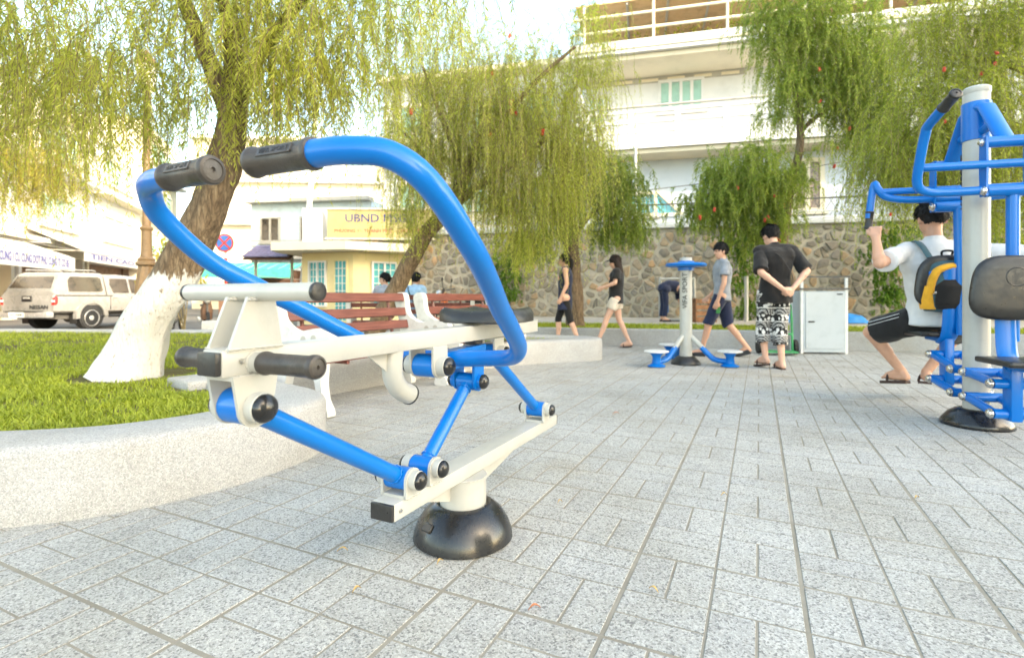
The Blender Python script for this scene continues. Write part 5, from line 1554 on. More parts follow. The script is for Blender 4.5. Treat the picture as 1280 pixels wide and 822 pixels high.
def footwear(t, J, k, mat='sandal', kind='sandal'):
    for s_ in 'LR':
        an, to = J['an' + s_], J['to' + s_]
        d = (to - an); fl = Vector((d.x, d.y, 0)); flat = d.z > -.2 * k
        heel = an - fl.normalized() * .05 * k + Vector((0, 0, -.078 * k)) if an.z - to.z < .2 else an + Vector((0, 0, -.06 * k)) - d.normalized() * .06 * k
        toe = to + d.normalized() * .03 * k + Vector((0, 0, -.022 * k))
        ln = toe - heel; f = ln.normalized(); side = f.cross(Vector((0, 0, 1))).normalized(); upv = side.cross(f)
        b = MB()
        out = [(0, .028), (.25, .033), (.55, .036), (.8, .046), (.95, .036), (1.0, .014)]
        pl = [(x * ln.length, y * k) for x, y in out] + [(x * ln.length, -y * k) for x, y in out[::-1]]
        if kind == 'sandal':
            b.prism(pl, heel - upv * .006, f, side, .022 * k)
            so = b.build('sandal', M[mat], t)
            b = MB(); m_ = heel + ln * .62
            b.tube(catmull([m_ + side * .046 * k, m_ + side * .03 * k + upv * .05 * k, m_ + upv * .062 * k, m_ - side * .03 * k + upv * .05 * k, m_ - side * .046 * k], 4), .010 * k, 8); b.build('strap', M[mat], so)
        else:
            b.prism(pl, heel - upv * .004, f, side, .024 * k)
            b.caps(heel + upv * .03 * k + f * .03 * k, heel + ln * .8 + upv * .028 * k, .04 * k, .04 * k); b.build('shoe', M[mat], t, ang=60)

# patterned wrap trousers: pale figures and bands printed on black cloth
def print_mat():
    m, nt, bs, out = mat_new('black_white_printed_cotton')
    tc = nt.nodes.new('ShaderNodeTexCoord'); sp = nt.nodes.new('ShaderNodeSeparateXYZ'); nt.links.new(tc.outputs['Object'], sp.inputs[0])
    def mth(op, a, b_=None):
        n = nd(nt, 'ShaderNodeMath', operation=op)
        for i, x in enumerate((a, b_)):
            if x is None: continue
            if isinstance(x, (int, float)): n.inputs[i].default_value = x
            else: nt.links.new(x, n.inputs[i])
        return n.outputs[0]
    z = mth('MULTIPLY', sp.outputs[2], 6.2); fz = mth('FRACT', z)
    mp = nd(nt, 'ShaderNodeMapping'); mp.inputs['Scale'].default_value = (19, 19, 14); nt.links.new(tc.outputs['Object'], mp.inputs[0])
    vo = nd(nt, 'ShaderNodeTexVoronoi'); vo.inputs['Scale'].default_value = 1.25; vo.inputs['Randomness'].default_value = 0.6; nt.links.new(mp.outputs[0], vo.inputs['Vector'])
    n1 = noise_n(nt, mp.outputs[0], 1.7, 2)
    fig = mth('LESS_THAN', mth('ADD', vo.outputs['Distance'], mth('MULTIPLY', n1, 0.35)), 0.62)
    ck = nd(nt, 'ShaderNodeTexWave', wave_type='BANDS', bands_direction='DIAGONAL'); ck.inputs['Scale'].default_value = 17; nt.links.new(tc.outputs['Object'], ck.inputs['Vector'])
    w2 = nd(nt, 'ShaderNodeTexWave', wave_type='BANDS', bands_direction='Z'); w2.inputs['Scale'].default_value = 20; nt.links.new(tc.outputs['Object'], w2.inputs['Vector'])
    fine = mth('MULTIPLY', mth('GREATER_THAN', w2.outputs[1], 0.55), mth('GREATER_THAN', ck.outputs[1], 0.3))
    band = mth('GREATER_THAN', fz, 0.48)
    edge = mth('LESS_THAN', mth('ABSOLUTE', mth('SUBTRACT', fz, 0.48)), 0.03)
    v = mth('ADD', mth('MULTIPLY', fig, band), mth('MULTIPLY', fine, mth('SUBTRACT', 1.0, band)))
    v = mth('MULTIPLY', mth('ADD', v, edge), 1.0)
    c = mixc(nt, v, (0.018, 0.017, 0.017), (0.66, 0.64, 0.60))
    nt.links.new(c, bs.inputs['Base Color']); bs.inputs['Roughness'].default_value = 0.9
    return m
M['print_cloth'] = print_mat()

# 1  man with his hands clasped behind his back
J, k = stand(1.70)
J.update(pel=Vector((0, 0, .93)), neck=Vector((.01, .035, 1.435)), head=Vector((0, .10, 1.572)), f=Vector((-.12, .86, -.42)), u=Vector((0, .42, .86)), chest=Vector((0, -.01, 1.25)),
         shL=Vector((-.20, .01, 1.385)), shR=Vector((.205, 0, 1.40)), elL=Vector((-.265, -.16, 1.13)), elR=Vector((.285, -.16, 1.15)), wrL=Vector((-.045, -.235, .935)), wrR=Vector((.075, -.225, .945)),
         knL=Vector((-.085, .13, .50)), anL=Vector((-.065, .10, .13)), toL=Vector((-.09, .25, .045)), knR=Vector((.07, .03, .49)), anR=Vector((.05, -.05, .085)), toR=Vector((.07, .115, .03)))
t, J, H, B = person('man in a black shirt and printed trousers walking away, hands clasped behind his back', (3.12, 6.18, 0), R(4), J, k, 0.008, head_k=1.02, hd={'L': ((.85, -.1, -.45), (.1, 1, .1)), 'R': ((-.85, -.1, -.5), (.1, 1, .1))}, curlL=.35, curlR=.6)
shirt(t, J, k, 'black_cloth', 0.145, 0.93, 0.009, 0.012, 1.02, 1.02, 1.16)
shorts(t, J, k, 'print_cloth', 1.52, 0.010, 0.010, .112, .084, 'trousers')
footwear(t, J, k, 'sandal')
b = MB(); b.tube(catmull([J['shL'] + Vector((.07, -.06, .03)), J['chest'] + Vector((-.03, -.155, .06)), J['waist'] + Vector((.10, -.16, .05)), J['waist'] + Vector((.19, -.04, -.02))], 5), .011, 8, flat=.4); b.build('bag_strap', M['black_cloth'], t)

# 2  boy striding left
J, k = stand(1.60)
J.update(knL=Vector((-.10, .17, .48)), anL=Vector((-.10, .26, .085)), toL=Vector((-.11, .42, .035)), knR=Vector((.09, -.07, .46)), anR=Vector((.09, -.32, .14)), toR=Vector((.10, -.18, .03)),
         wrL=Vector((-.25, .03, .80)), elL=Vector((-.235, -.05, 1.04)), elR=Vector((.23, .03, 1.04)), wrR=Vector((.20, .2, .86)), f=Vector((-.55, .8, -.1)), u=Vector((0, .1, 1)),
         shL=Vector((-.165, -.06, 1.32)), shR=Vector((.165, .05, 1.32)))
t, J, H, B = person('boy in a grey T-shirt and navy shorts striding left past the waist twister', (3.0, 7.45, 0), R(62), J, k, 0.010, hair='bowl', skin='skin_leg', slim=.92)
shirt(t, J, k, 'grey_cloth', 0.08, 0.62, 0.010, 0.010, 0.98, .98, 1.1, seed=4)
shorts(t, J, k, 'navy_cloth', 1.05, 0.011, 0.008, .105, .086)
footwear(t, J, k, 'shoe_dark', 'shoe')
b = MB(); b.box(J['hipL'] + Vector((-.105, .03, -.17)), (.012, .05, .13)); b.build('green_flash', M['green_goods'], t)

# 3  woman in navy
J, k = stand(1.56)
J.update(knL=Vector((-.08, -.08, .47)), anL=Vector((-.08, -.24, .10)), toL=Vector((-.09, -.09, .03)), knR=Vector((.08, .12, .48)), anR=Vector((.08, .12, .085)), toR=Vector((.09, .28, .03)), wrL=Vector((-.20, .06, .84)), elL=Vector((-.20, -.04, 1.06)))
t, J, H, B = person('woman in a navy sleeveless tunic with a ponytail walking left in front of the tree', (0.905, 8.9, 0), R(82), J, k, 0.012, 'f', 'ponytail', hair_m='hair')
shirt(t, J, k, 'navy_cloth', 0.24, 0.0, 0.012, 0.008, .98, .95, seed=7, name='tunic')
shorts(t, J, k, 'black_cloth', 1.15, 0.012, 0.004, .09, .064, 'leggings', rise=.02)
footwear(t, J, k, 'sandal')
# 4  woman in cap
J, k = stand(1.52)
J.update(knL=Vector((-.08, .16, .48)), anL=Vector((-.08, .30, .09)), toL=Vector((-.09, .46, .04)), knR=Vector((.08, -.05, .47)), anR=Vector((.08, -.22, .10)), toR=Vector((.09, -.07, .03)), elL=Vector((-.21, .02, 1.08)), wrL=Vector((-.16, .22, 1.0)), elR=Vector((.21, 0.0, 1.08)), wrR=Vector((.12, .2, 1.02)), f=Vector((.1, 1, -.15)), u=Vector((0, .15, 1)))
t, J, H, B = person('woman in a black T-shirt, black cap and beige shorts walking left with long hair', (1.735, 8.7, 0), R(80), J, k, 0.012, 'f', 'long', hair_m='hair_brown')
shirt(t, J, k, 'black_cloth', 0.10, 0.7, 0.012, 0.010, 1.02, 1.0, 1.15, seed=9)
shorts(t, J, k, 'beige_cloth', 0.5, 0.012, 0.007, .112, .105)
footwear(t, J, k, 'sandal')
b = MB(); b.ball(H(0, -.012, .05), (.094 * k, .112 * k, .085 * k), rot=B); cp = b.build('cap', M['black_cloth'], t)
b = MB(); b.prism([(-.07, 0), (-.06, .05), (-.03, .075), (.03, .075), (.06, .05), (.07, 0)], H(0, .085, .06), B @ Vector((1, 0, 0)), B @ Vector((0, 1, -.2)), .006); b.build('cap_peak', M['black_cloth'], cp)

# 5  man on the pull down machine, lifted off the ground
mz = R(-15)
def ML(p):      # world point -> his frame
    q = Vector(p) - Vector((3.22, 3.93, 0)); c_, s_ = math.cos(-mz), math.sin(-mz)
    return Vector((q.x * c_ - q.y * s_, q.x * s_ + q.y * c_, q.z))
hL = ML((2.665, 3.86, 1.35)); hR = Vector((-hL.x + 0.1, hL.y, hL.z))
J, k = stand(1.74)
J.update(pel=Vector((0, .08, .685)), waist=Vector((0, .06, .83)), chest=Vector((0, .06, 1.02)), neck=Vector((0, .075, 1.265)), head=Vector((0.0, .11, 1.45)), f=Vector((.05, .97, -.2)), u=Vector((0, .2, .97)),
         shL=Vector((-.20, .06, 1.195)), shR=Vector((.20, .06, 1.195)), elL=Vector((hL.x + .03, hL.y - .05, 1.095)), elR=Vector((hR.x - .03, hR.y - .05, 1.095)), wrL=hL + Vector((.012, -.035, -.075)), wrR=hR + Vector((-.012, -.035, -.075)),
         hipL=Vector((-.10, .10, .665)), hipR=Vector((.10, .10, .665)), knL=Vector((-.32, .38, .555)), knR=Vector((.30, .40, .555)), anL=Vector((-.085, .40, .235)), anR=Vector((.10, .42, .235)), toL=Vector((-.16, .53, .16)), toR=Vector((.15, .57, .16)))
t, J, H, B = person('man in a white T-shirt and black shorts seated on the pull down machine', (3.22, 3.93, 0), mz, J, k, 0.0075, head_k=1.1, skin='skin_leg', hd={'L': ((.05, .25, 1), (.35, .9, -.2)), 'R': ((-.05, .25, 1), (-.35, .9, -.2))}, curlL=.95, curlR=.95)
shirt(t, J, k, 'white_cloth', 0.05, 0.80, 0.009, 0.010, 1.05, 1.02, 1.12, seed=12)
sh_ = shorts(t, J, k, 'black_cloth', 0.86, 0.010, 0.009, .12, .105, rise=.06)
for q in (-.014, 0.012):
    b = MB(); a_, c_ = J['hipL'].lerp(J['knL'], .18), J['hipL'].lerp(J['knL'], .84); n_ = Vector((-.72, -.5, .5)).normalized()
    b.tube([a_ + n_ * .122 * k + Vector((0, 0, q)), a_.lerp(c_, .5) + n_ * .117 * k + Vector((0, 0, q)), c_ + n_ * .113 * k + Vector((0, 0, q))], .006, 6, flat=.5); b.build('side_stripe', M['white_cloth'], sh_)
footwear(t, J, k, 'sandal')
# his backpack: top-level, it could be lifted off
bp = thing('backpack', 'slate and mustard yellow backpack on the seated man', 'backpack', (3.22, 3.93, 0), mz)
b = MB(); b.loft([((0, -.105, .74), .15, .055), ((0, -.125, .78), .165, .075), ((0, -.135, .95), .165, .085), ((0, -.12, 1.08), .145, .075), ((0, -.10, 1.155), .10, .045)], 28)
link('pack', remeshed(b, 'pack', .009, 3, .006, seed=5), M['teal_cloth'], bp)
b = MB(); b.loft([((0, -.165, .76), .10, .045), ((0, -.185, .80), .115, .055), ((0, -.19, .93), .11, .055), ((0, -.175, .985), .08, .035)], 24); link('front_pocket', remeshed(b, 'front_pocket', .009, 3, .004), M['black_cloth'], bp)
b = MB(); b.tube(catmull([(-.135, -.165, .88), (-.125, -.185, .98), (-.09, -.19, 1.045), (0, -.192, 1.07), (.09, -.19, 1.045), (.125, -.185, .98), (.135, -.165, .88)], 5), .034, 12, flat=.75); b.build('yellow_panel', M['yellow_cloth'], bp)
for s_ in (-1, 1):
    b = MB(); b.loft([((s_ * .135, -.14, .76), .045, .05), ((s_ * .145, -.14, .83), .045, .055), ((s_ * .14, -.14, .93), .03, .045)], 16); b.build('side_pocket', M['yellow_cloth'], bp)
    b = MB(); b.tube(catmull([(s_ * .10, -.09, 1.14), (s_ * .125, -.03, 1.235), (s_ * .135, .04, 1.272), (s_ * .14, .13, 1.22), (s_ * .15, .19, 1.08)], 5), .030, 10, flat=.3); b.build('strap', M['teal_cloth'], bp)
b = MB(); b.tube(catmull([(-.03, -.10, 1.15), (-.03, -.11, 1.185), (.03, -.11, 1.185), (.03, -.10, 1.15)], 4), .008, 8); b.build('loop', M['black_cloth'], bp)

# 6  person bending over in front of the stone wall
J, k = stand(1.45)
J.update(pel=Vector((0, 0, .80)), waist=Vector((0, .13, .86)), chest=Vector((0, .30, .84)), neck=Vector((0, .45, .76)), head=Vector((0, .54, .66)), f=Vector((0, .3, -.95)), u=Vector((0, .95, .3)),
         shL=Vector((-.15, .40, .76)), shR=Vector((.15, .40, .76)), elL=Vector((-.17, .46, .54)), elR=Vector((.17, .46, .54)), wrL=Vector((-.12, .5, .34)), wrR=Vector((.12, .5, .34)))
t, J, H, B = person('person in dark navy clothes bending over before the stone wall, half behind the twister post', (3.62, 12.45, 0.26), R(-82), J, k, 0.014, hair='bowl')
b = MB(); b.caps(J['pel'], J['waist'], .14, .13); b.caps(J['waist'], J['chest'], .13, .14); b.caps(J['shL'], J['shR'], .09)
for s_ in 'LR': b.tube([J['sh' + s_], J['el' + s_]], .062, 14); b.caps(J['hip' + s_], J['hip' + s_] + Vector((0, .03, 0)), .11)
link('jacket', remeshed(b, 'jacket', .014, 3, .008), M['navy_cloth'], t)
shorts(t, J, k, 'navy_cloth', 1.85, 0.014, 0.006, .105, .07, 'trousers', rise=0)
footwear(t, J, k, 'shoe_dark', 'shoe')

# 7, 8  two people on the farther bench
def seated(label, loc, yaw, arms=None, **kw):
    J, k = stand(1.6)
    J.update(pel=Vector((0, 0, .53)), waist=Vector((0, -.02, .67)), chest=Vector((0, -.02, .85)), neck=Vector((0, 0, 1.03)), head=Vector((0, .03, 1.17)), shL=Vector((-.17, 0, .99)), shR=Vector((.17, 0, .99)),
             elL=Vector((-.21, .04, .74)), elR=Vector((.21, .04, .74)), wrL=Vector((-.12, .25, .66)), wrR=Vector((.12, .25, .66)), hipL=Vector((-.09, 0, .52)), hipR=Vector((.09, 0, .52)), knL=Vector((-.10, .42, .48)), knR=Vector((.10, .42, .48)),
             anL=Vector((-.10, .40, .085)), anR=Vector((.10, .40, .085)), toL=Vector((-.11, .55, .03)), toR=Vector((.11, .55, .03)))
    if arms: J.update({a: Vector(v) for a, v in arms.items()})
    return person(label, loc, yaw, J, k, 0.012, **kw) + (k,)
t, J, H, B, k = seated('ponytailed woman in a grey blue shirt sitting in profile on the farther bench', (-2.36, 9.7, 0), R(28), dict(f=(-.9, .4, -.05), elL=(-.2, .12, .78), wrL=(-.12, .2, .99), elR=(.2, .14, .78), wrR=(-.02, .24, .99), shL=(-.16, -.03, .99), shR=(.16, .03, .99)), sex='f', hair='ponytail')
shirt(t, J, k, 'greyblue_cloth', 0.03, .95, 0.012, 0.008, 1.0, .95, seed=21); shorts(t, J, k, 'beige_cloth', 1.7, 0.013, .006, .10, .075, 'trousers'); footwear(t, J, k, 'sandal')
t, J, H, B, k = seated('man in a light blue shirt sitting with his back turned on the farther bench', (-1.82, 9.72, 0), R(-8), dict(head=(.02, .06, 1.18)), hair='short')
shirt(t, J, k, 'sky_cloth', 0.05, .9, 0.012, 0.010, 1.08, 1.08, 1.1, seed=23); shorts(t, J, k, 'navy_cloth', 1.7, 0.013, .006, .10, .08, 'trousers'); footwear(t, J, k, 'shoe_dark', 'shoe')
b = MB(); b.tube(catmull([J['shL'] + Vector((.05, .0, .075)), J['chest'] + Vector((-.05, -.155, .1)), J['waist'] + Vector((.08, -.15, .02)), J['waist'] + Vector((.19, .0, -.06))], 5), .012, 8, flat=.4); b.build('bag_strap', M['teal_cloth'], t)
# ------------------------------------------------------------------ trees
def foliage(parent, clumps, mat, leaf=(.05, .006), per=46, droop=1.0, seed=1, name='crown', sag=(0.35, 1.0), spread=0.16, twigs=True, bright=0.5):
    """weeping strands: clumps is a list of (centre, n strands, length); every strand carries narrow leaves"""
    g = np.random.default_rng(seed)
    S, D, L, Tn = [], [], [], []
    for c, n, ln in clumps:
        c = np.array(c)
        S.append(c + g.normal(0, spread, (n, 3)) * [1, 1, .75])
        a = g.uniform(0, 2 * np.pi, n); el = g.uniform(-.1, .75, n)
        D.append(np.c_[np.cos(a) * np.cos(el), np.sin(a) * np.cos(el), np.sin(el)])
        L.append(ln * g.uniform(.55, 1.2, n)); Tn.append(np.full(n, g.normal(bright, .12)))
    S, D, L, Tn = map(np.concatenate, (S, D, L, Tn)); N = len(S)
    out = L * g.uniform(*sag, N) * .45; dn = L * droop
    t = np.linspace(0.04, 1, per)[None, :] + g.uniform(-.01, .01, (N, per))
    def pos(tt):
        return S[:, None, :] + D[:, None, :] * (out[:, None] * (1 - (1 - tt) ** 2))[..., None] + np.array([0, 0, -1.0]) * (dn[:, None] * tt ** 1.7)[..., None]
    P = pos(t); T = pos(t + .02) - P; T /= np.linalg.norm(T, axis=2, keepdims=True) + 1e-9
    Q = g.normal(0, 1, (N, per, 3)); Q -= T * (Q * T).sum(2, keepdims=True); Q /= np.linalg.norm(Q, axis=2, keepdims=True)
    ld = T * .78 + Q * .62 + np.array([0, 0, -.12]); ld /= np.linalg.norm(ld, axis=2, keepdims=True)
    sd = np.cross(ld, g.normal(0, 1, (N, per, 3))); sd /= np.linalg.norm(sd, axis=2, keepdims=True) + 1e-9
    ll = (leaf[0] * g.uniform(.6, 1.25, (N, per)) * (1 - .45 * np.clip(t, 0, 1) ** 3))[..., None]; lw = (leaf[1] * g.uniform(.7, 1.3, (N, per)) * .5)[..., None]
    V = np.stack([P, P + ld * ll * .45 + sd * lw, P + ld * ll, P + ld * ll * .45 - sd * lw], 2).reshape(-1, 3)
    n = N * per; i = np.arange(n) * 4
    F = np.c_[i, i + 1, i + 2, i + 3]
    tint = np.clip(Tn[:, None] + .28 * (np.clip(t, 0, 1) - .35) + g.normal(0, .13, (N, per)), 0, 1).reshape(-1)
    o = mesh_np(name, V, F, mat, parent, tint)
    if twigs:
        tt = np.linspace(0, .97, 6)[None, :] + np.zeros((N, 1)); P = pos(tt); w = np.array([.0032, .003, .0026, .002, .0015, .0008])[None, :, None]
        h = g.normal(0, 1, (N, 1, 3)); h[..., 2] = 0; h /= np.linalg.norm(h, axis=2, keepdims=True); h2 = np.cross(h, [0, 0, 1.0])
        V = np.stack([P + h * w, P - h * w * .5 + h2 * w * .87, P - h * w * .5 - h2 * w * .87], 2).reshape(-1, 3)
        F = []
        base = np.arange(N) * 18
        for s_ in range(5):
            for k_ in range(3): F.append(np.c_[base + s_ * 3 + k_, base + s_ * 3 + (k_ + 1) % 3, base + s_ * 3 + 3 + (k_ + 1) % 3, base + s_ * 3 + 3 + k_])
        mesh_np('twigs', V, np.concatenate(F), M['twig'], parent)
    return P, S

def trunk_mesh(pts, rad, seg=26, n=8, rough=.12, fs=2.2, flare=None):
    P = catmull(pts, n); rr = lerps(rad, n)
    b = MB(); b.tube(P, rr, seg)
    k = 0
    for i in range(len(P)):
        for j in range(seg):
            v = Vector(b.v[i * seg + j]); d = v - P[i]
            q = 1 + rough * (noise.noise(Vector((d.x * 9 / max(rr[i], .05) * .12, d.y * 9 / max(rr[i], .05) * .12, v.z * fs))) + .6 * noise.noise(Vector((d.x * 40, d.y * 40, v.z * 3.5))))
            if flare and v.z < flare[0]: q *= 1 + flare[1] * (1 - v.z / flare[0]) ** 2 * (1 + .5 * math.sin(math.atan2(d.y, d.x) * 5 + 1))
            b.v[i * seg + j] = tuple(P[i] + d * q)
    return b
def tree(name, label, base, trunk, rad, limbs, bark, **kw):
    t = thing(name, label, 'tree', base)
    B_ = Vector(base)
    b = trunk_mesh([Vector(p) - B_ for p in trunk], rad, **kw); b.build('trunk', bark, t, ang=80)
    for pts_, r0, r1 in limbs:
        n = len(pts_); b = trunk_mesh([Vector(p) - B_ for p in pts_], [r0 + (r1 - r0) * i / (n - 1) for i in range(n)], seg=10, n=5, rough=.06); b.build('limb', M['bark'] if bark is not M['bark'] else bark, t, ang=80)
    return t
def blobs(base, lst, seed):
    """lst: (centre, (rx, ry, rz), n clumps, strands per clump, strand length)"""
    g = random.Random(seed); out = []
    for c, rad, n, ns, ln in lst:
        for _ in range(n):
            while True:
                x, y, z = g.uniform(-1, 1), g.uniform(-1, 1), g.uniform(-1, 1)
                if x * x + y * y + z * z < 1: break
            out.append((Vector(c) + Vector((x * rad[0], y * rad[1], z * rad[2])) - Vector(base), ns, ln * g.uniform(.75, 1.25)))
    return out
brush = MB(); brush.lathe([(0.008, -.05), (.030, -.045), (.034, 0.0), (.030, .045), (.006, .055)], 9)
brush.v = [(x * random.uniform(.75, 1.2), y * random.uniform(.75, 1.2), z) for x, y, z in brush.v]
brush_me = brush.mesh('flower', False)
def flowers(t, pts_, mat):
    for p in pts_:
        o = link('flower', brush_me, mat, t, Vector(p) - t.location); o.rotation_euler = (random.uniform(-.5, .5), random.uniform(-.5, .5), random.uniform(0, 3)); s_ = random.uniform(.5, .85) * (.7 if p[1] < 7 else 1); o.scale = (s_, s_, s_ * 1.1)

# leaning whitewashed tree on the lawn
tb = (-2.93, 4.02, 0.235)
T1 = [(-2.98, 4.02, .20), (-2.90, 4.02, .40), (-2.74, 4.0, .75), (-2.42, 4.0, 1.31), (-2.295, 4.0, 1.61), (-2.195, 4.0, 1.905), (-2.13, 3.97, 2.21), (-2.09, 3.93, 2.55), (-2.08, 3.9, 2.9)]
t1 = tree('weeping_tree', 'leaning weeping tree with a whitewashed trunk foot on the lawn', tb, T1, [.205, .183, .158, .134, .126, .114, .106, .078, .055],
          [([(-2.13, 3.95, 2.2), (-2.3, 3.85, 2.75), (-2.5, 3.6, 3.4)], .075, .04), ([(-2.12, 3.95, 2.25), (-1.85, 3.9, 2.7), (-1.4, 3.75, 3.1), (-1.05, 3.6, 3.2)], .06, .02),
           ([(-2.09, 3.93, 2.5), (-1.95, 3.5, 2.9), (-1.85, 3.0, 3.1)], .05, .02)], M['bark_white'], flare=(.38, .2), rough=.22)
foliage(t1, blobs(tb, [((-3.3, 4.0, 3.0), (1.2, .9, .45), 46, 8, .85), ((-4.5, 4.3, 2.75), (.9, .8, .55), 34, 8, .9), ((-2.1, 3.9, 3.15), (.8, .8, .5), 38, 9, .7), ((-1.35, 3.7, 2.75), (.45, .5, .45), 24, 10, .62), ((-1.75, 3.75, 2.45), (.30, .3, .3), 14, 10, .55), ((-2.75, 3.9, 2.35), (.5, .5, .25), 12, 9, .55), ((-0.95, 3.6, 3.0), (.3, .4, .3), 9, 7, .55), ((-0.55, 3.6, 3.25), (.4, .4, .2), 8, 5, .6), ((-3.0, 3.0, 3.1), (1.0, .5, .35), 16, 8, .7)], 11), M['leaf_near'], (.08, .0078), 40, seed=11, spread=.20, bright=.74)

# yellow, sunlit tree at the left edge
tb = (-9.6, 8.4, 0.235)
t0 = tree('weeping_tree', 'yellow green weeping tree hanging in at the left edge above the pickup', tb, [tb, (-9.5, 8.4, 1.4), (-9.4, 8.4, 2.8), (-9.2, 8.4, 4.0)], [.24, .2, .17, .09], [([(-9.4, 8.4, 2.6), (-8.6, 8.4, 3.3), (-7.6, 8.4, 3.7)], .09, .03), ([(-9.3, 8.4, 3.2), (-9.0, 7.8, 4.2), (-8.6, 7.4, 4.9)], .08, .03)], M['bark'])
foliage(t0, blobs(tb, [((-8.0, 8.4, 3.3), (1.1, .9, .6), 50, 8, 1.0), ((-8.3, 8.3, 4.6), (1.4, 1.1, .9), 60, 8, 1.2), ((-6.6, 8.5, 4.4), (1.0, .8, .5), 30, 8, 1.1), ((-7.9, 8.4, 2.75), (.7, .5, .25), 20, 8, .6)], 5), M['leaf_yellow'], (.085, .011), 34, seed=5, spread=.22)

# middle weeping tree
tb = (-2.15, 8.0, 0.235)
t2 = tree('weeping_tree', 'large weeping tree with a leaning bare trunk behind the benches', tb, [(-2.15, 8.0, .2), (-1.85, 8.0, .85), (-1.35, 8.0, 1.75), (-.98, 8.0, 2.2), (-.6, 7.9, 2.9), (-.35, 7.8, 3.7)], [.15, .132, .120, .11, .09, .05],
          [([(-1.05, 8.0, 2.1), (-.55, 7.9, 2.5), (.2, 7.9, 3.0), (.7, 7.9, 3.4)], .08, .03), ([(-.7, 7.95, 2.7), (-1.0, 7.7, 3.4), (-1.3, 7.6, 4.2)], .06, .02), ([(-.5, 7.9, 3.1), (.3, 7.5, 3.9), (.9, 7.4, 4.4)], .05, .02), ([(-1.0, 8, 2.2), (-1.3, 7.9, 2.9), (-1.6, 7.8, 3.3)], .05, .02)], M['bark'], rough=.14)
foliage(t2, blobs(tb, [((-.35, 7.9, 4.2), (1.4, .9, .65), 80, 10, 1.35), ((.35, 7.9, 3.35), (.95, .8, .55), 60, 11, 1.25), ((-.9, 7.8, 3.3), (.75, .7, .6), 44, 10, 1.15), ((-1.5, 7.7, 3.4), (.55, .6, .7), 26, 8, 1.1), ((.3, 7.8, 2.45), (.65, .6, .32), 34, 10, .8), ((-.35, 7.9, 2.5), (.4, .5, .25), 16, 9, .7), ((-1.45, 7.8, 2.3), (.35, .4, .3), 12, 8, .6), ((1.05, 7.8, 4.6), (.7, .7, .5), 22, 8, 1.1), ((-1.4, 7.6, 4.9), (1.2, .7, .4), 26, 7, 1.2), ((.95, 7.7, 3.4), (.4, .5, .8), 18, 9, 1.2), ((.1, 7.9, 1.75), (.3, .3, .2), 9, 8, .55)], 21), M['leaf_mid'], (.075, .0085), 44, seed=21, spread=.17, droop=1.12, bright=.66)
flowers(t2, [pix(a, c, 7.35) for a, c in ((514, 140), (615, 92), (638, 128), (640, 140), (645, 142), (678, 165), (612, 168), (637, 45))], M['flower_red'])

# straight tree in the bed
tb = tuple(bk(-2.35, .95, .25))
t3 = tree('weeping_tree', 'straight rough trunked tree with dark foliage in the grass bed behind the walking women', tb, [Vector(tb), Vector(tb) + Vector((-.05, 0, .9)), Vector(tb) + Vector((-.1, 0, 1.7)), Vector(tb) + Vector((-.2, 0, 2.6)), Vector(tb) + Vector((-.25, 0, 3.6))], [.19, .16, .15, .12, .06], [([Vector(tb) + Vector((-.1, 0, 1.7)), Vector(tb) + Vector((.4, -.1, 2.3)), Vector(tb) + Vector((1.1, -.1, 2.5))], .06, .02), ([Vector(tb) + Vector((-.15, 0, 2.1)), Vector(tb) + Vector((.3, -.3, 2.9)), Vector(tb) + Vector((.9, -.3, 3.2))], .05, .02)], M['bark'], rough=.16)
c0 = Vector(tb)
foliage(t3, blobs(tb, [(c0 + Vector((.75, -.2, 2.55)), (.65, .6, .45), 44, 10, .7), (c0 + Vector((.2, -.2, 3.1)), (.8, .6, .6), 40, 9, .95), (c0 + Vector((.85, -.2, 1.95)), (.5, .5, .3), 24, 9, .5), (c0 + Vector((-.9, -.2, 1.75)), (.5, .4, .3), 18, 9, .5), (c0 + Vector((-.3, -.2, 2.1)), (.5, .5, .3), 14, 8, .6)], 31), M['leaf_dark'], (.08, .013), 36, seed=31, spread=.16, droop=.8, sag=(.5, 1.2))

# tree with red flowers, right of the middle
tb = tuple(bk(2.0, 1.3, .25))
c0 = Vector(tb)
q = lambda px, py, Y=10.3: pix(px, py, Y)
t4 = tree('bottlebrush_tree', 'dark green bottlebrush tree with red flowers between the house windows', tb, [c0, q(981, 330), q(984, 255), q(1000, 180), q(997, 110), q(1000, 60)], [.12, .10, .085, .07, .06, .03], [([q(999, 165), q(1022, 145), q(1045, 125), q(1075, 100)], .05, .02), ([q(998, 120), q(975, 80), q(960, 40)], .04, .015), ([q(984, 250), q(950, 240), q(915, 230), q(880, 245)], .04, .015)], M['bark'])
foliage(t4, blobs(tb, [(q(1040, 75), (1.25, .8, .75), 105, 10, .85), (q(1085, 125), (.65, .7, .8), 70, 10, .9), (q(1000, 30), (1.0, .7, .5), 44, 9, .8), (q(985, 120), (.4, .5, .6), 22, 9, .8), (q(930, 225), (.75, .6, .6), 90, 10, .6), (q(900, 250), (.55, .5, .35), 34, 9, .5), (q(955, 275), (.5, .5, .4), 36, 10, .6), (q(1010, 10), (1.6, .6, .35), 40, 9, .7), (q(870, 262), (.45, .35, .15), 10, 7, .4), (q(990, 215), (.3, .4, .5), 16, 9, .6)], 41), M['leaf_dark'], (.085, .014), 36, seed=41, spread=.19, droop=.85, sag=(.5, 1.3), bright=.62)
flowers(t4, [q(a, c, 9.75) for a, c in ((1024, 87), (1025, 127), (1062, 161), (1047, 185), (1043, 208), (922, 235), (960, 272), (968, 245), (980, 257), (956, 275), (968, 283), (974, 300), (893, 262), (875, 272))], M['flower_red'])

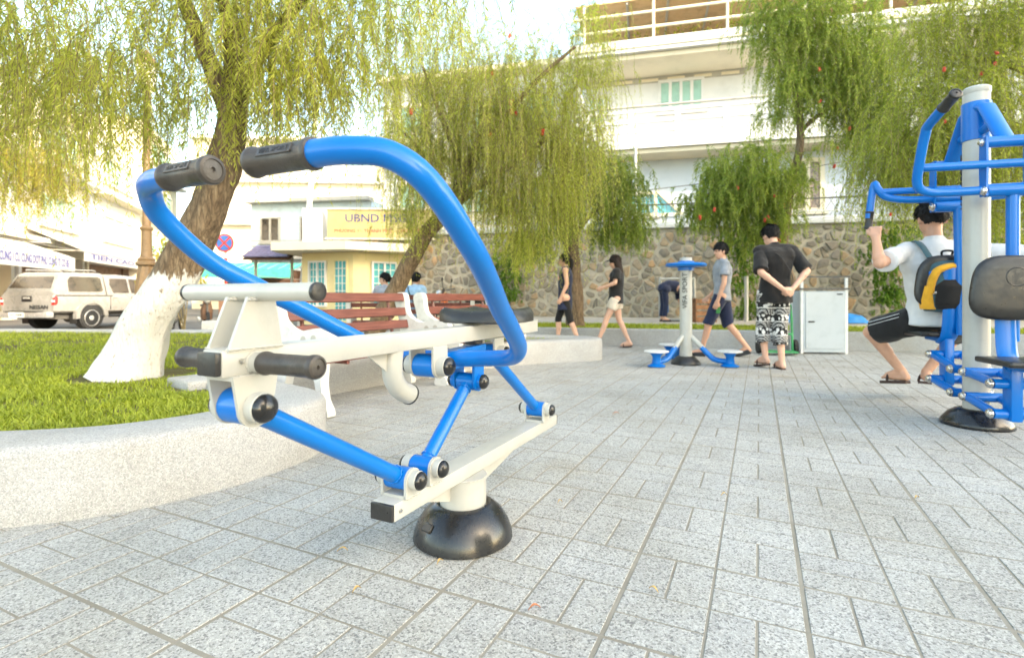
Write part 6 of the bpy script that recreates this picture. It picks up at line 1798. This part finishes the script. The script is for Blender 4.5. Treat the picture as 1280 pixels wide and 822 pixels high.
# big tree at the right edge
tb = (8.6, 7.3, 0.0)
q = lambda px, py, Y=7.2: pix(px, py, Y)
t5 = tree('bottlebrush_tree', 'olive weeping bottlebrush tree filling the right edge above the pull down machine', tb, [tb, (8.5, 7.3, 1.6), (8.2, 7.2, 3.0), (7.8, 7.2, 4.2)], [.22, .18, .15, .07], [([(8.4, 7.25, 2.2), (7.6, 7.2, 2.9), (6.6, 7.2, 3.1), (5.5, 7.2, 2.8)], .09, .02), ([(8.2, 7.2, 3.0), (7.2, 7.2, 3.9), (6.2, 7.2, 4.2)], .08, .02), ([(8.3, 7.2, 2.6), (7.6, 6.9, 2.7), (6.9, 6.8, 2.3)], .06, .02)], M['bark'])
foliage(t5, blobs(tb, [(q(1250, 40), (1.3, .9, .65), 70, 10, 1.1), (q(1190, 130), (.85, .8, .55), 48, 10, 1.15), (q(1145, 185), (.6, .7, .4), 36, 10, 1.0), (q(1250, 170), (.8, .8, .6), 50, 10, 1.1), (q(1180, 210), (.9, .6, .3), 30, 9, .7), (q(1270, 255), (.5, .6, .25), 14, 9, .5), (q(1200, 20), (.6, .6, .4), 20, 8, .9)], 51), M['leaf_mid'], (.08, .010), 42, seed=51, spread=.2, droop=1.0, sag=(.6, 1.3), bright=.5)
flowers(t5, [q(a, c, 6.4) for a, c in ((1180, 87), (1227, 92), (1246, 66), (1228, 112), (1181, 152), (1244, 80), (1113, 268))], M['flower_red'])

# climbing plants and shrubs on the stone wall
def leafy(name, label, cat, base, lst, mat, leaf=(.07, .03), seed=3, per=16, ln=.3, stems=True):
    t = thing(name, label, cat, base)
    foliage(t, blobs(base, [(c, r_, n, 7, ln) for c, r_, n in lst], seed), mat, leaf, per, seed=seed, name='foliage', twigs=False, droop=.5, spread=.12)
    b = MB(); B_ = Vector(base)
    for c, r_, n in lst:
        b.tube(catmull([(0, 0, 0), (Vector(c) - B_) * .5 + Vector((.05, 0, 0)), Vector(c) - B_], 4), .012, 6)
    b.build('stem', M['twig'], t)
    return t
wq = lambda px, py, Y=14.6: pix(px, py, Y)
leafy('climbing_plant', 'bright green climber trailing down the stone wall beside the man in black', 'climbing plant', (6.4, 13.2, .26), [(q_, (.35, .2, .3), 14) for q_ in (wq(925, 320, 13.2), wq(945, 300, 13.2), wq(930, 350, 13.2), wq(938, 380, 13.2), wq(928, 405, 13.2), wq(915, 300, 13.2))], M['leaf_vine'], seed=61)
leafy('climbing_plant', 'green creeper on the stone wall behind the blue handle arm', 'climbing plant', tuple(bk(-6.0, 5.6, .26)), [(p_, (.3, .15, .3), 12) for p_ in (wq(628, 325, 15.6), wq(636, 345, 15.6), wq(645, 318, 15.6), wq(640, 365, 15.6))], M['leaf_vine'], seed=62)
leafy('shrub', 'leafy green shrub against the stone wall behind the seated man', 'shrub', (9.4, 12.4, .26), [(p_, (.4, .25, .4), 18) for p_ in (wq(1100, 320, 12.4), wq(1112, 350, 12.4), wq(1105, 290, 12.4), wq(1130, 300, 12.4), wq(1112, 380, 12.4))], M['leaf_vine'], seed=63)
leafy('shrub', 'yellow green street shrub between the lamp post and the leaning trunk', 'shrub', (-8.3, 13.2, -.16), [(p_, (.5, .3, .35), 16) for p_ in (wq(212, 320, 13.2), wq(225, 345, 13.2), wq(205, 345, 13.2), wq(235, 300, 13.2))], M['leaf_yellow'], seed=64)
leafy('shrub', 'low shrub against the stone wall at the right edge', 'shrub', (12.8, 12.2, .26), [(p_, (.5, .3, .35), 16) for p_ in (wq(1262, 290, 12.2), wq(1275, 320, 12.2), wq(1250, 310, 12.2))], M['leaf_dark'], seed=65)

# ------------------------------------------------------------------ pickup truck
tk = thing('pickup_truck', 'silver pickup truck with a hard canopy parked on the road, seen from behind', 'pickup truck', (-13.94, 14.93, -0.16), R(-8))
# local: +y forward, x right, origin on the road at the middle of the rear bumper line
def tkb(b, n_, m_, p_=None, ang=35): return b.build(n_, M[m_], p_ or tk, ang=ang)
def shell(sections, name, mat, parent=None, ang=35, bev=0.0):
    """sections: list of (y, [(x, z)...half outline from bottom to top on the right side]) mirrored"""
    V, F = [], []
    n = len(sections[0][1])
    for y, pr in sections:
        full = pr + [(-x, z) for x, z in pr[::-1]]
        V += [(x, y, z) for x, z in full]
    m = 2 * n
    for i in range(len(sections) - 1):
        for k in range(m): F.append((i * m + k, i * m + (k + 1) % m, (i + 1) * m + (k + 1) % m, (i + 1) * m + k))
    F.append(tuple(range(m))); F.append(tuple((len(sections) - 1) * m + k for k in range(m)))
    b = MB(); b.add(V, F); return tkb(b, name, mat, parent, ang)
lowp = lambda s_, b0=.52, t0=1.06: [(.80 * s_, b0), (.895 * s_, b0 + .06), (.925 * s_, .80), (.915 * s_, .98), (.885 * s_, t0)]
shell([(.06, lowp(.96, .56)), (.12, lowp(1.0, .54)), (1.7, lowp(1.0)), (3.4, lowp(1.0)), (4.6, lowp(.99)), (5.0, lowp(.93, .55, 1.02)), (5.16, lowp(.82, .6, .95))], 'body', 'silver')
canp = lambda w0, w1, top: [(w0, 1.055), (w0 - .015, 1.12), (w1 + .02, top - .09), (w1 - .04, top - .02), (w1 - .16, top)]
shell([(.10, canp(.86, .80, 1.20)), (.34, canp(.875, .73, 1.68)), (.5, canp(.875, .72, 1.74)), (1.70, canp(.875, .72, 1.76))], 'canopy', 'silver')
cabp = lambda w0, w1, top: [(w0, 1.055), (w0 - .015, 1.12), (w1 + .02, top - .08), (w1 - .05, top - .01), (w1 - .18, top)]
shell([(1.76, cabp(.875, .70, 1.71)), (2.3, cabp(.875, .71, 1.74)), (3.0, cabp(.875, .70, 1.70)), (3.75, cabp(.86, .76, 1.12))], 'cab', 'silver')
# windows
def pane(pts_, name='window'):
    b = MB(); n = len(pts_); P_ = [Vector(p) for p in pts_]; nn = (P_[1] - P_[0]).cross(P_[2] - P_[0]).normalized()
    c_ = sum(P_, Vector()) / n
    if nn.dot(c_ - Vector((0, 2, 1.0))) < 0: nn = -nn
    b.add([p + nn * .012 for p in P_] + [p - nn * .03 for p in P_], [tuple(range(n)), tuple(range(2 * n - 1, n - 1, -1))] + [(i, (i + 1) % n, n + (i + 1) % n, n + i) for i in range(n)])
    return tkb(b, name, 'dark_glass')
pane([(-.70, .135, 1.26), (.70, .135, 1.26), (.62, .305, 1.60), (-.62, .305, 1.60)], 'rear_window')
for s_ in (-1, 1):
    sx = lambda z: s_ * (.862 - (z - 1.12) * .215)
    pane([(sx(1.17), .52, 1.17), (sx(1.17), 1.55, 1.17), (sx(1.21), 1.62, 1.21), (sx(1.58), 1.60, 1.58), (sx(1.62), 1.52, 1.62), (sx(1.61), .64, 1.61), (sx(1.5), .55, 1.5)], 'side_window')
    sx = lambda z: s_ * (.862 - (z - 1.12) * .245)
    pane([(sx(1.14), 1.98, 1.14), (sx(1.14), 2.55, 1.14), (sx(1.60), 2.55, 1.60), (sx(1.60), 1.95, 1.60), (sx(1.4), 1.9, 1.4)], 'side_window')
    pane([(sx(1.14), 2.65, 1.14), (sx(1.14), 3.45, 1.14), (sx(1.58), 2.98, 1.58), (sx(1.60), 2.65, 1.60)], 'side_window')
    for y0 in (1.82, 2.6, 3.5):
        b = MB(); b.box((s_ * .922, y0, .82), (.012, .012, .42)); tkb(b, 'door_gap', 'black_letter')
    for y0 in (1.95, 2.75):
        b = MB(); b.box((s_ * .925, y0 + .05, .99), (.03, .17, .035), bev=.008); tkb(b, 'door_handle', 'silver')
    b = MB(); b.box((s_ * .905, 1.0, 1.055), (.03, 1.8, .018)); tkb(b, 'canopy_seam', 'rubber')
    b = MB(); b.loft([((s_ * .845, .085, .78), .07, .035), ((s_ * .86, .10, .82), .08, .05), ((s_ * .86, .11, .99), .08, .05), ((s_ * .845, .11, 1.03), .06, .035)], 14); tl = tkb(b, 'tail_light', 'red_lens')
    b = MB(); b.box((s_ * .86, .052, .89), (.09, .02, .06), bev=.006); tkb(b, 'reverse_lamp', 'plate_white', tl)
    b = MB(); b.tube([(s_ * .6, .5, 1.80), (s_ * .6, .55, 1.815), (s_ * .6, 1.55, 1.83), (s_ * .6, 1.6, 1.80)], .02, 8); tkb(b, 'roof_rail', 'silver')
    b = MB(); b.box((s_ * .97, 3.35, 1.2), (.16, .1, .17), bev=.03, seg=2); tkb(b, 'mirror', 'silver')
    b = MB(); b.box((s_ * .86, 2.3, .42), (.2, 1.7, .06), bev=.02); tkb(b, 'side_step', 'rubber')
    for y0 in (1.18, 4.32):
        # flared arch
        b = MB(); arc = [(math.cos(a), math.sin(a)) for a in [math.pi * (-.04) + math.pi * 1.08 * i / 14 for i in range(15)]]
        pl = [(c_ * .53, z_ * .50) for c_, z_ in arc] + [(c_ * .405, z_ * .40) for c_, z_ in arc[::-1]]
        b.prism(pl, (s_ * .90, y0, .42), (0, 1, 0), (0, 0, 1), .12); tkb(b, 'wheel_arch', 'silver', ang=50)
        b = MB(); b.axlathe((s_ * .80, y0, .42), (s_, 0, 0), [(.40, -.1), (.40, .116), (.38, .12)], 28); tkb(b, 'arch_recess', 'black_letter')
        b = MB(); b.axlathe((s_ * .70, y0, .37), (s_, 0, 0), [(.24, 0), (.34, .0), (.368, .03), (.37, .12), (.366, .2), (.34, .235), (.25, .24), (.245, .20)], 36); wh = tkb(b, 'wheel', 'tyre')
        b = MB(); b.axlathe((s_ * .72, y0, .37), (s_, 0, 0), [(.245, .17), (.25, .215), (.235, .222), (.225, .19), (.1, .175), (.07, .205), (1e-3, .21)], 30); rm = tkb(b, 'rim', 'alloy', wh)
        for k in range(6):
            a = k * math.pi / 3 + .26; c_ = Vector((s_ * .908, y0 + math.cos(a) * .155, .37 + math.sin(a) * .155))
            b = MB(); b.axlathe(c_, (s_, 0, 0), [(.042, -.006), (.042, .002)], 10); tkb(b, 'rim_opening', 'black_letter', wh)
        if y0 < 2:
            b = MB(); b.box((s_ * .82, y0 - .5, .36), (.22, .02, .3)); tkb(b, 'mud_flap', 'rubber')
# tailgate, handle, lettering, plate, bumper
b = MB(); b.box((0, .085, .82), (1.52, .06, .44), bev=.02, seg=2); tg = tkb(b, 'tailgate', 'silver')
b = MB(); b.box((0, .050, .955), (.34, .03, .16), bev=.02); tkb(b, 'tailgate_handle', 'rubber', tg)
b = MB(); b.box((0, .038, .975), (.22, .03, .05), bev=.008); tkb(b, 'handle_bar', 'alloy', tg)
text('lettering', 'NISSAN', .16, M['black_letter'], tg, (.40, .046, .71), (1, 0, 0), (0, 0, 1), .008, 1.15)
b = MB(); b.box((0, -.02, .50), (1.72, .22, .17), bev=.04, seg=2); bu = tkb(b, 'bumper', 'alloy')
b = MB(); b.box((0, -.05, .595), (1.1, .2, .02), bev=.005); tkb(b, 'step_pad', 'rubber', bu)
b = MB(); b.box((-.12, -.137, .50), (.5, .012, .15)); pl = tkb(b, 'number_plate', 'plate_white')
text('lettering', '61C 02638', .085, M['black_letter'], pl, (-.12, -.146, .50), (1, 0, 0), (0, 0, 1), .002)
b = MB(); b.box((0, 2.4, .44), (1.3, 4.2, .16)); tkb(b, 'chassis', 'iron_dark')
b = MB(); b.cyl((-.75, 1.18, .37), (.75, 1.18, .37), .05, 10); b.ball((.1, 1.18, .36), .13); tkb(b, 'axle', 'iron_dark')

# ------------------------------------------------------------------ parked motorbikes
def motorbike(label, loc, rz, col, group=None):
    t = thing('motorbike', label, 'motorbike', loc, rz, group)
    def mk(b, n_, m_, p_=None, ang=50): return b.build(n_, M[m_], p_ or t, ang=ang)
    for y in (-.62, .62):
        b = MB(); b.tube([(0, y + .27 * math.cos(a), .28 + .27 * math.sin(a)) for a in [2 * math.pi * i / 24 for i in range(24)]], .04, 8, closed=True); w = mk(b, 'wheel', 'tyre')
        b = MB(); b.axlathe((-.03, y, .28), (1, 0, 0), [(.06, 0), (.06, .06)], 12)
        for k in range(5): a = k * 2 * math.pi / 5; b.cyl((0, y, .28), (0, y + .25 * math.cos(a), .28 + .25 * math.sin(a)), .012, 6)
        mk(b, 'spokes', 'alloy', w)
    b = MB(); b.loft([((0, -.35, .36), .10, .16), ((0, -.42, .60), .11, .28), ((0, -.42, .70), .09, .30)], 16); b.loft([((0, .40, .35), .13, .06), ((0, .42, .6), .15, .07), ((0, .36, .92), .09, .06)], 16); b.caps((0, -.1, .42), (0, .36, .42), .09, .07); mk(b, 'body', col)
    b = MB(); b.loft([((0, -.38, .72), .11, .32), ((0, -.38, .78), .12, .34), ((0, -.38, .80), .09, .30)], 18); mk(b, 'seat', 'rubber')
    b = MB(); b.tube([(0, .62, .28), (0, .52, .62), (0, .40, 1.0)], .028, 8); b.tube(catmull([(-.34, .26, 1.02), (-.2, .36, 1.0), (0, .40, .98), (.2, .36, 1.0), (.34, .26, 1.02)], 3), .014, 8); mk(b, 'handlebar', 'iron_dark')
    b = MB(); b.ball((0, .50, .90), (.08, .07, .09)); mk(b, 'headlight', 'alloy')
    for s_ in (-1, 1):
        b = MB(); b.cyl((s_ * .26, .33, 1.0), (s_ * .32, .34, 1.17), .007, 6); b.ball((s_ * .33, .33, 1.20), (.055, .012, .04)); mk(b, 'mirror', 'rubber')
    b = MB(); b.cyl((.12, -.1, .28), (.13, -.75, .36), .045, 10); mk(b, 'exhaust', 'alloy')
    return t
motorbike('dark motorbike parked first behind the lawn, nearest the leaning trunk', (-9.9, 15.4, -.16), R(200), 'iron_dark')
motorbike('second dark brown motorbike parked behind the lawn under the green awning', (-9.1, 15.5, -.16), R(215), 'brown_dark')
motorbike('third motorbike with a silver body parked behind the lawn, next to the white planter box', (-8.4, 15.6, -.16), R(205), 'silver')
motorbike('orange motorbike parked behind the slats of the second bench', (-1.0, 10.6, 0.0), R(80), 'orange_plastic')
b = MB(); b.box((0, 0, .18), (.75, .3, .36), bev=.02); o = b.build('planter_box', M['concrete_white'], loc=(-8.0, 14.2, -.16)); tag(o, 'small white planter box on the road edge beside the parked motorbikes', 'planter box')

# ------------------------------------------------------------------ things along the stone wall
ct = thing('metal_cabinet', 'pale grey metal cabinet in an open pipe frame before the low wall', 'cabinet', (4.66, 7.78, 0), R(-6))
b = MB(); b.box((0, .2, .48), (.60, .4, .92), bev=.008); b.build('body', M['cabinet'], ct)
b = MB(); b.box((0, -.006, .50), (.54, .012, .84), bev=.003); dr = b.build('door', M['cabinet'], ct)
b = MB(); b.box((-.19, -.018, .48), (.09, .014, .022), bev=.003); b.build('handle', M['rubber'], dr)
b = MB(); b.box((.21, -.014, .89), (.08, .004, .018)); b.build('name_plate', M['black_letter'], dr)
for x in (-.315, .315):
    for y in (0.02, .38):
        b = MB(); b.box((x, y, .575 if y < .1 else .47), (.035, .035, 1.15 if y < .1 else .94)); b.build('frame_post', M['iron_white'], ct, smooth=False)
for z in (.97, 1.15):
    b = MB()
    b.box((0, -.002, z), (.70, .03, .025))
    b.build('frame_rail', M['iron_dark'], ct, smooth=False)
for x in (-.21, .21):
    for z in (.12, .86):
        b = MB(); b.axlathe((x * 1.2, -.012, z), (0, -1, 0), [(.006, 0), (.006, .004)], 8); b.build('screw', M['steel'], dr)
gc = thing('hand_cart', 'green hand cart with small wheels behind the legs of the man in black', 'hand cart', (3.95, 7.75, 0), R(-12))
b = MB(); b.tube([(-.2, 0, .06), (-.2, .05, .55), (-.2, .07, .72), (.2, .07, .72), (.2, .05, .55), (.2, 0, .06)], .018, 8); b.tube([(-.2, .02, .3), (.2, .02, .3)], .015, 8); b.build('frame', M['cart_green'], gc)
b = MB(); b.box((0, -.1, .05), (.44, .24, .02)); b.build('toe_plate', M['cart_green'], gc)
for x in (-.25, .25):
    b = MB(); b.axlathe((x - .025, .06, .11), (1, 0, 0), [(.04, 0), (.105, 0), (.11, .025), (.105, .05), (.04, .05)], 20); b.build('wheel', M['tyre'], gc)
fr = thing('exercise_frame', 'white pipe exercise frame with blue pads beyond the waist twister', 'exercise machine', (4.02, 12.7, .26), R(-6))
rr = [(-.40, .05), (-.40, .95), (-.33, 1.02), (.33, 1.02), (.40, .95), (.40, .05), (.33, 0.03), (-.33, 0.03)]
b = MB(); b.tube(catmull([(x, 0, z) for x, z in rr], 4, closed=True), .035, 10, closed=True); b.build('frame', M['cream'], fr)
for x in (-.27, .27):
    b = MB(); b.box((x, -.04, .5), (.12, .05, .6), bev=.02, seg=2); b.build('pad', M['blue'], fr)
b = MB(); b.box((0, 0, .012), (.5, .5, .02)); b.build('base_plate', M['iron_dark'], fr)
b = MB(); b.cyl((0, 0, 0), (0, 0, 1.08), .045, 12); o = b.build('pole', M['cream'], loc=tuple(pix(933, 406, 12.4))); o.location.z = .26; tag(o, 'plain cream pole in front of the climber, between the boy and the man in black', 'pole')
b = MB(); b.cyl((0, 0, 0), (0, 0, .8), .045, 12); o = b.build('pole', M['cream'], loc=(1.43, 12.6, .26)); tag(o, 'short cream pole between the two walking women by the stone wall', 'pole')
# folded tarpaulins left and right of the cabinet
def tarp(label, loc, w, seed):
    b = MB(); V, F = [], []
    nx, ny = 16, 10
    for i in range(nx + 1):
        for j in range(ny + 1):
            x, y = (i / nx - .5) * w, (j / ny - .5) * .5
            e = 1 - max(abs(i / nx - .5), abs(j / ny - .5)) * 2
            V.append((x, y, .02 + .22 * min(e * 2.2, 1) * (0.75 + .5 * noise.noise(Vector((x * 5 + seed, y * 7, seed))))))
    for i in range(nx):
        for j in range(ny): F.append((i * (ny + 1) + j, (i + 1) * (ny + 1) + j, (i + 1) * (ny + 1) + j + 1, i * (ny + 1) + j + 1))
    F.append(tuple([i * (ny + 1) for i in range(nx + 1)] + [nx * (ny + 1) + j for j in range(1, ny + 1)] + [i * (ny + 1) + ny for i in range(nx - 1, -1, -1)] + [j for j in range(ny - 1, 0, -1)])[::-1])
    b.add(V, F); o = b.build('tarpaulin', M['blue_tarp'], loc=loc, ang=60); o.rotation_euler = (0, 0, R(-14)); tag(o, label, 'tarpaulin')
tarp('crumpled blue tarpaulin lying to the right of the metal cabinet', tuple(pix(1060, 400, 11.6).xy) + (.26,), .75, 2.0)
tarp('crumpled blue tarpaulin between the man in black and the metal cabinet', tuple(pix(992, 400, 11.8).xy) + (.26,), .55, 7.0)
cr = thing('wooden_crate', 'brown wooden crate on the path behind the boy', 'crate', tuple(pix(878, 400, 12.3).xy) + (.26,), R(5))
for k in range(4):
    b = MB(); b.box((0, -.2, .07 + k * .14), (.5, .025, .10)); b.build('slat', M['brick_red'], cr, smooth=False)
for x in (-.24, .24):
    b = MB(); b.box((x, 0, .28), (.03, .4, .56)); b.build('side', M['brick_red'], cr, smooth=False)
b = MB(); b.box((0, 0, .02), (.46, .38, .03)); b.build('bottom', M['brick_red'], cr, smooth=False)

# ------------------------------------------------------------------ dry leaves on the paving
def dry_leaf(px, py, L, rz, mat, where):
    p = gnd(px, py); b = MB(); n = 7; V, F = [], []
    for i in range(n):
        t = i / (n - 1); w = .16 * L * math.sin(math.pi * min(max(t, .03), .97)); zz = .004 + .012 * math.sin(t * 3.0)
        V += [((t - .5) * L, -w, zz + .003), ((t - .5) * L, 0, zz), ((t - .5) * L, w, zz + .003)]
    for i in range(n - 1):
        for k in range(2): F.append((i * 3 + k, i * 3 + k + 1, i * 3 + k + 4, i * 3 + k + 3))
    b.add(V, F); o = b.build('dry_leaf', M[mat], loc=(p.x, p.y, .002), ang=80); o.rotation_euler = (0, 0, rz)
    tag(o, where, 'leaf', 'dry leaves scattered on the paving')
for a in ((668, 764, .035, .3, 'leaf_dry_red', 'reddish curled dry leaf low in the middle of the paving'), (817, 741, .030, 2.4, 'leaf_dry', 'yellow curled dry leaf right of the reddish one on the near paving'),
          (550, 706, .03, 1.0, 'leaf_dry', 'small dry leaf right in front of the black base cover'), (428, 691, .036, .1, 'leaf_dry', 'dry leaf on the paving left of the black base cover'),
          (700, 630, .025, .6, 'leaf_dry', 'tiny dry leaf right of the black base cover'), (446, 741, .03, .9, 'leaf_dry', 'dry leaf low on the paving between seat wall and base cover'),
          (905, 621, .03, .2, 'leaf_dry', 'tiny dry leaf alone on the open paving right of the middle'), (770, 518, .05, .1, 'leaf_dry_red', 'brown dry leaf on the paving before the waist twister'),
          (1146, 625, .03, .4, 'leaf_dry', 'dry leaf on the paving in front of the pull down machine'), (330, 580, .03, 1.4, 'leaf_dry', 'dry leaf at the foot of the curved seat wall')):
    dry_leaf(*a)
